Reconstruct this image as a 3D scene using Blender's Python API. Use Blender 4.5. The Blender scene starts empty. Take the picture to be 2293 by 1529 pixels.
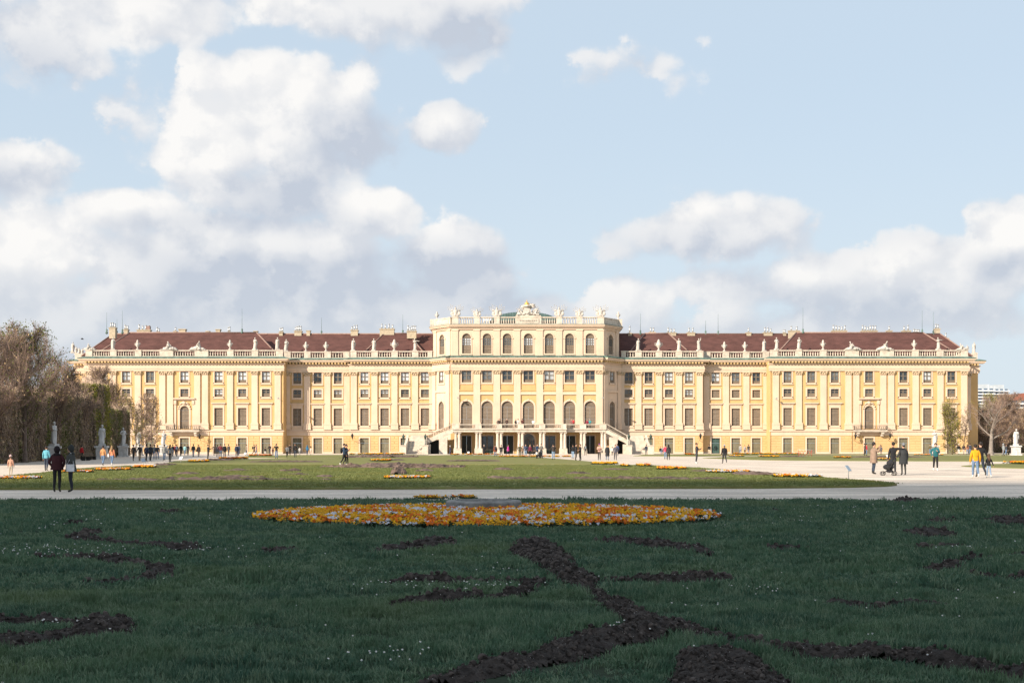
import bpy, bmesh, math, random
import numpy as np
from mathutils import Vector, Matrix

R = math.radians
random.seed(7)
rng = np.random.default_rng(11)
SC = bpy.context.scene
COL = SC.collection

# ------------------------------------------------------------------ camera
F, CX, HY, D, CAMH = 2702.0, 1146.5, 994.0, 230.0, 1.8     # focal length, axis and horizon of the photograph, distance to the facade, eye height
cam_d = bpy.data.cameras.new('camera')
cam = bpy.data.objects.new('camera', cam_d)
COL.objects.link(cam)
cam.location = (0, -D, CAMH)
cam.rotation_euler = (R(90), 0, 0)
cam_d.sensor_width = 36.0
cam_d.lens = 36.0 * F / 2293.0
cam_d.shift_y = (HY - 764.5) / 2293.0
cam_d.clip_start, cam_d.clip_end = 0.2, 9000.0
SC.camera = cam

# ------------------------------------------------------------------ light
SUN_DIR = Vector((1.1, 1.0, -0.74)).normalized()            # the way the sunlight travels
SUN_EL = math.asin(-SUN_DIR.z)
sun_d = bpy.data.lights.new('sun', 'SUN')
sun_d.energy = 5.0
sun_d.angle = R(0.5)
sun_d.color = (1.0, 0.87, 0.70)
sun = bpy.data.objects.new('sun', sun_d)
COL.objects.link(sun)
sun.rotation_euler = SUN_DIR.to_track_quat('-Z', 'Y').to_euler()
SC.view_settings.view_transform = 'Standard'
SC.view_settings.look = 'None'
SC.view_settings.gamma = 1.0
SC.view_settings.use_curve_mapping = False
SC.view_settings.exposure = 0.65

world = bpy.data.worlds.new('World')
SC.world = world
world.use_nodes = True


def build_world():
    nt = world.node_tree
    N, Lk = nt.nodes, nt.links
    N.clear()

    def val(x):
        return x if not isinstance(x, (int, float)) else None

    def math_(op, a, b=None, c=None, clamp=False, tree=None):
        t = tree or nt
        n = t.nodes.new('ShaderNodeMath')
        n.operation = op
        n.use_clamp = clamp
        for i, v in enumerate((a, b, c)):
            if v is None:
                continue
            if isinstance(v, (int, float)):
                n.inputs[i].default_value = v
            else:
                t.links.new(v, n.inputs[i])
        return n.outputs[0]

    # ---- a group that gives the cloud density for a point (azimuth, elevation, 0)
    g = bpy.data.node_groups.new('cloud_density', 'ShaderNodeTree')
    g.interface.new_socket('P', in_out='INPUT', socket_type='NodeSocketVector')
    g.interface.new_socket('Banks', in_out='OUTPUT', socket_type='NodeSocketFloat')
    g.interface.new_socket('Billows', in_out='OUTPUT', socket_type='NodeSocketFloat')
    gi = g.nodes.new('NodeGroupInput')
    go = g.nodes.new('NodeGroupOutput')
    P = gi.outputs[0]

    def noise(scale, detail, rough, stretch=(1, 1.25, 1), off=(0, 0, 0)):
        m = g.nodes.new('ShaderNodeMapping')
        m.inputs['Scale'].default_value = stretch
        m.inputs['Location'].default_value = off
        g.links.new(P, m.inputs['Vector'])
        n = g.nodes.new('ShaderNodeTexNoise')
        n.noise_dimensions = '2D'
        n.inputs['Scale'].default_value = scale
        n.inputs['Detail'].default_value = detail
        n.inputs['Roughness'].default_value = rough
        g.links.new(m.outputs[0], n.inputs['Vector'])
        return n.outputs['Fac']

    def A(px, py):
        a = math.atan((px - CX) / F)
        return a, math.atan((HY - py) / F * math.cos(a))

    blobs = [  # centre and radii (in the photograph's pixels), weight
        (630, 215, 250, 120, 1.2), (520, 305, 250, 160, 1.15), (710, 320, 250, 150, 1.15), (640, 430, 190, 110, 1.0), (480, 400, 170, 90, .9),
        (60, 560, 250, 130, 1.2), (300, 480, 190, 80, 1.1), (560, 585, 520, 130, 1.5), (850, 480, 150, 95, 1.1),
        (990, 600, 230, 120, 1.3), (420, 670, 900, 135, 1.7), (60, 690, 480, 120, 1.1), (450, 770, 1000, 120, 1.1), (880, 690, 330, 90, 1.0),
        (985, 300, 95, 58, .85),
        (20, 60, 180, 130, .95), (330, 15, 250, 85, 1.05), (660, 15, 300, 85, .95), (960, 0, 300, 85, .9), (1060, 80, 130, 80, .85),
        (50, 385, 140, 85, .9),
        (1420, 150, 150, 80, .5), (1540, 525, 310, 90, .8), (1400, 690, 210, 85, 1.0), (1590, 650, 260, 75, .85),
        (1860, 640, 250, 80, .95), (2110, 630, 230, 115, 1.05), (2290, 550, 140, 110, 1.2), (2000, 715, 560, 75, .8),
        (1230, 715, 460, 80, .85), (1600, 735, 700, 60, .7),
    ]
    acc = None
    for (px, py, rx, ry, w) in blobs:
        a, e = A(px, py)
        s = g.nodes.new('ShaderNodeVectorMath'); s.operation = 'SUBTRACT'
        g.links.new(P, s.inputs[0]); s.inputs[1].default_value = (a, e, 0)
        m = g.nodes.new('ShaderNodeVectorMath'); m.operation = 'MULTIPLY'
        g.links.new(s.outputs[0], m.inputs[0]); m.inputs[1].default_value = (F / rx, F / ry, 0)
        l = g.nodes.new('ShaderNodeVectorMath'); l.operation = 'LENGTH'
        g.links.new(m.outputs[0], l.inputs[0])
        v = math_('MULTIPLY_ADD', l.outputs['Value'], -w, w, tree=g)
        acc = v if acc is None else math_('SMOOTH_MAX', acc, v, 0.12, tree=g)
    acc = math_('MINIMUM', math_('MAXIMUM', acc, -0.75, tree=g), .80, tree=g)
    # clouds above the picture, everywhere round the sky
    hi = noise(2.2, 3, .5, (1, 1.6, 1), (3.1, 0, 0))
    hi = math_('MULTIPLY_ADD', hi, 3.4, -1.9, tree=g)
    sep = g.nodes.new('ShaderNodeSeparateXYZ'); g.links.new(P, sep.inputs[0])
    up = g.nodes.new('ShaderNodeMapRange'); up.inputs[1].default_value = .42; up.inputs[2].default_value = .62
    up.inputs[3].default_value = -1.2; up.inputs[4].default_value = 0
    g.links.new(sep.outputs['Y'], up.inputs[0])
    hi = math_('ADD', hi, up.outputs[0], tree=g)
    acc = math_('MAXIMUM', acc, hi, tree=g)
    n1 = noise(8, 6, .56)
    n2 = noise(30, 5, .6, (1, 1.1, 1), (5, 2, 0))
    t = math_('MULTIPLY_ADD', n1, 1.3, -.70, tree=g)
    t2 = math_('MULTIPLY_ADD', n2, .5, -.25, tree=g)
    vm = g.nodes.new('ShaderNodeMapping'); vm.inputs['Scale'].default_value = (1, 1.2, 1)
    wob = g.nodes.new('ShaderNodeVectorMath'); wob.operation = 'ADD'
    wn = g.nodes.new('ShaderNodeCombineXYZ')
    for k_ in (0, 1): g.links.new(math_('MULTIPLY', n2, .028, tree=g), wn.inputs[k_])
    g.links.new(P, wob.inputs[0]); g.links.new(wn.outputs[0], wob.inputs[1]); g.links.new(wob.outputs[0], vm.inputs[0])
    vo = g.nodes.new('ShaderNodeTexVoronoi'); vo.voronoi_dimensions = '2D'; vo.feature = 'SMOOTH_F1'; vo.inputs['Scale'].default_value = 15
    vo.inputs['Detail'].default_value = 1.5; vo.inputs['Roughness'].default_value = .55; vo.inputs['Smoothness'].default_value = .35
    g.links.new(vm.outputs[0], vo.inputs['Vector'])
    puff = math_('MULTIPLY_ADD', vo.outputs['Distance'], -.62, .42, tree=g)      # rounded heads
    tt = math_('ADD', math_('ADD', t, t2, tree=g), puff, tree=g)
    g.links.new(acc, go.inputs[0])
    g.links.new(tt, go.inputs[1])

    tc = N.new('ShaderNodeTexCoord')
    nrm = N.new('ShaderNodeVectorMath'); nrm.operation = 'NORMALIZE'
    Lk.new(tc.outputs['Generated'], nrm.inputs[0])
    sx = N.new('ShaderNodeSeparateXYZ'); Lk.new(nrm.outputs[0], sx.inputs[0])
    az = math_('ARCTAN2', sx.outputs['X'], sx.outputs['Y'])
    # the sky in view goes on round the horizon (folded every 0.9 rad)
    azf = math_('SUBTRACT', math_('PINGPONG', math_('ADD', az, 0.45 + 0.9 * 8), 0.9), 0.45)
    el = math_('ARCSINE', sx.outputs['Z'])
    cmb = N.new('ShaderNodeCombineXYZ'); Lk.new(azf, cmb.inputs[0]); Lk.new(el, cmb.inputs[1])

    def dens(off):
        gn = N.new('ShaderNodeGroup'); gn.node_tree = g
        if off:
            a = N.new('ShaderNodeVectorMath'); a.operation = 'ADD'
            Lk.new(cmb.outputs[0], a.inputs[0]); a.inputs[1].default_value = off
            Lk.new(a.outputs[0], gn.inputs[0])
        else:
            Lk.new(cmb.outputs[0], gn.inputs[0])
        return gn.outputs
    banks, b0 = dens(None)
    d0 = math_('ADD', banks, b0)
    d1 = dens((-0.011, 0.017, 0))[1]
    shade = None                      # which banks of cloud catch the sun and which hang in shade
    for (px, py, rx, ry, w) in (
            (600, 170, 300, 130, .55), (400, 290, 190, 150, .45), (560, 330, 190, 120, .25), (830, 330, 190, 130, -.55), (650, 450, 230, 110, -.50), (860, 200, 110, 60, .3),
            (300, 445, 190, 60, .5), (820, 440, 150, 65, .55), (60, 530, 230, 110, .55), (150, 620, 260, 90, .40), (420, 500, 190, 60, -.25), (620, 540, 420, 50, .15), (600, 640, 720, 120, -.45),
            (1000, 620, 240, 100, -.40), (970, 500, 120, 50, .25), (990, 280, 110, 45, .3), (60, 150, 190, 90, -.45), (330, 50, 230, 100, .30), (640, 30, 170, 60, .35), (600, 110, 330, 60, -.25), (1050, 85, 150, 90, -.55), (850, 125, 90, 40, -.35),
            (60, 340, 150, 45, .25), (60, 410, 150, 60, -.2), (1540, 460, 210, 40, .35), (1500, 560, 330, 70, -.22), (1380, 670, 170, 70, .45), (1560, 680, 190, 70, .25), (1730, 655, 130, 60, -.35), (1790, 620, 110, 40, .45),
            (2050, 600, 190, 70, .35), (2270, 510, 130, 90, .6), (2240, 590, 100, 45, -.45), (2000, 690, 420, 50, -.25), (1200, 660, 170, 60, -.4)):
        a, e = A(px, py)
        s_ = N.new('ShaderNodeVectorMath'); s_.operation = 'SUBTRACT'
        Lk.new(cmb.outputs[0], s_.inputs[0]); s_.inputs[1].default_value = (a, e, 0)
        m_ = N.new('ShaderNodeVectorMath'); m_.operation = 'MULTIPLY'
        Lk.new(s_.outputs[0], m_.inputs[0]); m_.inputs[1].default_value = (F / rx, F / ry, 0)
        l_ = N.new('ShaderNodeVectorMath'); l_.operation = 'DOT_PRODUCT'
        Lk.new(m_.outputs[0], l_.inputs[0]); Lk.new(m_.outputs[0], l_.inputs[1])
        q = math_('SUBTRACT', 1.0, l_.outputs['Value'], clamp=True)
        q = math_('MULTIPLY', math_('MULTIPLY', q, q), w)
        shade = q if shade is None else math_('ADD', shade, q)

    def ramp(v, a, b, lo=0, hi=1, smooth=True):
        m = N.new('ShaderNodeMapRange')
        m.interpolation_type = 'SMOOTHSTEP' if smooth else 'LINEAR'
        m.inputs[1].default_value = a; m.inputs[2].default_value = b
        m.inputs[3].default_value = lo; m.inputs[4].default_value = hi
        Lk.new(v, m.inputs[0])
        return m.outputs[0]
    fine = ramp(math_('SUBTRACT', b0, d1), -0.34, 0.34)
    lit = math_('ADD', math_('MULTIPLY', fine, .55), math_('ADD', shade, .20), clamp=True)
    crisp, soft = ramp(d0, 0.0, 0.20), ramp(d0, -0.10, 0.46)          # sunlit heads are crisp, shaded undersides fray out
    cover = math_('ADD', math_('MULTIPLY', lit, crisp), math_('MULTIPLY', math_('SUBTRACT', 1.0, lit), soft))

    sky = N.new('ShaderNodeTexSky')
    sky.sky_type = 'NISHITA'
    sky.sun_disc = False
    sky.sun_elevation = SUN_EL
    to_sun = -SUN_DIR
    sky.sun_rotation = math.atan2(to_sun.x, to_sun.y)
    sky.air_density = 1.0
    sky.dust_density = 1.2
    sky.ozone_density = 1.6

    def mix(f, a, b):
        m = N.new('ShaderNodeMix'); m.data_type = 'RGBA'
        for sock, v in ((m.inputs[0], f), (m.inputs[6], a), (m.inputs[7], b)):
            if isinstance(v, (int, float)):
                sock.default_value = v
            elif isinstance(v, tuple):
                sock.default_value = (*v, 1)
            else:
                Lk.new(v, sock)
        return m.outputs[2]
    # a thin veil of high cloud pales the blue
    K = 10 / 1.53
    veil = mix(0.85, sky.outputs[0], (.615 * K, .735 * K, .85 * K))
    low = ramp(el, 0.0, 0.30, 1, 0)
    veil = mix(math_('MULTIPLY', low, .8), veil, (.70 * K, .79 * K, .85 * K))
    cloud = mix(lit, (.545 * K, .595 * K, .685 * K), (.97 * K, .95 * K, .925 * K))
    cloud = mix(math_('MULTIPLY', ramp(el, 0.06, .16, 1, 0), .5), cloud, (.60 * K, .66 * K, .73 * K))
    out = mix(math_('MULTIPLY', cover, .94), veil, cloud)
    bg = N.new('ShaderNodeBackground')
    bg.inputs['Strength'].default_value = 0.1
    Lk.new(out, bg.inputs[0])
    wo = N.new('ShaderNodeOutputWorld')
    Lk.new(bg.outputs[0], wo.inputs[0])


build_world()
world.cycles.sampling_method = 'MANUAL'
world.cycles.sample_map_resolution = 256
SC.render.engine = 'CYCLES'
SC.cycles.max_bounces = 4
SC.cycles.diffuse_bounces = 2
SC.cycles.use_adaptive_sampling = True
SC.cycles.adaptive_threshold = 0.02
SC.cycles.caustics_reflective = False
SC.cycles.caustics_refractive = False
SC.cycles.glossy_bounces = 2
SC.cycles.transparent_max_bounces = 6
SC.cycles.use_denoising = True

# ------------------------------------------------------------------ helpers


def gnd(px, py):
    """the point of the ground seen at a pixel of the photograph"""
    d = CAMH * F / (py - HY)
    return (px - CX) * d / F, d - D


def gx(px, d):
    return (px - CX) * d / F


def tag(o, label=None, cat=None, group=None, kind=None):
    if label: o['label'] = label
    if cat: o['category'] = cat
    if group: o['group'] = group
    if kind: o['kind'] = kind
    return o


def empty(name, loc=(0, 0, 0), rz=0, parent=None):
    o = bpy.data.objects.new(name, None)
    o.empty_display_size = 0.1
    COL.objects.link(o)
    o.location = loc
    o.rotation_euler = (0, 0, rz)
    if parent: o.parent = parent
    return o


def place(name, me, parent=None, loc=(0, 0, 0), rz=0, scale=None):
    o = bpy.data.objects.new(name, me)
    COL.objects.link(o)
    o.location = loc
    o.rotation_euler = (0, 0, rz)
    if scale is not None:
        o.scale = scale if isinstance(scale, (tuple, list)) else (scale,) * 3
    if parent: o.parent = parent
    return o


class Fr:
    """a frame on plan: s runs along a facade, t goes into the building"""
    def __init__(s, x=0, y=0, ang=0):
        s.x, s.y, s.a = x, y, ang
        s.c, s.s = math.cos(ang), math.sin(ang)

    def pt(f, s, t, z):
        return (f.x + s * f.c - t * f.s, f.y + s * f.s + t * f.c, z)


F0 = Fr()


class MB:
    def __init__(s):
        s.v, s.f, s.m, s.sm = [], [], [], []

    def add(s, vs, fs, mi=0, smooth=False):
        b = len(s.v)
        s.v.extend(vs)
        for f in fs:
            s.f.append([b + i for i in f])
            s.m.append(mi)
            s.sm.append(smooth)

    def box(s, x0, x1, y0, y1, z0, z1, mi=0, fr=F0):
        p = fr.pt
        s.add([p(x0, y0, z0), p(x1, y0, z0), p(x1, y1, z0), p(x0, y1, z0), p(x0, y0, z1), p(x1, y0, z1), p(x1, y1, z1), p(x0, y1, z1)],
              [(0, 3, 2, 1), (4, 5, 6, 7), (0, 1, 5, 4), (1, 2, 6, 5), (2, 3, 7, 6), (3, 0, 4, 7)], mi)

    def quad(s, a, b, c, d, mi=0):
        s.add([a, b, c, d], [(0, 1, 2, 3)], mi)

    def prism(s, pts, y0, y1, mi=0, fr=F0):
        """an outline (x, z), counter-clockwise seen from the front, between depths y0 < y1"""
        n = len(pts)
        vs = [fr.pt(x, y0, z) for x, z in pts] + [fr.pt(x, y1, z) for x, z in pts]
        fs = [tuple(range(n)), tuple(range(2 * n - 1, n - 1, -1))]
        for i in range(n):
            j = (i + 1) % n
            fs.append((i, i + n, j + n, j))
        s.add(vs, fs, mi)

    def ring(s, outer, inner, y0, y1, mi=0, fr=F0, close=False):
        """a band between two outlines with equal point counts"""
        n = len(outer)
        vs = [fr.pt(x, y0, z) for x, z in outer] + [fr.pt(x, y0, z) for x, z in inner] + \
             [fr.pt(x, y1, z) for x, z in outer] + [fr.pt(x, y1, z) for x, z in inner]
        fs = []
        for i in range(n if close else n - 1):
            j = (i + 1) % n
            fs += [(i, n + i, n + j, j), (i, j, 2 * n + j, 2 * n + i), (n + i, 3 * n + i, 3 * n + j, n + j), (2*n+i, 2*n+j, 3*n+j, 3*n+i)]
        if not close:
            for i in (0, n - 1):
                fs.append((i, 2 * n + i, 3 * n + i, n + i))
        s.add(vs, fs, mi)

    def lathe(s, prof, cx=0, cy=0, cz=0, n=10, mi=0, smooth=True, sx=1, sy=1):
        vs, fs = [], []
        for r, z in prof:
            for k in range(n):
                a = 2 * math.pi * k / n
                vs.append((cx + r * sx * math.cos(a), cy + r * sy * math.sin(a), cz + z))
        for i in range(len(prof) - 1):
            for k in range(n):
                j = (k + 1) % n
                fs.append((i * n + k, i * n + j, (i + 1) * n + j, (i + 1) * n + k))
        fs.append(tuple(range(n - 1, -1, -1)))
        fs.append(tuple((len(prof) - 1) * n + k for k in range(n)))
        s.add(vs, fs, mi, smooth)

    def tube(s, pts, rs, n=6, mi=0, smooth=True, cap=True):
        pts = [Vector(p) for p in pts]
        if isinstance(rs, (int, float)): rs = [rs] * len(pts)
        vs, fs = [], []
        for i, p in enumerate(pts):
            t = (pts[min(i + 1, len(pts) - 1)] - pts[max(i - 1, 0)])
            if t.length < 1e-9: t = Vector((0, 0, 1))
            t.normalize()
            a = Vector((0, 0, 1)) if abs(t.z) < .9 else Vector((1, 0, 0))
            u = t.cross(a).normalized(); w = t.cross(u)
            for k in range(n):
                q = 2 * math.pi * k / n
                vs.append(tuple(p + rs[i] * (math.cos(q) * u + math.sin(q) * w)))
        for i in range(len(pts) - 1):
            for k in range(n):
                j = (k + 1) % n
                fs.append((i * n + k, (i + 1) * n + k, (i + 1) * n + j, i * n + j))
        if cap:
            fs.append(tuple(range(n)))
            fs.append(tuple((len(pts) - 1) * n + k for k in range(n - 1, -1, -1)))
        s.add(vs, fs, mi, smooth)

    def blob(s, c, r, mi=0, n=7, m=5, jit=0.0):
        cx, cy, cz = c
        rx, ry, rz = r if isinstance(r, (tuple, list)) else (r, r, r)
        vs = [(cx, cy, cz - rz)]
        for i in range(1, m):
            t = math.pi * i / m
            for k in range(n):
                a = 2 * math.pi * k / n
                q = 1 + jit * random.uniform(-1, 1)
                vs.append((cx + rx * q * math.sin(t) * math.cos(a), cy + ry * q * math.sin(t) * math.sin(a), cz - rz * q * math.cos(t)))
        vs.append((cx, cy, cz + rz))
        fs = []
        for k in range(n):
            j = (k + 1) % n
            fs.append((0, 1 + j, 1 + k))
            for i in range(m - 2):
                a, b = 1 + i * n, 1 + (i + 1) * n
                fs.append((a + k, a + j, b + j, b + k))
            fs.append((1 + (m - 2) * n + k, 1 + (m - 2) * n + j, len(vs) - 1))
        s.add(vs, fs, mi, True)

    def mesh(s, name, *mats):
        me = bpy.data.meshes.new(name)
        me.from_pydata([tuple(v) for v in s.v], [], s.f)
        for m in mats: me.materials.append(m)
        if len(mats) > 1: me.polygons.foreach_set('material_index', s.m)
        me.polygons.foreach_set('use_smooth', s.sm)
        me.update()
        return me

    def obj(s, name, mats, parent=None, loc=(0, 0, 0), rz=0):
        if not isinstance(mats, (list, tuple)): mats = [mats]
        return place(name, s.mesh(name, *mats), parent, loc, rz)


def arr_mesh(name, V, Fq, mats, mi=None, smooth=False):
    """a mesh straight from arrays: V (n,3), Fq (m,3) or (m,4)"""
    me = bpy.data.meshes.new(name)
    V = np.asarray(V, np.float32); Fq = np.asarray(Fq, np.int32)
    k = Fq.shape[1]
    me.vertices.add(len(V)); me.vertices.foreach_set('co', V.ravel())
    me.loops.add(Fq.size); me.loops.foreach_set('vertex_index', Fq.ravel())
    me.polygons.add(len(Fq))
    me.polygons.foreach_set('loop_start', np.arange(0, Fq.size, k, dtype=np.int32))
    me.polygons.foreach_set('loop_total', np.full(len(Fq), k, np.int32))
    for m in mats: me.materials.append(m)
    if mi is not None: me.polygons.foreach_set('material_index', np.asarray(mi, np.int32))
    me.polygons.foreach_set('use_smooth', np.full(len(Fq), smooth))
    me.update(calc_edges=True)
    return me


# ------------------------------------------------------------------ materials
MATS = {}


def material(name, col, rough=0.8, var=0.12, scale=3.0, bump=0.0, bscale=20.0, col2=None, metal=0.0, spec=0.3, coords='Object',
             obj_rand=0.0, stretch=(1, 1, 1), detail=5.0, trans=0.0, stain=0.0, speckle=0.0):
    if name in MATS: return MATS[name]
    m = bpy.data.materials.new(name)
    m.use_nodes = True
    nt = m.node_tree; N, L = nt.nodes, nt.links
    b = N['Principled BSDF']
    b.inputs['Roughness'].default_value = rough
    b.inputs['Metallic'].default_value = metal
    b.inputs['Specular IOR Level'].default_value = spec
    tc = N.new('ShaderNodeTexCoord')
    mp = N.new('ShaderNodeMapping'); mp.inputs['Scale'].default_value = stretch
    if coords == 'World':
        g = N.new('ShaderNodeNewGeometry'); L.new(g.outputs['Position'], mp.inputs[0])
    else:
        L.new(tc.outputs[coords], mp.inputs[0])
    n = N.new('ShaderNodeTexNoise'); n.inputs['Scale'].default_value = scale; n.inputs['Detail'].default_value = detail
    n.inputs['Roughness'].default_value = .6
    L.new(mp.outputs[0], n.inputs['Vector'])
    c2 = col2 or tuple(max(0, c * (1 - 2 * var)) for c in col)
    c1 = col if col2 else tuple(min(1, c * (1 + var)) for c in col)
    mx = N.new('ShaderNodeMix'); mx.data_type = 'RGBA'
    mr = N.new('ShaderNodeMapRange'); mr.inputs[1].default_value = .33; mr.inputs[2].default_value = .67
    L.new(n.outputs['Fac'], mr.inputs[0]); L.new(mr.outputs[0], mx.inputs[0])
    mx.inputs[6].default_value = (*c1, 1); mx.inputs[7].default_value = (*c2, 1)
    out = mx.outputs[2]
    if stain:
        mp2 = N.new('ShaderNodeMapping'); mp2.inputs['Scale'].default_value = (1.3, 1.3, .16)
        L.new(tc.outputs['Object'] if coords != 'World' else g.outputs['Position'], mp2.inputs[0])
        n3 = N.new('ShaderNodeTexNoise'); n3.inputs['Scale'].default_value = 1.1; n3.inputs['Detail'].default_value = 6
        L.new(mp2.outputs[0], n3.inputs['Vector'])
        r3 = N.new('ShaderNodeMapRange'); r3.inputs[1].default_value = .52; r3.inputs[2].default_value = .78; r3.inputs[4].default_value = stain
        L.new(n3.outputs['Fac'], r3.inputs[0])
        m3 = N.new('ShaderNodeMix'); m3.data_type = 'RGBA'
        L.new(r3.outputs[0], m3.inputs[0]); L.new(out, m3.inputs[6])
        m3.inputs[7].default_value = (col[0] * .55, col[1] * .52, col[2] * .52, 1)
        out = m3.outputs[2]
    if speckle:                                       # grit: fine light and dark grains
        n4 = N.new('ShaderNodeTexNoise'); n4.inputs['Scale'].default_value = 7.0; n4.inputs['Detail'].default_value = 4; n4.inputs['Roughness'].default_value = .8
        L.new(tc.outputs['Object'] if coords != 'World' else g.outputs['Position'], n4.inputs['Vector'])
        r4 = N.new('ShaderNodeMapRange'); r4.inputs[1].default_value = .3; r4.inputs[2].default_value = .7; r4.inputs[3].default_value = 1 - speckle; r4.inputs[4].default_value = 1 + speckle
        L.new(n4.outputs['Fac'], r4.inputs[0])
        h4 = N.new('ShaderNodeHueSaturation'); L.new(r4.outputs[0], h4.inputs['Value']); L.new(out, h4.inputs['Color']); out = h4.outputs[0]
    if obj_rand:
        oi = N.new('ShaderNodeObjectInfo')
        hs = N.new('ShaderNodeHueSaturation')
        r = N.new('ShaderNodeMapRange'); r.inputs[3].default_value = 1 - obj_rand; r.inputs[4].default_value = 1 + obj_rand
        L.new(oi.outputs['Random'], r.inputs[0]); L.new(r.outputs[0], hs.inputs['Value'])
        L.new(out, hs.inputs['Color']); out = hs.outputs[0]
    L.new(out, b.inputs['Base Color'])
    if bump:
        n2 = N.new('ShaderNodeTexNoise'); n2.inputs['Scale'].default_value = bscale; n2.inputs['Detail'].default_value = 6
        L.new(mp.outputs[0], n2.inputs['Vector'])
        bp = N.new('ShaderNodeBump'); bp.inputs['Strength'].default_value = bump; bp.inputs['Distance'].default_value = .05
        L.new(n2.outputs['Fac'], bp.inputs['Height']); L.new(bp.outputs[0], b.inputs['Normal'])
    if trans:
        tr = N.new('ShaderNodeBsdfTranslucent'); L.new(out, tr.inputs[0])
        ms = N.new('ShaderNodeMixShader'); ms.inputs[0].default_value = trans
        L.new(b.outputs[0], ms.inputs[1]); L.new(tr.outputs[0], ms.inputs[2])
        L.new(ms.outputs[0], N['Material Output'].inputs[0])
    MATS[name] = m
    return m


YEL = material('yellow_plaster', (.575, .382, .178), .9, .05, .35, .08, 9, coords='World', stain=.20)
YELG = material('peach_plaster', (.59, .40, .20), .9, .05, .5, .1, 9, coords='World', stain=.24)
CREAM = material('cream_plaster', (.63, .49, .375), .9, .04, .4, .06, 9, coords='World', stain=.22)
STONE = material('pale_stone', (.58, .51, .43), .9, .12, 1.6, .2, 8, coords='World', stain=.25)
MARBLE = material('weathered_marble', (.55, .54, .53), .8, .14, 2.2, .25, 14, stain=.45)
WOOD = material('sash_wood', (.17, .145, .12), .7, .10, 3)
SHUT = material('louvre_shutter', (.20, .158, .12), .75, .10, .8, coords='World', stretch=(1, 1, 5), obj_rand=.08)
DOORM = material('olive_door', (.17, .155, .108), .7, .08, 1.2, obj_rand=.10)
DARKDOOR = material('dark_green_door', (.018, .024, .022), .5, .2, 1.0, spec=.4)
GREEND = material('bottle_green_door', (.045, .085, .075), .55, .12, 1.0)
GLASS = material('window_glass', (.035, .045, .055), .08, .3, 1.2, coords='World', spec=.8, obj_rand=.4)
CURT = material('curtained_glass', (.52, .56, .60), .22, .12, .8, coords='World', spec=.7, obj_rand=.2)
GLASSB = material('grey_glass', (.15, .165, .175), .12, .3, .7, coords='World', spec=.7, obj_rand=.3)
TILE = material('red_roof_tile', (.102, .046, .040), .85, .15, .6, .6, 6, coords='World', stretch=(1, 1, 3))
RIDGE = material('ridge_tile', (.30, .20, .17), .85, .1, 2)
COPPER = material('green_copper', (.12, .19, .165), .7, .25, 1.2, coords='World')
DOMEC = material('dome_copper', (.085, .135, .125), .6, .2, .6, coords='World')
IRON = material('wrought_iron', (.03, .028, .026), .5, .2, 6)
BRONZE = material('green_bronze', (.06, .09, .075), .5, .2, 6)
ZINC = material('flue_metal', (.55, .56, .57), .35, .1, 6, metal=.6)
BRICK = material('chimney_plaster', (.46, .39, .29), .9, .1, 3)
GOLD = material('gilding', (.80, .50, .14), .35, .1, 5, metal=.6)
CHROME = material('grey_paint', (.3, .31, .32), .5, .1, 6)
# ------------------------------------------------------------------ the palace
CPX = 1179.5
Y_A, Y_B, Y_P, Y_C = 0.0, 1.5, -2.4, -4.8
Y_SB = 5.0                                   # side block behind the end pavilions


def pxx(side, off, Y):
    return (CPX + side * off - CX) * (D + Y) / F


PAL = empty('palace', (pxx(1, 0, 0), 0, 0))
PAL_X = PAL.location.x
tag(PAL, 'long yellow baroque palace with cream pilasters, red tiled roofs and raised centre block', 'palace')


def part(mb, name, mats, parent=None):
    """link a mesh given in world coordinates as a part of the palace (the palace's origin is on its centre line)"""
    if not isinstance(mats, (list, tuple)): mats = [mats]
    for i, v in enumerate(mb.v):
        mb.v[i] = (v[0] - PAL_X, v[1], v[2])
    return place(name, mb.mesh(name, *mats), parent or PAL)


def arc_pts(x0, x1, zs, n=12, rise=None):
    """the arch from the right springing to the left one"""
    r = (x1 - x0) / 2; c = (x0 + x1) / 2
    q = rise or r
    return [(c + r * math.cos(math.pi * k / n), zs + q * math.sin(math.pi * k / n)) for k in range(n + 1)]


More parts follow.
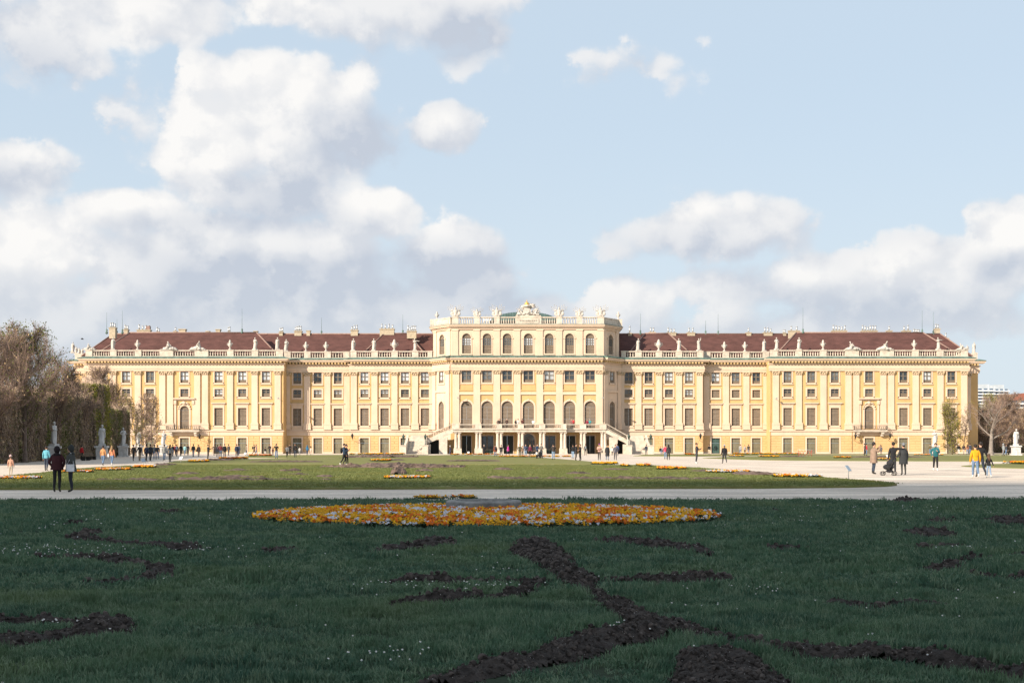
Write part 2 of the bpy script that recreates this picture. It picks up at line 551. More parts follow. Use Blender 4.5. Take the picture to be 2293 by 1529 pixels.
def facade(fr, L, z0, z1, ops, name='wall', mat=YEL, dep=.45, ret=(0, 0), back=None):
    """a wall front with real openings; ops: (s0, s1, z0, z1, arch)"""
    mb = MB()
    xs = sorted({0, L} | {o[0] for o in ops} | {o[1] for o in ops})
    zs = sorted({z0, z1} | {o[2] for o in ops} | {o[3] for o in ops})
    for i in range(len(zs) - 1):
        j = 0
        while j < len(xs) - 1:
            zc = (zs[i] + zs[i + 1]) / 2

            def hole(q):
                c = (xs[q] + xs[q + 1]) / 2
                return any(o[0] < c < o[1] and o[2] < zc < o[3] for o in ops)
            if hole(j):
                j += 1; continue
            k = j
            while k + 1 < len(xs) - 1 and not hole(k + 1): k += 1
            mb.quad(fr.pt(xs[j], 0, zs[i]), fr.pt(xs[k + 1], 0, zs[i]), fr.pt(xs[k + 1], 0, zs[i + 1]), fr.pt(xs[j], 0, zs[i + 1]))
            j = k + 1
    for (a, b, c, d, arch) in ops:
        r = (b - a) / 2 if arch else 0
        e = d - r
        mb.quad(fr.pt(a, 0, c), fr.pt(a, 0, e), fr.pt(a, dep, e), fr.pt(a, dep, c))
        mb.quad(fr.pt(b, 0, c), fr.pt(b, dep, c), fr.pt(b, dep, e), fr.pt(b, 0, e))
        if c > z0 + .01:
            mb.quad(fr.pt(a, 0, c), fr.pt(a, dep, c), fr.pt(b, dep, c), fr.pt(b, 0, c))
        if not arch:
            mb.quad(fr.pt(a, 0, d), fr.pt(b, 0, d), fr.pt(b, dep, d), fr.pt(a, dep, d))
        else:
            P = arc_pts(a, b, e)
            h = len(P) // 2
            for (x, z), (x2, z2) in zip(P[:-1], P[1:]):
                mb.quad(fr.pt(x, 0, z), fr.pt(x2, 0, z2), fr.pt(x2, dep, z2), fr.pt(x, dep, z))
            for q, cx in ((P[:h + 1], b), (P[h:], a)):
                for (x, z), (x2, z2) in zip(q[:-1], q[1:]):
                    mb.add([fr.pt(cx, 0, d), fr.pt(x2, 0, z2), fr.pt(x, 0, z)], [(0, 1, 2)])
    if ret[0]: mb.quad(fr.pt(0, ret[0], z0), fr.pt(0, 0, z0), fr.pt(0, 0, z1), fr.pt(0, ret[0], z1))
    if ret[1]: mb.quad(fr.pt(L, 0, z0), fr.pt(L, ret[1], z0), fr.pt(L, ret[1], z1), fr.pt(L, 0, z1))
    return part(mb, name, mat)


# ---- windows: meshes are shared, each window is a part with its own pieces
WCACHE = {}


def outline(w, h, arch, g=0.0, gb=0.0):
    """bottom right, up, over and down to bottom left"""
    a, b = -w / 2 - g, w / 2 + g
    if arch:
        r = w / 2
        zs = h - r
        q = r + g
        return [(b, -gb)] + [(q * math.cos(math.pi * k / 12), zs + q * math.sin(math.pi * k / 12)) for k in range(13)] + [(a, -gb)]
    return [(b, -gb), (b, h + g), (a, h + g), (a, -gb)]


def win_meshes(kind, w, h, arch, var):
    key = (kind, round(w, 2), round(h, 2), arch, var)
    if key in WCACHE: return WCACHE[key]
    parts = []
    # stone surround (the part's own mesh)
    s = MB()
    g = {'main': .28, 'top': .24, 'mezz': .30, 'door': .27, 'attic': .20, 'carch': .34, 'balc': .36, 'dark': .16, 'arcdoor': .3}[kind]
    gb = .0 if kind in ('door', 'dark', 'carch', 'balc', 'arcdoor') else g
    s.ring(outline(w, h, arch, g, gb), outline(w, h, arch), -.07, .10)
    if gb:
        s.box(-w / 2 - g, w / 2 + g, -.07, .10, -gb, 0)
        s.box(-w / 2 - g - .07, w / 2 + g + .07, -.17, .10, -gb - .09, -gb + .002)
    if kind == 'carch':
        s.box(-.14, .14, -.13, .1, h + .02, h + g + .08)            # keystone
    if kind == 'attic':
        for q in (-1, 1):                                          # imposts
            s.box(q * (w / 2 + .17) - .2, q * (w / 2 + .17) + .2, -.14, .1, h - w / 2 - .16, h - w / 2 + .06)
    parts.append(('window' if kind not in ('door', 'dark', 'arcdoor') else 'door', s.mesh('window', CREAM), None))
    if kind == 'main':
        hb = MB()
        hb.box(-w / 2 - .42, w / 2 + .42, -.14, 0, h + .62, h + .82)
        hb.box(-w / 2 - .55, w / 2 + .55, -.34, 0, h + .822, h + 1.0)
        hb.box(-w / 2 - .30, w / 2 + .30, -.05, 0, h + .30, h + .615)
        parts.append(('hood', hb.mesh('hood', CREAM), 0))
        ap = MB(); ap.box(-w / 2 - .25, w / 2 + .25, -.055, 0, -1.05, -.385)
        parts.append(('apron_panel', ap.mesh('apron_panel', CREAM), 0))
    if kind == 'balc':
        hb = MB()
        hb.box(-w / 2 - .95, w / 2 + .95, -.20, 0, h + 1.02, h + 1.25)
        hb.box(-w / 2 - 1.2, w / 2 + 1.2, -.5, 0, h + 1.252, h + 1.48)
        for q in (-1, 1):
            hb.box(q * (w / 2 + .85) - .18, q * (w / 2 + .85) + .18, -.16, 0, 0, h + .3)
            hb.box(q * (w / 2 + .85) - .24, q * (w / 2 + .85) + .24, -.36, 0, h + .302, h + 1.018)
        parts.append(('hood', hb.mesh('hood', CREAM), 0))
        cr = MB()
        for k in range(9):
            a = math.pi * (k + .5) / 9
            cr.blob((math.cos(a) * (w / 2 + .30), -.12, h - w / 2 + .12 + math.sin(a) * (w / 2 + .42)), (.15, .12, .15), jit=.2)
        cr.blob((0, -.2, h + .55), (.42, .2, .34), jit=.25)
        for q in (-1, 1): cr.blob((q * .5, -.15, h + .5), (.3, .14, .16), jit=.25)
        parts.append(('carved_crest', cr.mesh('carved_crest', CREAM), 0))
    y = .26

    def leaf(a, b, z0, z1, arc=False, rows=2, slats=True, m=SHUT, nm='shutter'):
        o = MB()
        if not arc:
            o.box(a, b, y, y + .08, z0, z1)
            st = .10
            for r in range(rows):
                u = z0 + (z1 - z0) * r / rows; v = z0 + (z1 - z0) * (r + 1) / rows
                if slats:
                    n = max(3, int((v - u - 2 * st) / .24))
                    for k in range(n):
                        q = u + st + (v - u - 2 * st) * (k + .12) / n
                        q2 = u + st + (v - u - 2 * st) * (k + .92) / n
                        yy = y - .004
                        o.add([(a + st, yy, q), (b - st, yy, q), (b - st, yy - .06, q + .02), (a + st, yy - .06, q + .02), (a + st, yy, q2), (b - st, yy, q2)],
                              [(0, 1, 2, 3), (3, 2, 5, 4), (0, 3, 4), (1, 5, 2)])
                else:
                    o.box(a + st, b - st, y - .035, y - .002, u + st, v - st)
            for (p, q, r0, r1) in ((a, a + st, z0, z1), (b - st, b, z0, z1)):
                o.box(p, q, y - .03, y - .001, r0, r1)
            for r in range(rows + 1):
                zc = z0 + (z1 - z0) * r / rows
                lo, hi = max(z0, zc - st / 2), min(z1, zc + st / 2)
                o.box(a + st, b - st, y - .03, y - .0005, lo, hi)
        else:
            r = w / 2
            e = h - r
            P = [p for p in arc_pts(-r, r, e) if a - 1e-6 <= p[0] <= b + 1e-6]
            pts = [(b, z0)] + P + [(a, z0)]
            pts = [pts[0]] + [p for p in pts[1:] if True]
            cl = []
            for p in pts:
                if not cl or (abs(p[0] - cl[-1][0]) + abs(p[1] - cl[-1][1])) > 1e-4: cl.append(p)
            o.prism(cl[::1], y, y + .08)
            for k in range(3):
                zc = z0 + (e + r * .6 - z0) * (k + .5) / 3
                hw = min(b, math.sqrt(max(0, r * r - max(0, zc - e) ** 2)) - .08)
                lo = max(a, -math.sqrt(max(0, r * r - max(0, zc - e) ** 2)) + .08)
                if hw - .08 > lo: o.box(lo + .04, hw - .04, y - .03, y - .001, zc - .07, zc + .07)
        parts.append((nm, o.mesh(nm, m), 0))

    def sash(z0, z1, nx, nz, arc=False, bw=.07):
        o = MB()
        for k in range(nx + 1):
            x = -w / 2 + w * k / nx
            q = bw * (1.5 if nx % 2 == 0 and k == nx // 2 else 1)
            a, b = max(-w / 2, x - q), min(w / 2, x + q)
            o.box(a, b, y - .06, y + .02, z0, z1)
        for k in range(nz + 1):
            z = z0 + (z1 - z0) * k / nz
            o.box(-w / 2 + .001, w / 2 - .001, y - .058, y + .018, max(z0 + .001, z - bw), min(z1 - .001, z + bw))
        parts.append(('sash', o.mesh('sash', WOOD), 0))

    def pane(z0, z1, m):
        o = MB(); o.box(-w / 2 + .002, w / 2 - .002, y + .03, y + .06, z0, z1)
        parts.append(('pane', o.mesh('pane', m), 0))
    gm = {0: CURT, 1: GLASS, 2: GLASSB}[var % 3]
    if kind == 'main':
        if var == 5:
            leaf(-w / 2, 0, h * .46, h, rows=1); leaf(0, w / 2, h * .46, h, rows=1)
            sash(0, h * .46, 2, 3); pane(0, h * .46, SHUT)
        else:
            leaf(-w / 2, -.012, 0, h); leaf(.012, w / 2, 0, h)
    elif kind == 'top':
        leaf(-w / 2, w / 2, 0, h * .24, rows=1, slats=False)
        sash(h * .24, h, 2, 2); pane(h * .24, h, gm)
    elif kind == 'mezz':
        if var >= 10:
            leaf(-w / 2, -.012, 0, h, rows=1); leaf(.012, w / 2, 0, h, rows=1)
        else:
            q = h * .45 if var < 5 else h * .3
            leaf(-w / 2, w / 2, 0, q, rows=1, slats=False)
            sash(q, h, 2, 2); pane(q, h, gm)
    elif kind == 'attic':
        q0, q1 = h * .42, h * .76
        e = h - w / 2
        leaf(-w / 2, -.012, 0, q0, rows=1); leaf(.012, w / 2, 0, q0, rows=1)
        sash(q0, e, 4, 3, bw=.045); pane(q0, e, gm)
        leaf(-w / 2, 0, e, h, arc=True); leaf(0, w / 2, e, h, arc=True)
    elif kind in ('carch', 'balc'):
        e = h - w / 2
        q = h * .36
        n = 4 if kind == 'carch' else 2
        for k in range(n):
            leaf(-w / 2 + w * k / n + .006, -w / 2 + w * (k + 1) / n - .006, 0, q, rows=1, slats=False)
        leaf(-w / 2, -.012, q + .02, e, rows=1); leaf(.012, w / 2, q + .02, e, rows=1)
        leaf(-w / 2, 0, e + .02, h, arc=True); leaf(0, w / 2, e + .02, h, arc=True)
    elif kind == 'door':
        m = GREEND if var == 9 else DOORM
        for a, b in ((-w / 2, -.012), (.012, w / 2)):
            leaf(a, b, 0, h * .66, rows=2, slats=False, m=m, nm='door_leaf')
            leaf(a, b, h * .67, h, rows=1, slats=False, m=m, nm='door_leaf')
    elif kind == 'dark':
        if var == 1:                                            # glazed opening above green lower panels
            for a, b in ((-w / 2, -w / 4), (-w / 4, 0), (0, w / 4), (w / 4, w / 2)):
                leaf(a + .005, b - .005, 0, .75, rows=1, slats=False, m=GREEND, nm='door_leaf')
            sash(.76, h, 2, 1); pane(.76, h, GLASS)
        else:
            for a, b in ((-w / 2, -.012), (.012, w / 2)):
                leaf(a, b, 0, h, rows=3, slats=False, m=DARKDOOR, nm='door_leaf')
    elif kind == 'arcdoor':
        e = h - w / 2
        sash(0, e, 6, 1); pane(0, e, GLASS)
        o = MB()
        o.prism([(w / 2, e)] + arc_pts(-w / 2, w / 2, e + .002)[1:-1] + [(-w / 2, e)], y + .03, y + .06)
        parts.append(('pane', o.mesh('pane', GLASSB), 0))
        o = MB()
        for k in range(1, 6):
            a = math.pi * k / 6
            o.tube([(0, y - .02, e), (math.cos(a) * w * .48, y - .02, e + math.sin(a) * w * .48)], .03, 4)
        o.ring([(x * .55, e + (z - e) * .55) for x, z in arc_pts(-w / 2, w / 2, e)], [(x * .48, e + (z - e) * .48) for x, z in arc_pts(-w / 2, w / 2, e)], y - .05, y)
        parts.append(('fanlight', o.mesh('fanlight', WOOD), 0))
    WCACHE[key] = parts
    return parts


def window(fr, s, z, kind, w, h, arch=False, var=0):
    ps = win_meshes(kind, w, h, arch, var)
    p = fr.pt(s, 0, z)
    root = None
    for nm, me, par in ps:
        if root is None:
            root = place(nm, me, PAL, (p[0] - PAL_X, p[1], p[2]), fr.a)
        else:
            place(nm, me, root)
    return root


# ---- pilasters
PCACHE = {}


def pilaster(fr, s, w=1.14, z0=4.52, zb=5.85, zt=14.85, zc=15.55, depth=.22, giant=True):
    key = (round(w, 2), z0, zb, zt, zc, depth, giant)
    if key not in PCACHE:
        a = MB(); a.box(-w / 2, w / 2, -depth, 0, zb, zt)
        b = MB()
        if giant:
            q = w / 2 + .14
            b.box(-q, q, -depth - .16, 0, z0, zb - .42)
            b.box(-q - .05, q + .05, -depth - .21, 0, z0 + .001, z0 + .22)
            b.box(-q - .04, q + .04, -depth - .20, 0, zb - .418, zb - .26)
            b.box(-w / 2 - .09, w / 2 + .09, -depth - .10, 0, zb - .258, zb - .002)
        else:
            b.box(-w / 2 - .06, w / 2 + .06, -depth - .06, 0, z0, zb - .002)
        c = MB()
        if giant:
            c.box(-w / 2 - .16, w / 2 + .16, -depth - .2, 0, zc - .13, zc)
            c.box(-w / 2 - .04, w / 2 + .04, -depth - .05, 0, zt + .002, zc - .132)
            for q in (-1, 1):
                c.blob((q * (w / 2 + .02), -depth - .1, zc - .30), (.21, .15, .19), n=8, m=6)
                c.blob((q * .2, -depth - .08, zt + .22), (.16, .1, .2), n=6)
            c.blob((0, -depth - .12, zc - .2), (.17, .12, .14), n=6)
            for q in (-.42, -.15, .15, .42):
                c.blob((q * w, -depth - .06, zt + .1), (.12, .07, .13), n=6, m=4)
        else:
            c.box(-w / 2 - .07, w / 2 + .07, -depth - .07, 0, zt + .002, zc)
        PCACHE[key] = (a.mesh('pilaster', CREAM), b.mesh('pedestal', CREAM), c.mesh('capital', CREAM if not giant else CAPM))
    A, B, C = PCACHE[key]
    p = fr.pt(s, 0, 0)
    o = place('pilaster', A, PAL, (p[0] - PAL_X, p[1], 0), fr.a)
    place('pedestal', B, o); place('capital', C, o)
    return o


CAPM = material('carved_capital', (.51, .395, .27), .9, .12, 3, .2, 10, coords='World')


def entab(fr, L, el, er, off=0.0, z=15.55):
    """architrave, frieze, cornice with modillions and copper, running past the ends by el / er times their projection"""
    mb = MB()

    def bx(t, za, zb, m=0):
        mb.box(-t * el, L + t * er, -t, .4, za, zb, m, fr)
    o = off
    bx(.24, z + o, z + .40)
    bx(.31, z + .402, z + .80)
    bx(.20, z + .802, z + 1.30)
    bx(.42, z + 1.302, z + 1.50)
    bx(.95, z + 1.86, z + 2.05 + o)
    bx(1.12, z + 2.052 + o, z + 2.30 + o)
    c = part(mb, 'cornice', CREAM)
    mm = MB()
    n = int(L / .62)
    for k in range(n + 1):
        s = L * (k + .5) / (n + 1)
        mm.box(s - .17, s + .17, -.86, .0, z + 1.52, z + 1.858, 0, fr)
    q = part(mm, 'modillion_row', YELM, c); q['kind'] = 'stuff'
    g = MB()
    g.add([fr.pt(-1.2 * el, -1.2, z + 2.302 + o), fr.pt(L + 1.2 * er, -1.2, z + 2.302 + o), fr.pt(L + 1.2 * er, -1.2, z + 2.42 + o), fr.pt(-1.2 * el, -1.2, z + 2.42 + o),
           fr.pt(-.2 * el, -.2, z + 2.72 + o), fr.pt(L + .2 * er, -.2, z + 2.72 + o), fr.pt(L + .2 * er, 1.0, z + 2.72 + o), fr.pt(-.2 * el, 1.0, z + 2.72 + o),
           fr.pt(L + .2 * er, 1.0, z + 2.302 + o), fr.pt(-.2 * el, 1.0, z + 2.302 + o)],
          [(0, 1, 2, 3), (3, 2, 5, 4), (4, 5, 6, 7), (1, 8, 6, 5, 2), (0, 3, 4, 7, 9), (0, 9, 8, 1), (7, 6, 8, 9)])
    part(g, 'copper_gutter', COPPER)


YELM = material('ochre_soffit', (.53, .38, .19), .9, .06, 1, coords='World')
BALC = {}


def baluster_mesh(L, h):
    key = (round(L, 1), round(h, 2))
    if key not in BALC:
        L2 = key[0]
        mb = MB()
        n = max(2, int(round(L2 / .47)))
        for k in range(n):
            x = -L2 / 2 + L2 * (k + .5) / n
            mb.lathe([(.10, 0), (.10, .06 * h), (.06, .12 * h), (.145, .36 * h), (.115, .5 * h), (.055, .78 * h), (.075, .86 * h), (.10, .94 * h), (.10, h)], x, 0, 0, 6)
        BALC[key] = mb.mesh('baluster_row', STONE)
    return BALC[key]


def balustrade(fr, L, posts, z=18.25, h=1.28, t=.25, solid=()):
    """posts: (s, width); balusters fill the gaps"""
    posts = sorted(posts)
    for (s, w) in posts:
        mb = MB()
        mb.box(s - w / 2, s + w / 2, t - .28, t + .34, z, z + h - .14, 0, fr)
        mb.box(s - w / 2 - .06, s + w / 2 + .06, t - .34, t + .40, z + h - .138, z + h + .03, 0, fr)
        mb.box(s - w / 2 - .05, s + w / 2 + .05, t - .33, t + .39, z - .002, z + .18, 0, fr)
        part(mb, 'balustrade_post', STONE)
    eds = [0.0] + [q for (s, w) in posts for q in (s - w / 2, s + w / 2)] + [L]
    for a, b in zip(eds[0::2], eds[1::2]):
        if b - a < .5: continue
        mb = MB()
        mb.box(a + .052, b - .052, t - .20, t + .26, z, z + .17, 0, fr)
        o = part(mb, 'balustrade', STONE)
        mb = MB()
        mb.box(a + .062, b - .062, t - .22, t + .28, z + h - .20, z + h, 0, fr)
        part(mb, 'handrail', STONE, o)
        me = baluster_mesh(b - a - .2, h - .374)
        p = fr.pt((a + b) / 2, t + .03, z + .172)
        q = place('baluster_row', me, o, (p[0] - PAL_X, p[1], p[2]), fr.a)
        q['kind'] = 'stuff'


ZM0, ZM1 = 5.29, 8.61
BLOCKS = []                                   # rusticated blocks of the ground floor


def rustic(fr, s0, s1, z0=0.35, z1=3.28, rows=6):
    """stone blocks in running bond between two door surrounds"""
    w = s1 - s0
    if w < .5: return
    n = max(1, int(round(w / 1.5)))
    h = (z1 - z0) / rows
    for r in range(rows):
        cuts = [s0 + w * k / n for k in range(n + 1)] if r % 2 == 0 else [s0] + [s0 + w * (k + .5) / n for k in range(n)] + [s1]
        for a, b in zip(cuts[:-1], cuts[1:]):
            BLOCKS.append((fr, (a + b) / 2, b - a - .05, z0 + r * h + .02, h - .045))


def wing_section(side, Y, off0, off1, wins, pils, zone, ret_in, ret_out):
    """one straight stretch of a wing; offsets are measured from the centre line outwards"""
    xa, xb = pxx(side, off0, Y), pxx(side, off1, Y)
    x0, x1 = min(xa, xb), max(xa, xb)
    fr = Fr(x0, Y, 0)
    L = x1 - x0
    ops = []
    wl = []
    for i, o in enumerate(wins):
        s = pxx(side, o, Y) - x0
        mid = zone == 'P' and i == 3
        wl.append((s, mid, i))
        for (w, a, b, ar) in ((1.66, 0, 2.95, False), (1.6, ZM0, ZM1, False) if not mid else (1.7, 4.62, 9.0, True), (1.52, 10.69, 12.18, False), (1.52, 13.33, 15.45, False)):
            ops.append((s - w / 2, s + w / 2, a, b, ar))
    rl, rr = (ret_in, ret_out) if side > 0 else (ret_out, ret_in)
    facade(fr, L, 0, 18.2, ops, ret=(rl, rr))
    for (s, mid, i) in wl:
        v = random.random()
        dv = 0
        if side > 0 and zone == 'B' and i == 0: dv = 9
        window(fr, s, 0, 'door', 1.66, 2.95, var=dv)
        if mid: window(fr, s, 4.62, 'balc', 1.7, 4.38, True)
        else: window(fr, s, ZM0, 'main', 1.6, ZM1 - ZM0, var=5 if (side > 0 and zone == 'B' and i == 1) else 0)
        mv = random.choice([1, 2, 1, 2, 0, 6, 7])
        if side > 0 and zone == 'B': mv = 10
        window(fr, s, 10.69, 'mezz', 1.52, 1.49, var=mv)
        if side < 0: tv = 0 if zone in 'PA' and v < .75 else random.choice([1, 2])
        else: tv = random.choice([1, 2, 2, 0, 1])
        window(fr, s, 13.33, 'top', 1.52, 2.12, var=tv)
    for o in pils:
        pilaster(fr, pxx(side, o, Y) - x0)
    # ground floor: plinth and band (cream), blocks between the doors
    mb = MB()
    eds = [0] + [q for (s, m, i) in sorted(wl) for q in (s - 1.66 / 2 - .27, s + 1.66 / 2 + .27)] + [L]
    for a, b in zip(eds[0::2], eds[1::2]):
        if b - a > .05:
            mb = MB(); mb.box(a, b, -.12, .0, 0, .33, 0, fr)
            part(mb, 'plinth', CREAM)
        rustic(fr, a + .04, b - .04)
    el, er = (0, 1) if side > 0 else (1, 0)
    el = el if (rl or zone == 'P') else 0
    el, er = (1 if rl else 0), (1 if rr else 0)
    mb = MB()
    mb.box(-.08 * el, L + .08 * er, -.08, .0, 3.42, 4.18, 0, fr)
    mb.box(-.26 * el, L + .26 * er, -.26, .0, 4.182, 4.36, 0, fr)
    mb.box(-.14 * el, L + .14 * er, -.14, .0, 4.362, 4.515, 0, fr)
    part(mb, 'string_course', CREAM)
    entab(fr, L, el, er, {'A': 0, 'B': .012, 'P': .024}[zone])
    return fr, L, x0, rl, rr


PA = [250, 296, 340.8, 387]
PB = [402.5, 446, 491.5, 536.5]
PP = [557.5, 609, 664, 720, 737.5, 798, 815.5, 870.5, 926, 979]
WA = [228, 272.8, 318.3, 363.3]
WB = [423, 468, 514]
WP = [584, 637, 690, 766.5, 843.5, 897, 950.7]
BAL_POST_Z = 18.25 + 1.31
for side in (-1, 1):
    fr, L, x0, rl, rr = wing_section(side, Y_A, 211, 395, WA, PA, 'A', 0, 1.5)
    balustrade(fr, L, [(pxx(side, o, Y_A) - x0, 1.25) for o in PA[:3]] + [(pxx(side, 388, Y_A) - x0, 1.15), (pxx(side, 217, Y_A) - x0, .9)])
    pilaster(fr, pxx(side, 214.6, Y_A) - x0, .62)
    fr, L, x0, rl, rr = wing_section(side, Y_B, 395, 546, WB, PB, 'B', 0, 0)
    balustrade(fr, L, [(pxx(side, o, Y_B) - x0, 1.25) for o in (404, 446, 491.5, 536)])
    fr, L, x0, rl, rr = wing_section(side, Y_P, 546, 988, WP, PP, 'P', 3.9, 9.0)
    balustrade(fr, L, [(pxx(side, o, Y_P) - x0, 1.25) for o in (609, 664, 870.5, 926)] + [(pxx(side, 554, Y_P) - x0, 1.3), (pxx(side, 980.5, Y_P) - x0, 1.25)]
               + [(pxx(side, o, Y_P) - x0, 2.6) for o in (728.5, 807)])
    # balcony of the end pavilion
    s = pxx(side, 766.5, Y_P) - x0
    mb = MB()
    mb.box(s - 3.1, s + 3.1, -1.35, -.27, 4.2, 4.42, 0, fr)
    mb.box(s - 2.95, s + 2.95, -1.2, -.27, 4.05, 4.198, 0, fr)
    bc = part(mb, 'balcony', STONE)
    for q in (-2.3, 2.3):
        mb = MB()
        mb.prism([(q - .25, 3.3), (q + .25, 3.3), (q + .25, 4.04), (q - .25, 4.04)], -.7, -.01, 0, fr)
        mb.box(q - .25, q + .25, -1.1, -.702, 3.7, 4.04, 0, fr)
        for i, v in enumerate(mb.v): mb.v[i] = (v[0] + s, v[1], v[2])
        part(mb, 'bracket', STONE, bc)
    mb = MB()
    for (a, b, c, d) in ((s - 3.05, s + 3.05, -1.3, -1.3), (s - 3.05, s - 3.05, -1.3, -.3), (s + 3.05, s + 3.05, -1.3, -.3)):
        p0, p1 = Vector(fr.pt(a, c, 0)), Vector(fr.pt(b, d, 0))
        for z in (4.5, 5.25): mb.tube([p0 + Vector((0, 0, z)), p1 + Vector((0, 0, z))], .03, 4)
        n = max(3, int((p1 - p0).length / .38))
        for k in range(n + 1):
            p = p0.lerp(p1, k / n)
            mb.tube([p + Vector((0, 0, 4.43)), p + Vector((0, 0, 5.25))], .018, 4)
            if k < n:
                c = p0.lerp(p1, (k + .5) / n) + Vector((0, -.02, 4.86))
                u = (p1 - p0).normalized()
                mb.tube([c + u * .15 * math.cos(a) + Vector((0, 0, .24 * math.sin(a))) for a in [2 * math.pi * i / 8 for i in range(9)]], .022, 4, cap=False)
    part(mb, 'railing', IRON, bc)

# rusticated blocks: children of the palace, alike pieces share a mesh
blk = {}
BLOCKS.sort(key=lambda b: -b[2])
rest = MB()
for i, (fr, s, w, z, h) in enumerate(BLOCKS):
    if i < 300:
        key = (round(w, 1), round(h, 2))
        if key not in blk:
            mb = MB(); q = key[0] / 2 - .02
            mb.add([(-q, 0, .0), (q, 0, .0), (q, 0, h), (-q, 0, h), (-q + .03, -.05, .03), (q - .03, -.05, .03), (q - .03, -.05, h - .03), (-q + .03, -.05, h - .03)],
                   [(4, 5, 6, 7), (0, 1, 5, 4), (1, 2, 6, 5), (2, 3, 7, 6), (3, 0, 4, 7)])
            blk[key] = mb.mesh('stone_block', YELG)
        p = fr.pt(s, -.002, z)
        place('stone_block', blk[key], PAL, (p[0] - PAL_X, p[1], p[2]), fr.a)
    else:
        rest.box(s - w / 2, s + w / 2, -.05, -.002, z, z + h, 0, fr)
if rest.v:
    o = part(rest, 'rusticated_blocks', YELG); o['kind'] = 'stuff'

# ---- side blocks set back beyond the end pavilions
for side in (-1, 1):
    xa, xb = pxx(side, 988, Y_P), pxx(side, 988, Y_P) + side * 4.75
    x0, x1 = min(xa, xb), max(xa, xb)
    fr = Fr(x0, Y_SB, 0); L = x1 - x0
    facade(fr, L, 0, 18.2, [], ret=(0, 18) if side > 0 else (18, 0))
    pilaster(fr, L / 2 + side * .35)
    entab(fr, L, 1 if side < 0 else 0, 1 if side > 0 else 0, .036)
    # the side front runs back, with its own balustrade
    f2 = Fr(x1 if side > 0 else x0, Y_SB if side > 0 else Y_SB + 18, R(90) if side > 0 else R(-90))
    balustrade(f2, 18, [(.7 if side > 0 else 17.3, 1.3), (6, 1.2), (12, 1.2)], t=.35)
    mb = MB(); mb.box(x0 + (0 if side > 0 else .35), x1 - (.35 if side > 0 else 0), Y_SB + .02, Y_SB + .5, 18.25, 19.4)
    part(mb, 'balustrade_post', STONE)
    # the flank of the pavilion in front of it
    f3 = Fr(pxx(1, 988, Y_P), Y_P + .4, R(90)) if side > 0 else Fr(pxx(-1, 988, Y_P), Y_SB - .3, R(-90))
    pilaster(f3, 1.2 if side > 0 else 5.9)
    balustrade(f3, 6.6, [(1.1 if side > 0 else 5.5, 1.1)], t=.35)

# ---- roofs
ZE, ZR = 18.75, 23.35


def hip_roof(x0, x1, yf, yb, hl, hr, ze=ZE, zr=ZR, name='roof'):
    """a hipped roof: eaves rectangle, ridge at mid depth, hl / hr = run of the hips at the ends"""
    ym = (yf + yb) / 2
    mb = MB()
    a, b, c, d = (x0, yf, ze), (x1, yf, ze), (x1, yb, ze), (x0, yb, ze)
    e, f = (x0 + hl, ym, zr), (x1 - hr, ym, zr)
    mb.add([a, b, c, d, e, f], [(0, 1, 5, 4), (1, 2, 5), (2, 3, 4, 5), (3, 0, 4)])
    o = part(mb, name, TILE)
    rt = MB()
    lines = [(e, f)]
    if hl > .1: lines += [(a, e)]
    if hr > .1: lines += [(b, f)]
    for p, q in lines:
        rt.tube([Vector(p) + Vector((0, 0, .04)), Vector(q) + Vector((0, 0, .04))], .13, 5)
    part(rt, 'ridge_tiles', RIDGE, o)
    return o


ROOFS = []
ROOFS.append(hip_roof(pxx(-1, 985, 6), pxx(1, 985, 6), 2.9, 12.9, 4.5, 4.5, zr=ZR + .12))
for side in (-1, 1):
    xa, xb = sorted((pxx(side, 556, 0), pxx(side, 962, 0)))
    hip_roof(xa, xb, -1.0, 9.0, 5, 5)
    xa, xb = sorted((pxx(side, 226, 0), pxx(side, 374, 0)))
    hip_roof(xa, xb, 1.3, 11.3, 4.0, 4.0, zr=ZR + .06)

# chimneys: pixel column, width in m, flues, depth
def chimney(px, w, n, dep, h=.8, fl=.9, cap=False):
    d = D + dep
    x = gx(px, d)
    z = 22.6 if dep > 5 else 22.3
    mb = MB()
    mb.box(x - w / 2, x + w / 2, dep - .5, dep + .5, z, 23.5 + h)
    mb.box(x - w / 2 - .1, x + w / 2 + .1, dep - .6, dep + .6, 23.5 + h + .002, 23.5 + h + .16)
    o = part(mb, 'chimney', BRICK)
    if n:
        f = MB()
        for k in range(n):
            q = x - w / 2 + w * (k + .5) / n
            hh = fl * random.uniform(.7, 1.15)
            f.tube([(q, dep, 23.5 + h + .162), (q, dep, 23.5 + h + .16 + hh)], .15, 6)
            f.tube([(q, dep, 23.5 + h + .16 + hh), (q, dep, 23.5 + h + .26 + hh)], .19, 6)
        part(f, 'flue_pipes', ZINC, o)['kind'] = 'stuff'
    if cap:
        f = MB(); f.box(x + w * .2, x + w * .45, dep - .4, dep + .4, 23.5 + h + .162, 23.5 + h + .9)
        part(f, 'brick_cap', RIDGE, o)


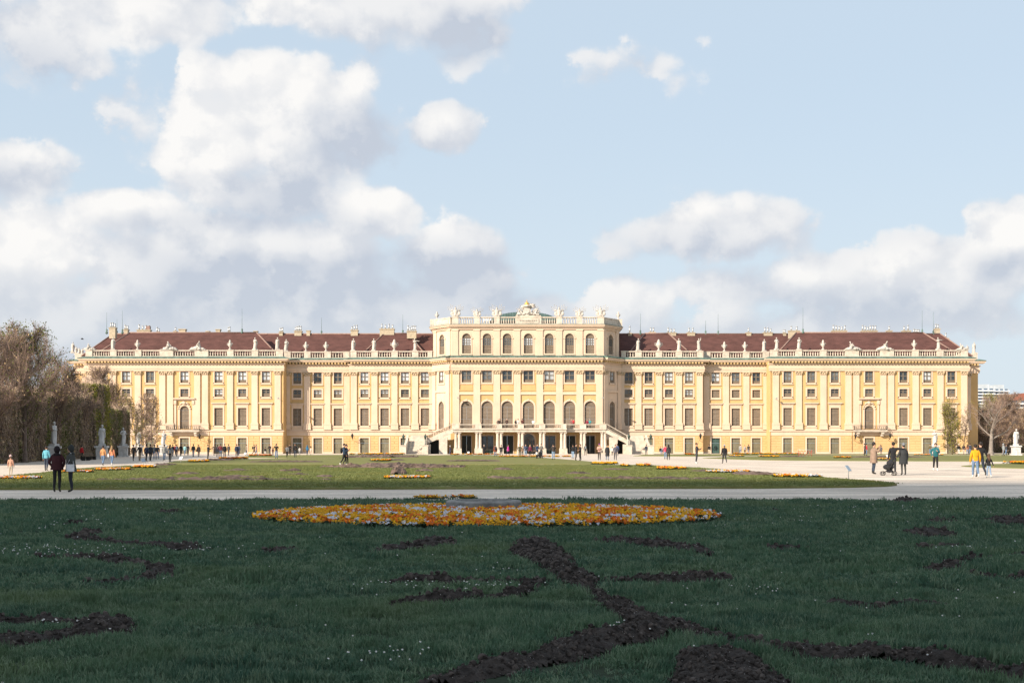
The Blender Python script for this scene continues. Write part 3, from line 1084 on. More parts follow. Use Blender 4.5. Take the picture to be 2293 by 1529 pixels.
for a in ((253, 1.2, 3, 5), (283, .8, 3, 9), (323, 2.6, 4, 5, .35, .9, True), (354, .7, 2, 8, .1), (393, .5, 1, 5, .1), (409, 1.3, 0, 5, .5), (466, .6, 0, 6, .2), (489, .8, 0, 5, .45), (513, .5, 2, 7, .1),
          (573, .7, 0, 8, .4), (630, .7, 3, 8, .2), (668, 1.4, 4, 8, .4), (691, .7, 0, 8, .5), (794, 1.4, 3, 8, .6), (867, 2.8, 4, 6.5, .7, 1.0), (922, 1.8, 5, 5, .1, .9),
          (1410, .7, 1, 8, .0, 1.2), (1460, 1.1, 2, 7, .1), (1503, 1.8, 3, 8, .1), (1547, 1.5, 2, 8, .1), (1676, .9, 1, 8, .1), (1719, 1.7, 3, 8, .1), (1756, .6, 2, 8, .0, .6), (1778, 2.1, 2, 5, .2),
          (1879, 2.8, 5, 5, .2), (1946, 3.0, 6, 5, .2), (1991, .9, 1, 5, .2), (2029, 1.5, 2, 5, .2), (2052, 1.3, 4, 8, .1, .7), (2098, .9, 2, 8.5, .9), (2118, .8, 1, 9, -.9)):
    chimney(*a)
for px, dep, h in ((239, 5, 3.2), (274, 5, 3.6), (542, 4, 3.8), (720, 8, 2.5), (902, 6.5, 3.0), (1434, 7, 3.2), (1608, 8, 3.2), (1798, 4, 4.0), (2065, 5, 3.6), (2090, 8, 3.6), (1580, 8, 2.0), (262, 8, 2.2)):
    x = gx(px, D + dep)
    mb = MB()
    mb.lathe([(.16, 0), (.28, .25), (.12, .5), (.2, .75), (.05, 1.0)], x, dep, 23.2, 7)
    mb.tube([(x, dep, 24.1), (x, dep, 24.2 + h)], [.035, .02], 4)
    part(mb, 'lightning_rod', COPPER)

# ---- the centre block
xcl, xcr = pxx(-1, 170.5, Y_C), pxx(1, 170.5, Y_C)
xal, xar = pxx(-1, 211, Y_A), pxx(1, 211, Y_A)
frC = Fr(xcl, Y_C, 0); LC = xcr - xcl
frR = Fr(xcr, Y_C, math.atan2(Y_A - Y_C, xar - xcr)); LR = math.hypot(Y_A - Y_C, xar - xcr)
frL = Fr(xal, Y_A, math.atan2(Y_C - Y_A, xcl - xal)); LL = math.hypot(Y_C - Y_A, xcl - xal)
WC = [1044.7, 1090.6, 1135.6, 1183, 1229.8, 1275.3, 1321.2]
PC = [1021, 1067.8, 1112.5, 1158.2, 1208.6, 1252.6, 1298, 1342]
sC = [gx(p, D + Y_C) - xcl for p in WC]
pC = [gx(p, D + Y_C) - xcl for p in PC]
ops = []
DK = [('dark', 1.75, 3.35, 0), ('dark', 2.35, 3.35, 1), ('dark', 2.25, 3.35, 0), ('arcdoor', 2.4, 3.75, 0), ('dark', 2.25, 3.35, 1), ('dark', 2.1, 3.35, 0), ('dark', 1.75, 3.35, 0)]
for s, (k, w, h, v) in zip(sC, DK):
    ops += [(s - w / 2, s + w / 2, 0, h, k == 'arcdoor'), (s - 1.05, s + 1.05, 4.62, 9.8, True), (s - .9, s + .9, 13.3, 15.45, False)]
facade(frC, LC, 0, 18.2, ops)
for i, (s, (k, w, h, v)) in enumerate(zip(sC, DK)):
    window(frC, s, 0, k, w, h, k == 'arcdoor', v)
    window(frC, s, 4.62, 'carch', 2.1, 5.18, True)
    window(frC, s, 13.3, 'top', 1.8, 2.15, var=[2, 2, 1, 1, 0, 1, 1][i])
for p in pC: pilaster(frC, p, 1.25, z0=4.62)
for a, b in zip(pC[:-1], pC[1:]):                       # mouldings between the giant pilasters
    mb = MB()
    mb.box(a + .63, b - .63, -.10, 0, 11.5, 11.75, 0, frC)
    mb.box(a + .63, b - .63, -.20, 0, 11.752, 11.95, 0, frC)
    mb.box(a + .8, b - .8, -.04, 0, 11.952, 13.0, 0, frC)
    part(mb, 'string_course', [YEL])
    mb = MB()
    mb.box(a + .63, b - .63, -.20, 0, 11.0, 11.498, 0, frC)
    part(mb, 'string_course', CREAM)
entab(frC, LC, 0, 0, .03)
for fr, L in ((frL, LL), (frR, LR)):
    m = L / 2
    facade(fr, L, 0, 18.2, [(m - .9, m + .9, 4.62, 9.8, True), (m - .8, m + .8, 13.3, 15.45, False)], mat=CREAM)
    window(fr, m, 4.62, 'carch', 1.8, 5.18, True)
    window(fr, m, 13.3, 'top', 1.6, 2.15, var=0)
    for s in (.75, L - .75): pilaster(fr, s, 1.1)
    mb = MB()
    mb.box(1.3, L - 1.3, -.2, 0, 11.5, 11.95, 0, fr)
    mb.box(0, L, -.2, 0, 4.2, 4.5, 0, fr)
    part(mb, 'string_course', CREAM)
    entab(fr, L, 0, 0, .042)

# attic storey above the cornice
YA2 = Y_C + .35
axl, axr = xcl + .1, xcr - .1
bxl, bxr = xal + .12, xar - .35
frA = Fr(axl, YA2, 0); LA = axr - axl
frAR = Fr(axr, YA2, math.atan2(.4 - YA2, bxr - axr)); LAR = math.hypot(.4 - YA2, bxr - axr)
frAL = Fr(bxl, .4, math.atan2(YA2 - .4, axl - bxl)); LAL = math.hypot(YA2 - .4, axl - bxl)
ZA0, ZA1 = 17.95, 23.45
sA = [gx(p, D + YA2) - axl for p in WC]
pA = [gx(p, D + YA2) - axl for p in (1019, 1067.5, 1112.4, 1157.7, 1208.7, 1252, 1297.7, 1345)]
facade(frA, LA, ZA0, ZA1, [(s - .83, s + .83, 18.72, 22.45, True) for s in sA], mat=CREAM)
for i, s in enumerate(sA): window(frA, s, 18.72, 'attic', 1.66, 3.73, True, var=2 if i % 3 else 0)
for s in pA: pilaster(frA, s, 1.15, 18.1, 18.55, 22.95, 23.2, .16, False)
for fr, L, ra, rb in ((frAL, LAL, 9, 0), (frAR, LAR, 0, 9)):
    m = L / 2
    facade(fr, L, ZA0, ZA1, [(m - .83, m + .83, 18.72, 22.45, True)], mat=CREAM)
    window(fr, m, 18.72, 'attic', 1.66, 3.73, True, var=2)
    for s in (.7, L - .7): pilaster(fr, s, 1.0, 18.1, 18.55, 22.95, 23.2, .14, False)
mb = MB()                                                     # sides of the attic
mb.quad((bxl, 14, ZA0), (bxl, .4, ZA0), (bxl, .4, ZA1), (bxl, 14, ZA1))
mb.quad((bxr, .4, ZA0), (bxr, 14, ZA0), (bxr, 14, ZA1), (bxr, .4, ZA1))
mb.quad((bxl, 14, ZA0), (bxl, 14, ZA1), (bxr, 14, ZA1), (bxr, 14, ZA0))
part(mb, 'wall', CREAM)


def plan_slab(g, z0, z1, y1=14):
    """the attic's plan grown by g, as a slab"""
    k = g * .62
    P = [(bxl - g, y1 + g), (bxl - g, .4 - k), (axl - k, YA2 - g), (axr + k, YA2 - g), (bxr + g, .4 - k), (bxr + g, y1 + g)]
    mb = MB()
    n = len(P)
    mb.add([(x, y, z0) for x, y in P] + [(x, y, z1) for x, y in P],
           [tuple(range(n)), tuple(range(2 * n - 1, n - 1, -1))] + [(i, i + n, (i + 1) % n + n, (i + 1) % n) for i in range(n)])
    return mb


for g, a, b, m, nm in ((.22, 23.2, 23.452, CREAM, 'cornice'), (.36, 23.454, 23.66, CREAM, 'cornice'), (.62, 23.662, 23.9, CREAM, 'cornice'), (.74, 23.902, 24.05, CREAM, 'cornice'), (.78, 24.052, 24.13, COPPER, 'copper_gutter')):
    part(plan_slab(g, a, b), nm, m)
zB = 24.13
pst = [(gx(p, D + YA2) - axl, w) for p, w in ((1019.5, 1.2), (1068, 1.05), (1112.5, 1.05), (1252, 1.1), (1297.5, 1.1), (1345, 1.25))]
midp = (gx(1183, D + YA2) - axl, 4.9)
balustrade(frA, LA, [pst[0], pst[1], pst[2], midp, pst[3], pst[4], pst[5]], z=zB, h=1.42, t=.1)
for fr, L in ((frAL, LAL), (frAR, LAR)):
    mb = MB()
    mb.box(.35, L - .3, .0, .4, zB, zB + 1.2, 0, fr)
    mb.box(.3, L - .25, -.06, .46, zB + 1.202, zB + 1.42, 0, fr)
    mb.box(.9, L - .9, -.05, -.001, zB + .25, zB + 1.0, 0, fr)
    part(mb, 'parapet', STONE)
for x, fr in ((bxl, -1), (bxr, 1)):
    mb = MB()
    mb.box(x - .6, x + .6, .2, 1.4, zB, zB + 1.45)
    mb.box(min(x, x - fr * .4), max(x, x - fr * .4), 1.41, 12, zB, zB + 1.3)
    part(mb, 'balustrade_post', STONE)
# the raised pedestal of the coat of arms with its row of lettering
s, w = midp
mb = MB()
mb.box(s - 2.35, s + 2.35, -.26, .5, zB + 1.45, zB + 1.68, 0, frA)
mb.box(s - 1.95, s + 1.95, -.30, -.185, zB + .22, zB + 1.12, 0, frA)
ped = part(mb, 'inscription_pedestal', STONE)
mb = MB()
q = s - 1.6
while q < s + 1.6:                                            # letters too small to read in the photograph
    lw = random.choice((.10, .14, .17))
    mb.box(q, q + .045, -.325, -.302, zB + .52, zB + .80, 0, frA)
    if lw > .12: mb.box(q + lw - .045, q + lw, -.325, -.302, zB + .52, zB + .80, 0, frA)
    if lw > .15: mb.box(q + .046, q + lw - .046, -.323, -.302, zB + random.choice((.52, .64, .75)), zB + random.choice((.57, .69, .80)) + .02, 0, frA)
    q += lw + .07
part(mb, 'lettering', material('grey_lettering', (.25, .23, .2), .7), ped)['kind'] = 'stuff'
# flat roof, dome
part(plan_slab(-.5, 24.0, 24.4), 'flat_roof', DOMEC)
mb = MB()
xd = gx(1174, D + 6)
nx, ny = 26, 10
for i in range(nx + 1):
    for j in range(ny + 1):
        u, v = i / nx * 2 - 1, j / ny * 2 - 1
        # a low vault with hipped ends
        zz = 25.35 + 2.15 * math.sqrt(max(0, 1 - min(1, abs(u) ** 2.2))) * math.sqrt(max(0, 1 - v * v)) ** .7
        mb.v.append((xd + u * 6.6, 5.5 + v * 4.5, zz))
for i in range(nx):
    for j in range(ny):
        a = i * (ny + 1) + j
        mb.f.append([a, a + ny + 1, a + ny + 2, a + 1]); mb.m.append(0); mb.sm.append(True)
dm = part(mb, 'dome', DOMEC)
mb = MB()
for i in range(1, nx):
    u = i / nx * 2 - 1
    pts = []
    for j in range(ny // 2 + 1):
        v = j / ny * 2 - 1
        pts.append((xd + u * 6.6, 5.5 + v * 4.5, 25.37 + 2.15 * math.sqrt(1 - abs(u) ** 2.2) * math.sqrt(max(0, 1 - v * v)) ** .7))
    mb.tube(pts, .04, 4)
part(mb, 'standing_seams', DOMEC, dm)
mb = MB(); mb.box(xd - 6.7, xd + 6.7, .9, 10.1, 24.4, 25.36); part(mb, 'dome_drum', material('dark_drum', (.06, .05, .045), .8))
f = MB()
for k in range(6):
    x = gx(1083 + 3.2 * k, D + 7); f.tube([(x, 7, 24.4), (x, 7, 27.2)], .07, 5)
part(f, 'flue_pipes', ZINC)

# ---- terrace on columns in front of the centre block
Y_T0, Y_T1, Y_T2 = -9.6, -11.0, Y_C
tl, tr = gx(1014, D + Y_T0), gx(1356, D + Y_T0)
cl, cr = gx(1111, D + Y_T1), gx(1268, D + Y_T1)
TER = empty('terrace', (0, 0, 0), parent=PAL)


def terrace_part(mb, name, m):
    for i, v in enumerate(mb.v): mb.v[i] = (v[0] - PAL_X, v[1], v[2])
    return place(name, mb.mesh(name, m), TER)


mb = MB()
mb.box(tl, tr, Y_T0, Y_C - .02, 4.0, 4.45)
mb.box(tl - .12, tr + .12, Y_T0 - .2, Y_C - .02, 4.452, 4.60)
mb.box(cl, cr, Y_T1, Y_T0 - .002, 4.002, 4.448)
mb.box(cl - .12, cr + .12, Y_T1 - .2, Y_T0 - .202, 4.454, 4.602)
terrace_part(mb, 'slab', STONE)
colm = MB()
colm.box(-.42, .42, -.42, .42, 0, 1.0)
colm.box(-.47, .47, -.47, .47, 0.001, .2)
colm.lathe([(.36, 1.0), (.36, 1.08), (.29, 1.16), (.28, 2.2), (.235, 3.62), (.24, 3.66)], n=12)
colm.lathe([(.26, 3.66), (.33, 3.8)], n=12)
colm.box(-.36, .36, -.36, .36, 3.802, 3.998)
colme = colm.mesh('column', STONE)
for px, px2 in ((1020.9, 1028.6), (1067.8, 1075.4), (1114.3, 1122.5), (1162.5, 1170), (1210.5, 1218), (1257.5, 1265), (1301.7, 1309), (1348.2, 1355)):
    yy = (Y_T1 if 1112 < px < 1262 else Y_T0) + .5
    for p in (px, px2): place('column', colme, TER, (gx(p, D + yy) - PAL_X, yy, 0))


def panel_rail(pts, name, mat_m, parent, h=.82, posts=True):
    """stone rail with wrought-iron scroll panels along a line of 3-D points"""
    for a, b in zip(pts[:-1], pts[1:]):
        a, b = Vector(a), Vector(b)
        u = (b - a); Ln = u.length; u.normalize()
        n = max(1, int(round(Ln / 3.9)))
        for k in range(n):
            p, q = a + u * Ln * k / n, a + u * Ln * (k + 1) / n
            mb = MB()
            for i in range(15):
                c = p.lerp(q, (i + .5) / 15) + Vector((0, 0, .40))
                mb.tube([c + u * .13 * math.cos(t) + Vector((0, 0, .27 * math.sin(t))) for t in [2 * math.pi * j / 7 for j in range(8)]], .028, 4, cap=False)
                c2 = p.lerp(q, i / 15)
                mb.tube([c2 + Vector((0, 0, .08)), c2 + Vector((0, 0, h - .1))], .022, 4)
                mb.tube([c2 + Vector((0, 0, .1)), p.lerp(q, (i + 1) / 15) + Vector((0, 0, h - .16))], .02, 3)
            for i, v in enumerate(mb.v): mb.v[i] = (v[0] - PAL_X, v[1], v[2])
            place('railing_panel', mb.mesh('railing_panel', IRONG), parent)
        mb = MB()
        w = Vector((-u.y, u.x, 0)).normalized() * .16
        for z0, z1, k in ((.0, .10, 1.0), (h - .12, h, 1.25)):
            vs = [p + w * s * k + Vector((0, 0, z)) for p in (a, b) for s in (-1, 1) for z in (z0, z1)]
            mb.add([(v.x - PAL_X, v.y, v.z) for v in vs], [(0, 4, 5, 1), (2, 3, 7, 6), (1, 5, 7, 3), (0, 2, 6, 4), (0, 1, 3, 2), (4, 6, 7, 5)])
        place('handrail', mb.mesh('handrail', STONE), parent)


IRONG = material('grey_iron_scroll', (.16, .135, .11), .6, .2, 4)
yb0, yb1 = Y_T0 + .12, Y_T1 + .12
panel_rail([(tl, yb0, 4.6), (cl, yb0, 4.6)], 'rail', None, TER)
panel_rail([(cl, yb1, 4.6), (cr, yb1, 4.6)], 'rail', None, TER)
panel_rail([(cr, yb0, 4.6), (tr, yb0, 4.6)], 'rail', None, TER)
for px, yy, w in ((1020, yb0, 1.25), (1071, yb0, 1.2), (1118, yb1, 1.0), (1166, yb1, 1.1), (1214, yb1, 1.1), (1262, yb1, 1.0), (1305, yb0, 1.2), (1350, yb0, 1.25)):
    x = gx(px, D + yy)
    mb = MB()
    mb.box(x - w / 2, x + w / 2, yy - .22, yy + .22, 4.603, 5.38)
    mb.box(x - w / 2 - .04, x + w / 2 + .04, yy - .27, yy + .27, 5.382, 5.48)
    terrace_part(mb, 'rail_post', STONE)

# ---- the two flights down: sloping along the wall, then out towards the garden
for side in (-1, 1):
    ST = empty('staircase', (0, 0, 0), parent=PAL)

    def sp(mb, name, m):
        for i, v in enumerate(mb.v): mb.v[i] = (v[0] - PAL_X, v[1], v[2])
        return place(name, mb.mesh(name, m), ST)
    X0 = (tl if side < 0 else tr)                      # terrace end
    X1 = gx(CPX + side * 226, D + Y_T0)                # landing, inner end
    X2 = gx(CPX + side * 266, D + Y_T0)                # landing, outer end
    yf, yk = Y_T0 + .05, Y_T0 + 3.4
    ZL = 2.35                                          # landing height
    n = 14
    mb = MB()
    for k in range(n):
        a, b = X0 + (X1 - X0) * k / n, X0 + (X1 - X0) * (k + 1) / n
        zt = 4.5 - (4.5 - ZL) * (k + 1) / n
        mb.box(min(a, b), max(a, b), yf + .3, yk, zt - .45, zt)
    mb.box(min(X1, X2), max(X1, X2), yf + .3, yk, 0, ZL)
    sp(mb, 'upper_steps', STONE)
    mb = MB()                                          # sloping parapet on the garden side
    A, B = (X0, 4.6), (X1 - side * .0, ZL + .15)
    P = [(A[0], A[1] - .75), (B[0], B[1] - .75), (B[0], B[1]), (A[0], A[1])]
    if side < 0: P = P[::-1]
    mb.prism(P, yf, yf + .32)
    sp(mb, 'string', STONE)
    panel_rail([(A[0] + side * .3, yf + .14, A[1]), (B[0], yf + .14, B[1])], 'rail', None, ST, h=.85)
    for q in (.36, .98):                               # piers that carry the flight
        x = X0 + (X1 - X0) * q
        mb = MB()
        zt = 4.6 + (B[1] - 4.6) * q - .78
        mb.box(x - .75, x + .75, yf - .03, yf + 1.1, 0, zt)
        sp(mb, 'pier', STONE)
    # flight towards the garden
    m = 13
    xa, xb = sorted((X1 + side * .1, X2))
    mb = MB()
    for k in range(m):
        zt = ZL * (m - k) / (m + 0)
        mb.box(xa - .02 * k, xb + .02 * k, yf + .3 - .36 * (k + 1), yf + .298 - .36 * k, 0, zt - ZL / m)
    sp(mb, 'lower_steps', STONE)
    for e, sg in ((xa, -1), (xb, 1)):
        mb = MB()
        pts = []
        y0, y1 = yf + .3, yf + .3 - .36 * (m + 1)
        for k in range(9):
            t = k / 8
            yy = y0 + (y1 - y0) * t
            zz = ZL * (1 - t) + .25
            xx = e + sg * (.1 + .9 * max(0, t - .45) ** 2)
            pts.append((xx, yy, zz))
        for p, q in zip(pts[:-1], pts[1:]):
            vs = [(v[0] + s * .22, v[1], z) for v in (p, q) for s in (-1, 1) for z in (0, v[2])]
            mb.add(vs, [(0, 4, 5, 1), (2, 3, 7, 6), (1, 5, 7, 3), (0, 2, 6, 4), (0, 1, 3, 2), (4, 6, 7, 5)])
        sp(mb, 'string', STONE)
        panel_rail([(pts[i][0], pts[i][1], pts[i][2]) for i in (0, 4, 8)], 'rail', None, ST, h=.85)
        x, y, z = pts[-1]
        mb = MB()
        mb.box(x - .5, x + .5, y - .9, y + .1, 0, 1.45); mb.box(x - .58, x + .58, y - .98, y + .18, 1.452, 1.62)
        sp(mb, 'end_post', STONE)
        la = MB()                                      # standing lantern
        la.lathe([(.2, 0), (.08, .2), (.06, .9), (.1, 1.0)], x, y - .4, 1.62, 6)
        la.lathe([(.12, 0), (.27, .55), (.29, .6), (.1, .85), (.03, 1.05)], x, y - .4, 2.62, 6)
        sp(la, 'lantern', BRONZE)
    mb = MB()                                          # landing back wall and its dark opening below the slope
    mb.box(min(X1, X2) + .2, max(X1, X2), yk - .3, yk - .02, ZL + .002, ZL + 1.0)
    sp(mb, 'parapet', STONE)
    x = X0 + (X1 - X0) * .72
    mb = MB(); mb.box(x - .85, x + .85, yk - .2, yk - .1, 0, 2.5); sp(mb, 'door_leaf', DARKDOOR)  # dark panel, no real door: paints the shade inside the opening
    mb = MB(); mb.box(min(X0, X1), max(X0, X1), yk - .08, yk + .2, 0, 2.6); mb.box(min(X0, X1), X1 if side > 0 else X0, yk + .21, yk + .24, 0, .1)
    sp(mb, 'back_wall', YELG)

# ---- lanterns on wall brackets
lm = MB()
lm.tube([(0, 0, 0), (0, -.5, .05), (0, -1.15, .35)], .05, 5)
lm.tube([(0, 0, .5), (0, -.4, .35), (0, -.9, .3)], .03, 4)
lm.lathe([(.1, 0), (.25, .5), (.27, .55), (.12, .8), (.03, 1.0)], 0, -1.15, .35, 6)
lme = lm.mesh('wall_lantern', IRON)
for px, Y in ((791, Y_A), (1566, Y_A), (374, Y_P), (451, Y_P), (1911, Y_P), (1988, Y_P)):
    place('wall_lantern', lme, PAL, (gx(px, D + Y) - PAL_X, Y - .26, 2.55))
# surveillance cameras and a flood light on the pavilion corners, drain pipes
for px, Y in ((626, Y_P), (1736, Y_P), (1026, Y_C), (1349, Y_C)):
    mb = MB(); x = gx(px, D + Y)
    mb.tube([(x, Y - .3, 10.3), (x, Y - 1.2, 10.35)], .04, 4); mb.box(x - .12, x + .12, Y - 1.5, Y - 1.0, 10.25, 10.5)
    part(mb, 'flood_light', CHROME)
for px, Y in ((634.5, Y_P), (1725, Y_P), (468.5, Y_P), (1907.8, Y_P)):
    mb = MB(); x = gx(px, D + Y); mb.tube([(x, Y - .1, .2), (x, Y - .1, 16.2)], .06, 5); part(mb, 'drain_pipe', material('yellow_pipe', (.62, .42, .2), .6))
# ------------------------------------------------------------------ ground, lawns, soil
def vnoise(x, y, seed=0):
    x = np.asarray(x, float); y = np.asarray(y, float)
    xi, yi = np.floor(x).astype(np.int64), np.floor(y).astype(np.int64)
    fx, fy = x - xi, y - yi
    fx = fx * fx * (3 - 2 * fx); fy = fy * fy * (3 - 2 * fy)

    def h(a, b):
        n = (a * 374761393 + b * 668265263 + seed * 974711) & 0x7fffffff
        n = ((n ^ (n >> 13)) * 1274126177) & 0x7fffffff
        return ((n ^ (n >> 16)) & 0xffff) / 65535.0
    return (h(xi, yi) * (1 - fx) + h(xi + 1, yi) * fx) * (1 - fy) + (h(xi, yi + 1) * (1 - fx) + h(xi + 1, yi + 1) * fx) * fy


def fbm(x, y, seed=0, oct=4):
    s, a, t = 0, 1, 0
    for o in range(oct):
        s = s + a * vnoise(np.asarray(x) * 2 ** o + 17.3 * o, np.asarray(y) * 2 ** o + 9.1 * o, seed + o)
        t += a; a *= .5
    return s / t


def in_poly(px, py, poly):
    px = np.asarray(px); py = np.asarray(py)
    r = np.zeros(px.shape, bool)
    n = len(poly)
    for i in range(n):
        (x0, y0), (x1, y1) = poly[i], poly[(i + 1) % n]
        if y0 == y1: continue
        c = ((y0 > py) != (y1 > py)) & (px < (x1 - x0) * (py - y0) / (y1 - y0) + x0)
        r ^= c
    return r


def to_px(X, Y):
    d = np.asarray(Y) + D
    return CX + np.asarray(X) * F / d, HY + CAMH * F / d


GRAVEL = material('pale_gravel', (.62, .53, .445), .95, .17, .5, .14, 30, coords='World', detail=8, stretch=(.35, 1, 1), speckle=.28)
me = arr_mesh('gravel_ground', [(-3000, -400, 0), (3000, -400, 0), (3000, 5000, 0), (-3000, 5000, 0)], [(0, 1, 2, 3)], [GRAVEL])
tag(place('gravel_ground', me), 'pale gravel paths and forecourt between the lawns and the palace', kind='structure')


def lawn_material(name, c1, c2, c3):
    m = bpy.data.materials.new(name); m.use_nodes = True
    nt = m.node_tree; N, L = nt.nodes, nt.links
    b = N['Principled BSDF']; b.inputs['Roughness'].default_value = .95; b.inputs['Specular IOR Level'].default_value = .1
    g = N.new('ShaderNodeNewGeometry')

    def nz(scale, detail, st=(1, 1, 1)):
        mp = N.new('ShaderNodeMapping'); mp.inputs['Scale'].default_value = st
        L.new(g.outputs['Position'], mp.inputs[0])
        n = N.new('ShaderNodeTexNoise'); n.inputs['Scale'].default_value = scale; n.inputs['Detail'].default_value = detail
        L.new(mp.outputs[0], n.inputs['Vector'])
        r = N.new('ShaderNodeMapRange'); r.inputs[1].default_value = .35; r.inputs[2].default_value = .65
        L.new(n.outputs['Fac'], r.inputs[0])
        return r.outputs[0]

    def mx(f, a, b_):
        q = N.new('ShaderNodeMix'); q.data_type = 'RGBA'; L.new(f, q.inputs[0])
        for s, v in ((q.inputs[6], a), (q.inputs[7], b_)):
            if isinstance(v, tuple): s.default_value = (*v, 1)
            else: L.new(v, s)
        return q.outputs[2]
    a = mx(nz(.35, 5), c1, c2)
    a = mx(nz(1.6, 6, (1, .35, 1)), a, c3)
    L.new(a, b.inputs['Base Color'])
    bp = N.new('ShaderNodeBump'); bp.inputs['Strength'].default_value = .45; bp.inputs['Distance'].default_value = .06
    n = N.new('ShaderNodeTexNoise'); n.inputs['Scale'].default_value = 9; n.inputs['Detail'].default_value = 6
    L.new(g.outputs['Position'], n.inputs['Vector']); L.new(n.outputs['Fac'], bp.inputs['Height']); L.new(bp.outputs[0], b.inputs['Normal'])
    return m


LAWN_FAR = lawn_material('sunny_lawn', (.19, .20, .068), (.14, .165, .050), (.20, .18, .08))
LAWN_NEAR = lawn_material('shade_toned_lawn', (.024, .042, .024), (.018, .032, .018), (.028, .040, .024))  # far darker than the sunny lawn: foreground shade put into the colour
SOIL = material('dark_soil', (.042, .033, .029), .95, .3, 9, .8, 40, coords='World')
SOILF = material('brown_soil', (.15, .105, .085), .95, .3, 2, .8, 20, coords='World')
SPECK = material('pale_grit', (.40, .37, .35), .9, .2, 3)


def lawn_poly(name, pxs, mat, label, h=.06):
    pts = [gnd(x, y) for x, y in pxs]
    # round the outline
    dens = []
    n = len(pts)
    for i in range(n):
        a, b = Vector(pts[i]), Vector(pts[(i + 1) % n])
        k = max(1, int((b - a).length / 1.2))
        for j in range(k):
            p = a.lerp(b, j / k)
            w = .10 * (float(vnoise(p.x * 1.3, p.y * 1.3, 5)) - .5)
            dens.append((p.x + w, p.y + w))
    bm = bmesh.new()
    top = [bm.verts.new((x, y, h)) for x, y in dens]
    bot = [bm.verts.new((x, y, -.02)) for x, y in dens]
    f = bm.faces.new(top)
    if f.normal.z < 0: f.normal_flip()
    m = len(dens)
    for i in range(m):
        j = (i + 1) % m
        bm.faces.new((top[i], bot[i], bot[j], top[j]))
    bm.normal_update()
    bmesh.ops.triangulate(bm, faces=[f for f in bm.faces if len(f.verts) > 4])
    bmesh.ops.recalc_face_normals(bm, faces=bm.faces)
    me = bpy.data.meshes.new(name); bm.to_mesh(me); bm.free()
    me.materials.append(mat)
    tag(place(name, me), label, kind='structure')
    return dens


L2 = [(-900, 1100), (0, 1097), (600, 1096.5), (1146, 1095), (1700, 1094), (1900, 1092), (1985, 1089.5), (2008, 1087), (1990, 1084.5), (1950, 1081), (1840, 1072), (1700, 1061),
      (1560, 1050), (1430, 1043.5), (1330, 1042.3), (800, 1043.2), (400, 1043.6), (301, 1045), (180, 1051.5), (90, 1062), (0, 1071), (-150, 1078), (-500, 1088)]
L3 = [(361, 1040.5), (391, 1033), (480, 1028.5), (620, 1027), (760, 1026.2), (900, 1021), (1000, 1019), (1127, 1019.7), (1200, 1024), (1280, 1030), (1358, 1037.5), (1340, 1039.6), (800, 1040.6)]
L4 = [(520, 1024.5), (560, 1021), (640, 1019), (860, 1018.2), (960, 1018.4), (880, 1020.3), (760, 1025.2), (640, 1025.8)]
R1 = [(1418, 1021), (1440, 1018.3), (1640, 1016.6), (2200, 1016.6), (2450, 1017), (2450, 1018.6), (1900, 1018.8), (1700, 1020.5), (1560, 1021.8)]
R2 = [(1573, 1025.5), (1640, 1022.7), (1750, 1021.2), (1900, 1020), (2293, 1020), (2500, 1020), (2500, 1036), (2293, 1033.5), (1900, 1032), (1720, 1030.5), (1640, 1028.3)]
R3 = [(2153, 1044), (2200, 1040), (2293, 1038), (2500, 1037), (2500, 1054), (2293, 1049), (2200, 1047)]
LAWNS = {}
for nm, p, lb in (('L2', L2, 'broad sunlit lawn just beyond the gravel path, dotted with soil'), ('L3', L3, 'sunlit lawn before the staircase behind the thin gravel strip'),
                  ('L4', L4, 'narrow lawn strip at the foot of the long wing'), ('R1', R1, 'thin lawn strip along the palace foot on its right half'),
                  ('R2', R2, 'wide lawn with flower strips before the right pavilion'), ('R3', R3, 'lawn corner behind the walking family at the right edge')):
    LAWNS[nm] = lawn_poly('lawn', p, LAWN_FAR, lb, .09 if nm == 'L2' else .05)

# near lawn: an uneven sheet
NL0, NL1 = 3.0, 37.3


def near_edge(X):
    return NL1 + .10 * np.sin(np.asarray(X) * .9) + .25 * (vnoise(np.asarray(X) * 1.7, 3.3, 8) - .5) + np.asarray(X) * .012


def hz(X, Y):
    return .05 + .075 * (fbm(X * .55, Y * .8, 21, 3) - .5) + .05 * (vnoise(X * 1.7, Y * 2.6, 31) - .5)


nx, ny = 321, 161
gxs = np.linspace(-44, 44, nx)
t = np.linspace(0, 1, ny)
X = np.repeat(gxs[:, None], ny, 1)
dd = NL0 + (near_edge(X) - NL0) * t[None, :] ** 1.3
Y = dd - D
Z = hz(X, Y)
Z[:, -1] = -.02
V = np.stack([X, Y, Z], -1).reshape(-1, 3)
i = (np.arange(nx - 1)[:, None] * ny + np.arange(ny - 1)[None, :]).ravel()
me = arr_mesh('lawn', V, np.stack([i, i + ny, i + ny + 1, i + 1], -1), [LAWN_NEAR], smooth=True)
tag(place('lawn', me), 'dark shaded foreground lawn crossed by strips of bare soil', kind='structure')

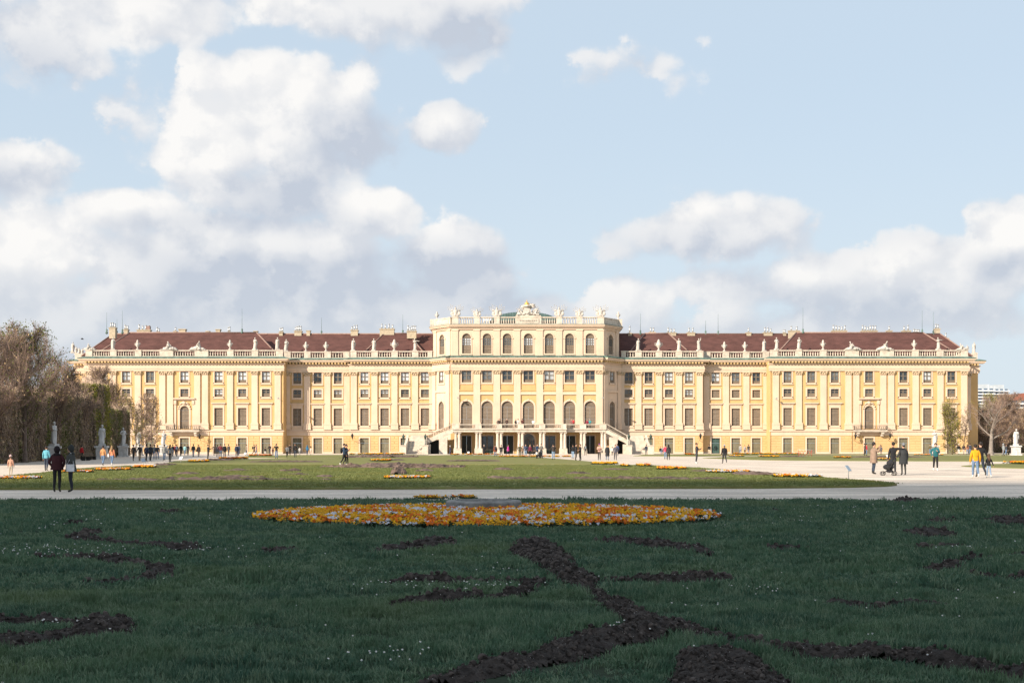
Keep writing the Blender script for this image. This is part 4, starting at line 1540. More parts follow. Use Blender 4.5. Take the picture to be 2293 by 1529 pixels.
SOILS = {
    'long forked soil strip winding across the foreground grass': [(1133, 1246), (1160, 1228), (1200, 1219), (1240, 1230), (1275, 1252), (1300, 1285), (1345, 1305), (1335, 1325), (1360, 1345), (1420, 1362), (1460, 1385), (1500, 1408), (1560, 1412), (1640, 1430), (1720, 1452), (1800, 1463), (1900, 1470), (2000, 1478), (2090, 1475), (2150, 1490), (2220, 1505), (2400, 1515), (2400, 1545), (2230, 1522), (2150, 1515), (2050, 1500), (1950, 1490), (1850, 1483), (1760, 1475), (1660, 1455), (1580, 1438), (1520, 1425), (1450, 1445), (1380, 1470), (1300, 1490), (1200, 1515), (1120, 1545), (960, 1570), (930, 1560), (1080, 1508), (1160, 1485), (1240, 1455), (1330, 1430), (1378, 1425), (1372, 1395), (1350, 1370), (1330, 1350), (1290, 1325), (1255, 1318), (1240, 1300), (1215, 1280), (1180, 1262)],
    'soil hook beside the forked strip, open to the west': [(830, 1316), (920, 1308), (1050, 1306), (1150, 1308), (1230, 1304), (1232, 1316), (1212, 1320), (1200, 1345), (1160, 1352), (1080, 1355), (1000, 1362), (920, 1368), (835, 1367), (900, 1358), (1000, 1350), (1100, 1346), (1150, 1340), (1165, 1318), (1060, 1315), (940, 1318)],
    'soil spur running east from the forked strip': [(1340, 1305), (1420, 1304), (1500, 1306), (1560, 1302), (1670, 1308), (1600, 1314), (1520, 1316), (1470, 1328), (1460, 1314), (1400, 1311)],
    'low soil ridge in front of the round flower bed': [(805, 1242), (860, 1232), (920, 1228), (940, 1218), (985, 1213), (1030, 1226), (1000, 1234), (900, 1238), (850, 1244)],
    'slanting soil strip right of the forked strip head': [(1325, 1220), (1380, 1217), (1480, 1226), (1560, 1232), (1600, 1245), (1595, 1254), (1540, 1245), (1420, 1233)],
    'rounded soil heap cut by the bottom edge': [(1505, 1490), (1560, 1474), (1620, 1470), (1670, 1480), (1720, 1500), (1800, 1545), (1780, 1600), (1480, 1600), (1500, 1520)],
    'thin soil line with a hooked end on the left': [(140, 1210), (180, 1197), (240, 1196), (215, 1212), (300, 1222), (400, 1232), (490, 1240), (400, 1242), (300, 1232), (220, 1222), (165, 1218)],
    'curled soil bow on the left of the lawn': [(60, 1254), (200, 1255), (330, 1262), (385, 1278), (408, 1292), (380, 1305), (320, 1312), (220, 1317), (155, 1311), (240, 1308), (310, 1303), (340, 1290), (300, 1272), (180, 1262), (60, 1258)],
    'pointed soil bow at the left edge': [(-120, 1402), (80, 1402), (160, 1402), (240, 1408), (300, 1412), (330, 1425), (290, 1440), (200, 1448), (120, 1458), (50, 1468), (-120, 1466), (-120, 1442), (60, 1440), (150, 1432), (190, 1424), (120, 1414), (-120, 1412)],
    'soil tail bending to the right edge': [(2060, 1282), (2100, 1268), (2180, 1258), (2400, 1243), (2400, 1250), (2180, 1265), (2130, 1282), (2090, 1290)],
    'thin soil line under the bending tail': [(2155, 1290), (2230, 1298), (2400, 1302), (2400, 1308), (2180, 1300)],
    'oval soil patch with grit on the right': [(2005, 1196), (2050, 1188), (2120, 1192), (2148, 1204), (2120, 1216), (2060, 1213)],
    'soil sliver above the oval patch': [(2050, 1168), (2150, 1169), (2180, 1168), (2100, 1176)],
    'soil strip at the right edge above the oval': [(2190, 1168), (2240, 1166), (2400, 1176), (2400, 1184), (2230, 1180)],
    'soil dash left of the oval patch': [(1690, 1233), (1780, 1231), (1840, 1238), (1760, 1244)],
    'small soil spot right of the flower bed': [(1708, 1148), (1735, 1144), (1762, 1147), (1735, 1153)],
    'broken soil line on the right foreground': [(1820, 1357), (1880, 1362), (1980, 1370), (2000, 1365), (2130, 1362), (2100, 1372), (1960, 1376), (1850, 1369)],
    'soil dash left of the low ridge': [(560, 1240), (640, 1235), (700, 1240), (620, 1247)],
    'soil spot left of the flower bed': [(345, 1152), (400, 1147), (425, 1154), (370, 1160)],
    'soil crumbs near the left edge': [(130, 1180), (175, 1170), (200, 1178), (165, 1187)],
    'soil fringe by the path on the right': [(1980, 1124), (2060, 1121), (2080, 1126), (2010, 1131)],
    'thin soil dash under the oval patch': [(2010, 1234), (2160, 1228), (2170, 1233), (2050, 1240)],
}
SOIL_PX = list(SOILS.values())
GRIT_P = []
for lb, poly in SOILS.items():
    G = np.array([gnd(x, y) for x, y in poly])
    dm = float(np.median(G[:, 1])) + D
    st = .045 if dm < 16 else .07 if dm < 22 else .10
    x0, x1 = max(G[:, 0].min(), -16) - .2, min(G[:, 0].max(), 16) + .2
    y0, y1 = max(G[:, 1].min(), -D + 6.5) - .2, G[:, 1].max() + .2
    nx, ny = int((x1 - x0) / st) + 2, int((y1 - y0) / st) + 2
    X, Y = np.meshgrid(x0 + np.arange(nx) * st, y0 + np.arange(ny) * st, indexing='ij')
    jx = X + .12 * (vnoise(X * 7, Y * 7, 3) - .5); jy = Y + .20 * (vnoise(X * 7, Y * 7, 4) - .5)
    ins = in_poly(jx, jy, [tuple(g) for g in G])
    if not ins.any(): continue
    # distance from the edge, in cells
    dist = ins.astype(float)
    cur = ins.copy()
    for k in range(6):
        e = cur.copy()
        e[1:, :] &= cur[:-1, :]; e[:-1, :] &= cur[1:, :]; e[:, 1:] &= cur[:, :-1]; e[:, :-1] &= cur[:, 1:]
        cur = e; dist += cur
    lump = fbm(X * 5.5, Y * 5.5, 41, 4)
    Z = hz(X, Y) - .04 + np.minimum(dist, 6) * (.017 if len(poly) > 40 else .0145) + .15 * np.maximum(0, lump - .40) * np.minimum(1, dist / 2) + .03 * rng.random(X.shape)
    ok = (ins[:-1, :-1] & ins[1:, :-1] & ins[1:, 1:] & ins[:-1, 1:])
    a, b = np.nonzero(ok)
    if len(a) == 0: continue
    idx = a * ny + b
    V = np.stack([X + .4 * st * (rng.random(X.shape) - .5), Y + .4 * st * (rng.random(X.shape) - .5), Z], -1).reshape(-1, 3)
    q = np.stack([idx, idx + ny, idx + ny + 1, idx + 1], -1)
    used, inv = np.unique(q, return_inverse=True)
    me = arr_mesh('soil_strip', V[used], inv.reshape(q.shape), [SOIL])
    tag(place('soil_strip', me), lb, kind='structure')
    P = V[used]
    n = int(len(P) * (1.3 if dm < 16 else .9))
    GRIT_P.append(P[rng.integers(0, len(P), n)])

# soil patches and clods on the sunny lawns
def soil_mound(px0, px1, py, dep, h, label, z0=.105):
    x0, y = gnd(px0, py); x1, _ = gnd(px1, py)
    n = max(10, int((x1 - x0) / .16)); m = max(5, int(dep / .16))
    u = np.linspace(-1, 1, n); v = np.linspace(-1, 1, m)
    U, W = np.meshgrid(u, v, indexing='ij')
    X = (x0 + x1) / 2 + U * (x1 - x0) / 2; Y = y + W * dep / 2
    r = np.sqrt((np.abs(U) ** 2.6) + W ** 2) + .5 * (fbm(X * 1.2, Y * 2, 77, 3) - .5)
    body = np.clip(1 - r, -.3, 1)
    Z = z0 + h * .8 * (1.0 * body + 2.2 * np.where(body > 0, fbm(X * 3.2, Y * 3.2, 71, 3) - .45, 0)) - .02
    V = np.stack([X, Y, Z], -1).reshape(-1, 3)
    i = (np.arange(n - 1)[:, None] * m + np.arange(m - 1)[None, :]).ravel()
    me = arr_mesh('soil_patch', V, np.stack([i, i + m, i + m + 1, i + 1], -1), [SOILF])
    tag(place('soil_patch', me), label, kind='structure')


MOUNDS = [(712, 1040, 1049, 7, .30, 'long heaped soil bed in the middle of the sunny lawn'), (200, 765, 1079, 1.2, .16, 'thin soil furrow along the left of the sunny lawn'),
          (1090, 1650, 1076.5, 1.2, .15, 'thin soil furrow along the right of the sunny lawn'), (876, 912, 1065, 2.2, .42, 'dark soil mound above a small flower strip'),
          (385, 445, 1065, 2.5, .14, 'soil patch left of the furrow'), (376, 400, 1074, 1.2, .12, 'small soil spot near the furrow start'), (484, 600, 1073, 1.6, .14, 'soil patch over the left furrow'),
          (628, 676, 1058, 2.5, .2, 'brown soil patch below the walking man'), (505, 560, 1057, 2.5, .14, 'soil patch in the back of the lawn'), (640, 705, 1066, 1.8, .13, 'flat soil patch right of the furrow middle'),
          (705, 748, 1072, 1.4, .12, 'small soil patch beside the furrow end'), (930, 975, 1058, 2.4, .16, 'soil patch behind the dark mound'), (1100, 1150, 1055, 2.6, .15, 'soil patch in the centre of the lawn back'),
          (1085, 1150, 1074, 1.5, .14, 'soil lump at the start of the right furrow'), (1255, 1330, 1065, 2.2, .13, 'soil patch over the right furrow'), (1350, 1410, 1054.5, 2.4, .13, 'soil patch behind the right furrow'),
          (1545, 1592, 1059, 2.2, .14, 'soil between two flower strips'), (1637, 1752, 1066.5, 3, .2, 'soil bed before the last flower strip'), (240, 305, 1055, 1.6, .12, 'soil edge of the left flower strips'),
          (345, 388, 1044.6, 4, .2, 'soil bed at the upper left lawn edge'), (300, 392, 1049.5, 2, .1, 'soil line under the left flower strips'),
          (780, 935, 1023.6, 9, .25, 'soil bed on the lawn before the left stair'), (455, 520, 1031, 4, .15, 'soil bed by the far left flowers'), (560, 720, 1035, 3, .12, 'soil furrow on the middle lawn'),
          (840, 905, 1031, 4, .12, 'soil patch on the middle lawn'), (1000, 1120, 1033, 3.5, .12, 'soil furrow right on the middle lawn'), (1900, 2060, 1024, 5, .15, 'soil bed on the right pavilion lawn'),
          (1740, 1800, 1023, 5, .12, 'soil patch by the red barrier')]
for a in MOUNDS: soil_mound(*a)

# ------------------------------------------------------------------ an unseen low cloud, added behind the camera to shade the foreground
def shade_cloud():
    h = 320.0
    cx, cy = 5.0, -D - 14.0
    k = h / -SUN_DIR.z
    c = Vector((cx, cy, 0)) - SUN_DIR * k
    mb = bmesh.new()
    bmesh.ops.create_icosphere(mb, subdivisions=5, radius=1)
    co = np.array([v.co[:] for v in mb.verts])
    n = 1 + .10 * (fbm(co[:, 0] * 4 + 9, co[:, 1] * 4 + co[:, 2] * 3, 91, 4) - .5)
    up = np.where(co[:, 2] > 0, 1.0, .55)
    for v, q, u in zip(mb.verts, n, up):
        v.co = Vector((v.co.x * 190 * q, v.co.y * 64 * q, v.co.z * 22 * q * u))
    me = bpy.data.meshes.new('cloud'); mb.to_mesh(me); mb.free()
    me.polygons.foreach_set('use_smooth', np.full(len(me.polygons), True))
    me.materials.append(material('cloud_white', (.85, .86, .88), 1.0, .03, .02, coords='World', spec=0))
    o = place('cloud', me); o.location = c
    tag(o, 'unseen low cloud added behind the viewpoint to shade the foreground', kind='stuff')


shade_cloud()
# ------------------------------------------------------------------ trees and hedges
def seg_mesh(P0, P1, R0, R1, n):
    P0, P1 = np.asarray(P0, float), np.asarray(P1, float)
    R0, R1 = np.asarray(R0, float), np.asarray(R1, float)
    t = P1 - P0
    t /= np.linalg.norm(t, axis=1, keepdims=True) + 1e-9
    a = np.where(np.abs(t[:, 2:3]) < .9, np.array([[0, 0, 1.]]), np.array([[1., 0, 0]]))
    u = np.cross(t, a); u /= np.linalg.norm(u, axis=1, keepdims=True) + 1e-9
    w = np.cross(t, u)
    k = np.arange(n) * 2 * math.pi / n
    ring = np.cos(k)[None, :, None] * u[:, None, :] + np.sin(k)[None, :, None] * w[:, None, :]
    A = P0[:, None, :] + ring * R0[:, None, None]
    B = P1[:, None, :] + ring * R1[:, None, None]
    V = np.concatenate([A, B], 1)                       # m, 2n, 3
    m = len(P0)
    base = (np.arange(m) * 2 * n)[:, None]
    q = []
    for i in range(n):
        j = (i + 1) % n
        q.append(np.concatenate([base + i, base + n + i, base + n + j, base + j], 1))
    return V.reshape(-1, 3), np.concatenate(q, 0)


def leaf_quads(P, size, r, up=.0):
    """small four-cornered leaves (folded along the middle) round the points P"""
    n = len(P)
    a = r.normal(size=(n, 3)); a /= np.linalg.norm(a, axis=1, keepdims=True)
    b = r.normal(size=(n, 3)); b -= (a * b).sum(1, keepdims=True) * a; b /= np.linalg.norm(b, axis=1, keepdims=True)
    s = (size * (.6 + .8 * r.random(n)))[:, None]
    V = np.stack([P - a * s, P + b * s * .55, P + a * s, P - b * s * .55], 1).reshape(-1, 3)
    i = np.arange(n) * 4
    return V, np.stack([i, i + 1, i + 2, i + 3], 1)


BARK = material('brown_bark', (.17, .125, .10), .9, .2, 4, .3, 12)
BARKP = material('pinkish_twigs', (.27, .19, .155), .9, .15, 2)
HTWIG = material('hedge_twigs', (.56, .42, .32), .9, .15, 2)
BARKG = material('grey_bark', (.24, .21, .185), .9, .2, 4, .3, 12)
LEAFY = material('spring_leaf', (.30, .28, .055), .8, .25, .8, coords='World', trans=.3)
LEAFG = material('mid_leaf', (.17, .19, .05), .8, .3, .8, coords='World', trans=.25)
LEAFD = material('dark_leaf', (.20, .19, .08), .85, .3, .8, coords='World', trans=.2)
LEAFB = material('dry_leaf', (.42, .30, .17), .9, .25, .8, coords='World', trans=.15)


def tree(name, loc, H, trunk_h, r0, width, label, seed, bark=BARK, twig=None, leaves=((LEAFG, 800, .10),), mains=9, subs=9, twigs=9, shape='round', lean=.0, depth=None, up=.35):
    r = np.random.default_rng(seed)
    root = empty(name, loc)
    tag(root, label, 'tree')
    depth = depth or width
    cz = (trunk_h + H) / 2; hz_ = (H - trunk_h) / 2

    def env(p):
        if shape == 'column': return (p[0] / width * 2) ** 2 + (p[1] / depth * 2) ** 2 < 1.15 and p[2] < H
        if shape == 'box': return abs(p[0]) < width / 2 and abs(p[1]) < depth / 2 and p[2] < H
        return ((p[0]) / width * 2) ** 2 + ((p[1]) / depth * 2) ** 2 + ((p[2] - cz) / hz_) ** 2 < 1.12
    big, mid, fine = [], [], []
    p = np.array([0, 0, -.1]); d = np.array([lean, 0, 1.])
    n = 9
    trunk = []
    top = H * (.80 if shape != 'column' else .9)
    for i in range(n):
        q = p + d / np.linalg.norm(d) * (top / n)
        ra, rb = r0 * (1 - .85 * i / n), r0 * (1 - .85 * (i + 1) / n)
        if i == 0: ra *= 1.35
        big.append((p, q, ra, rb)); trunk.append((p, q, rb))
        p = q; d = d + r.normal(size=3) * .10 * (1 - .5 * (i < 3)); d[2] = max(d[2], .8)

    def walk(p, d, L, ra, segs, store, wob, lift):
        out = []
        for i in range(segs):
            d = d / np.linalg.norm(d)
            q = p + d * L / segs
            if not env(q) and i > 0: break
            store.append((p, q, ra * (1 - .7 * i / segs), ra * (1 - .7 * (i + 1) / segs)))
            out.append((p, q, d.copy()))
            p = q; d = d + r.normal(size=3) * wob + np.array([0, 0, lift])
        return out
    tips = []
    for k in range(mains):
        f = (k + .5) / mains
        z = trunk_h + (top - trunk_h) * f * .98
        s = next(((a, b, rr) for a, b, rr in trunk if b[2] >= z), trunk[-1])
        u = (z - s[0][2]) / max(1e-6, s[1][2] - s[0][2])
        p = s[0] + (s[1] - s[0]) * min(1, max(0, u))
        a = k * 2.399 + r.normal() * .3
        el = up + .5 * f
        d = np.array([math.cos(a) * math.cos(el), math.sin(a) * math.cos(el), math.sin(el)])
        L = max(width, depth) * .55 * (1.1 - .45 * f) if shape != 'column' else width * .62
        m = walk(p, d, L, max(s[2] * .55, .035), 5, mid, .12, .07)
        for (a0, a1, dd) in m:
            for q in range(max(1, subs // 4)):
                f2 = r.random()
                pp = a0 + (a1 - a0) * f2
                d2 = dd + r.normal(size=3) * .75 + np.array([0, 0, .35])
                w = walk(pp, d2, L * (.30 + .3 * r.random()), .022, 4, mid, .15, .10)
                for (b0, b1, d3) in w:
                    for t in range(max(1, twigs // 2)):
                        pp2 = b0 + (b1 - b0) * r.random()
                        d4 = d3 + r.normal(size=3) * .6 + np.array([0, 0, .45])
                        x = walk(pp2, d4, L * .17 + .7 * r.random(), .013, 2, fine, .12, .12)
                        tips += [c for (_, c, _) in x]
    V, Fq = seg_mesh(*[np.array([b[i] for b in big]) for i in range(4)], 8)
    place('trunk', arr_mesh('trunk', V, Fq, [bark], smooth=True), root)
    V1, F1 = seg_mesh(*[np.array([b[i] for b in mid]) for i in range(4)], 4)
    V2, F2 = seg_mesh(*[np.array([b[i] for b in fine]) for i in range(4)], 3)
    tw = twig or bark
    me = arr_mesh('branches', np.concatenate([V1, V2]), np.concatenate([F1, F2 + len(V1)]), [bark, tw], mi=[0] * len(F1) + [1] * len(F2))
    place('branches', me, root)
    tips = np.array(tips)
    if leaves and len(tips):
        Vs, Fs, Ms, mats = [], [], [], []
        nv = 0
        for i, (m, n, s) in enumerate(leaves):
            P = tips[r.integers(0, len(tips), n)] + r.normal(size=(n, 3)) * .22
            V, Q = leaf_quads(P, s, r)
            Vs.append(V); Fs.append(Q + nv); Ms += [i] * len(Q); mats.append(m); nv += len(V)
        place('crown', arr_mesh('crown', np.concatenate(Vs), np.concatenate(Fs), mats, mi=Ms), root)
    return root


def hedge(p0, p1, width, height, label, seed, mix=(.5, .3, .2), nper=55, pal=None):
    """a clipped wall of twigs and leaves from p0 to p1 (plan points on its garden face); width to the outside"""
    r = np.random.default_rng(seed)
    a, b = Vector((*p0, 0)), Vector((*p1, 0))
    L = (b - a).length
    ang = math.atan2(b.y - a.y, b.x - a.x)
    root = empty('hedge', a, ang)
    tag(root, label, 'hedge', 'tall clipped hedges')
    core = MB()                                     # dense dark inside, uneven
    nxs, nzs = max(4, int(L / .7)), 10
    mbm = bmesh.new(); mbm.free()
    core.box(.25, L - .25, .30, width - .30, 0, height - .35)
    core.obj('inner_stems', material('hedge_inside', (.22, .165, .12), 1, .3, 3), root)
    faces = []
    for (area, kind) in ((L * height, 'f'), (L * width, 't'), (width * height, 'a'), (width * height, 'b')):
        n = int(area * nper)
        u, v, w = r.random(n), r.random(n), r.random(n) ** 2 * .55
        bulge = .25 * (fbm(u * L * .8, v * 5, seed, 3) - .5)
        if kind == 'f': P = np.stack([u * L, w + bulge * 1.2, v * (height + .1)], 1)
        elif kind == 't': P = np.stack([u * L, v * width, height - w + bulge + .25 * r.random(n) ** 3], 1)
        elif kind == 'a': P = np.stack([w + bulge, u * width, v * height], 1)
        else: P = np.stack([L - w + bulge, u * width, v * height], 1)
        faces.append(P)
    P = np.concatenate(faces)
    n = len(P)
    # patches of brown twigs and of green leaf
    pt = fbm(P[:, 0] * .7, P[:, 2] * .10 + P[:, 1] * .5, seed + 5, 3) + .34 * (r.random(n) - .5)
    q1, q2 = np.quantile(pt, mix[0]), np.quantile(pt, mix[0] + mix[1])
    tw = pt < q1
    T = P[tw]
    d = r.normal(size=(len(T), 3)) * .22; d[:, 2] = 1
    ln = (.4 + 1.3 * r.random(len(T)) ** 2)[:, None]
    V0, F0_ = seg_mesh(T - d * ln * .5, T + d * ln * .5, np.full(len(T), .022), np.full(len(T), .012), 3)
    place('twigs', arr_mesh('twigs', V0, F0_, [HTWIG, BARK], mi=(r.random(len(F0_)) < .55).astype(int)), root)
    ns = int(L * width * 9)                          # loose shoots above the clipped top
    S = np.stack([r.random(ns) * L, r.random(ns) * width, np.full(ns, height - .2)], 1)
    d2 = r.normal(size=(ns, 3)) * .25; d2[:, 2] = 1
    hh = (.3 + 1.1 * r.random(ns) ** 2 + .8 * np.maximum(0, fbm(S[:, 0] * .5, S[:, 1] * .5, seed + 9, 2) - .5))[:, None]
    V1_, F1_ = seg_mesh(S, S + d2 * hh, np.full(ns, .02), np.full(ns, .006), 3)
    place('shoots', arr_mesh('shoots', V1_, F1_, [HTWIG]), root)
    Vs, Fs, Ms, nv = [], [], [], 0
    for i, sel in enumerate(((pt >= q1) & (pt < q2), pt >= q2, tw & (r.random(n) < .6))):
        V, Q = leaf_quads(P[sel] + r.normal(size=(sel.sum(), 3)) * .05, .13, r)
        Vs.append(V); Fs.append(Q + nv); Ms += [i] * len(Q); nv += len(V)
    place('foliage', arr_mesh('foliage', np.concatenate(Vs), np.concatenate(Fs), pal or [LEAFD, LEAFG, LEAFB], mi=Ms), root)
    return root


def pd(px, d):
    return gx(px, d), d - D


# left side: the clipped wall of the avenue, tree heads above it
H0, H1, H2, H3, H4 = pd(-60, 100), pd(62, 120), pd(135, 136), pd(207, 151), pd(262, 168)
hedge(H0, H1, 5, 6.6, 'tall clipped hedge wall at the left edge, brown with green patches', 1, (.5, .28, .22))
hedge((H1[0] - .3, H1[1] + .6), H2, 5, 6.9, 'tall clipped hedge wall behind the first garden statue', 2, (.62, .26, .12))
hedge((H2[0] - .3, H2[1] + .6), H3, 5, 7.3, 'dark brown clipped hedge wall left of the second statue', 3, (.5, .45, .05))
hedge((H3[0] + .1, H3[1] + .8), pd(247, 158), 4, 9.3, 'tall green-yellow clipped hedge end beside the second statue', 4, (.15, .25, .6), pal=[LEAFG, LEAFY, LEAFB])
hedge((gx(250, 162), 162 - D), pd(291, 176), 4, 6.4, 'low dark hedge block behind the third statue', 5, (.35, .5, .15))
TL = dict(bark=BARK, twig=BARKP)
tree('bare_tree', (gx(18, 118) + 1.6, 118 - D, 0), 13.6, 3.2, .28, 9.5, 'big tree with greening bare twigs above the hedge at the left edge', 11, leaves=((LEAFG, 5200, .09), (LEAFY, 1200, .08)), mains=15, subs=16, twigs=13, up=.7, **TL)
tree('bare_tree', (gx(-70, 106) + 1.6, 106 - D, 0), 12.5, 3.2, .28, 9, 'bare tree cut by the left picture edge above the hedge', 12, leaves=((LEAFB, 1200, .09), (LEAFG, 600, .09)), mains=13, subs=14, twigs=12, up=.6, **TL)
tree('bare_tree', (gx(88, 134) + 1.6, 134 - D, 0), 11.2, 3.2, .2, 6.5, 'brown bare tree behind the hedge, right of the big greening tree', 13, leaves=((LEAFB, 1500, .10), (LEAFG, 500, .09)), mains=13, subs=14, twigs=12, up=.6, **TL)
tree('bare_tree', (gx(143, 148) + 1.6, 148 - D, 0), 10.4, 3.2, .2, 6, 'pinkish bare tree between two hedge walls', 14, leaves=((LEAFB, 900, .09),), mains=13, subs=14, twigs=12, up=.7, **TL)
tree('bare_tree', (gx(188, 160) + 1.6, 160 - D, 0), 12.6, 3.2, .22, 6.5, 'pinkish bare tree before the left palace corner', 15, leaves=((LEAFB, 900, .09), (LEAFY, 250, .09)), mains=15, subs=14, twigs=12, up=.8, **TL)
tree('bare_tree', (gx(222, 170) + 1.6, 170 - D, 0), 11.6, 4, .22, 5, 'brown twiggy tree before the left palace corner window', 16, leaves=((LEAFY, 700, .10), (LEAFB, 500, .09)), mains=13, subs=13, twigs=11, up=.7, **TL)
tree('young_tree', (*pd(304, 184), 0), 8.8, 1.5, .11, 3.2, 'slim yellow-green clipped tree beside the fourth statue', 17, leaves=((LEAFY, 900, .10),), mains=13, subs=8, twigs=7, shape='column', up=.5, **TL)
tree('young_tree', (*pd(318, 192), 0), 10.0, 1.2, .12, 2.6, 'slim pinkish bare tree in front of the pavilion window', 18, leaves=((LEAFB, 260, .09),), mains=14, subs=8, twigs=8, shape='column', up=.6, **TL)
tree('young_tree', (*pd(340, 196), 0), 9.6, 1.2, .12, 3.0, 'slim brownish tree with a yellow-green edge before the pavilion', 19, leaves=((LEAFB, 700, .10), (LEAFY, 420, .10)), mains=15, subs=9, twigs=8, shape='column', up=.5, **TL)
tree('young_tree', (*pd(268, 180), 0), 9.4, 3, .12, 3.4, 'yellow-green tree head above the low hedge block', 20, leaves=((LEAFY, 1100, .10),), mains=12, subs=8, twigs=7, shape='column', up=.5, **TL)
# right side
tree('young_tree', (*pd(2132, 206), 0), 9.9, .1, .12, 2.9, 'dense yellow-green columnar tree before the right pavilion', 31, leaves=((LEAFY, 3600, .10), (LEAFG, 900, .10)), mains=22, subs=9, twigs=8, shape='column', up=.5, **TL)
tree('young_tree', (*pd(2158, 206), 0), 9.0, 1.5, .09, 2.3, 'thin nearly bare tree at the right palace corner', 32, leaves=((LEAFY, 260, .09),), mains=13, subs=7, twigs=6, shape='column', up=.6, **TL)
tree('bare_tree', (*pd(2219, 196), 0), 9.6, 2.3, .42, 8.0, 'wide pruned bare tree with pale trunk right of the palace', 33, bark=BARKG, twig=BARKP, leaves=(), mains=11, subs=10, twigs=7, up=.45)
tree('bare_tree', (*pd(2180, 262), 0), 14, 2, .2, 5.0, 'greenish tree hugging the right palace corner', 34, leaves=((LEAFY, 900, .12), (LEAFB, 900, .11)), mains=12, subs=12, twigs=10, up=.6, **TL)
tree('bare_tree', (*pd(2208, 275), 0), 13, 1.5, .2, 5.0, 'yellow-green clipped tree behind the wide bare tree', 35, leaves=((LEAFY, 2600, .14), (LEAFG, 900, .12)), mains=14, subs=10, twigs=8, shape='column', up=.5, **TL)
tree('bare_tree', (*pd(2262, 262), 0), 12.8, 2, .22, 9.5, 'pinkish bare tree behind the right garden statue', 36, leaves=((LEAFB, 2600, .11),), mains=20, subs=18, twigs=13, up=.6, **TL)
tree('bare_tree', (*pd(2325, 250), 0), 12.5, 2, .22, 9, 'bare tree cut by the right picture edge', 37, leaves=((LEAFB, 1800, .11), (LEAFY, 400, .1)), mains=18, subs=16, twigs=12, up=.6, **TL)
tree('bare_tree', (*pd(2238, 300), 0), 14, 2, .22, 9, 'bare tree far behind under the apartment block', 38, leaves=((LEAFB, 2600, .12), (LEAFG, 500, .12)), mains=20, subs=16, twigs=12, up=.6, **TL)
tree('shrubby_tree', (*pd(2196, 244), 0), 9.5, .8, .15, 5.5, 'brown shrubby tree filling the gap by the right palace corner', 41, leaves=((LEAFB, 1500, .11), (LEAFY, 700, .1)), mains=16, subs=14, twigs=11, up=.6, **TL)
tree('shrubby_tree', (*pd(2246, 236), 0), 8.5, .8, .15, 6.5, 'pinkish brown shrubby tree left of the right statue', 42, leaves=((LEAFB, 1800, .11),), mains=16, subs=14, twigs=11, up=.6, **TL)
tree('shrubby_tree', (*pd(2296, 236), 0), 8.8, .8, .15, 6.0, 'brown shrubby tree at the right edge behind the statue', 43, leaves=((LEAFB, 1500, .11), (LEAFG, 500, .1)), mains=16, subs=14, twigs=11, up=.6, **TL)
hedge(pd(2172, 246), pd(2480, 238), 3, 4.0, 'low clipped hedge behind the right garden statue', 6, (.3, .4, .3), nper=30)
# ------------------------------------------------------------------ figures: people and statues
ARMS = {
    'down': ((.235, .03, 1.14), (.25, -.05, .90), (.25, -.07, .81)),
    'fwd': ((.235, -.09, 1.15), (.235, -.24, .95), (.23, -.29, .87)),
    'back': ((.235, .13, 1.15), (.25, .20, .92), (.25, .20, .83)),
    'pocket': ((.30, .07, 1.16), (.215, -.08, .99), (.18, -.11, .94)),
    'phone': ((.23, -.10, 1.16), (.11, -.33, 1.24), (.06, -.39, 1.29)),
    'photo': ((.30, -.16, 1.24), (.13, -.32, 1.49), (.06, -.35, 1.56)),
    'hold': ((.24, -.04, 1.13), (.20, -.28, 1.08), (.17, -.36, 1.09)),
    'out': ((.42, .02, 1.41), (.66, .0, 1.37), (.75, -.01, 1.35)),
    'round': ((.30, .10, 1.16), (.42, .12, 1.02), (.46, .06, 1.00)),
    'up': ((.32, -.02, 1.56), (.30, -.06, 1.80), (.28, -.08, 1.89)),
    'hip': ((.38, .08, 1.17), (.20, -.06, 1.02), (.16, -.10, .98)),
    'chest': ((.27, -.08, 1.16), (.08, -.22, 1.22), (.0, -.24, 1.24)),
    'hand': ((.28, -.02, 1.18), (.38, -.06, .98), (.42, -.08, .90)),
}


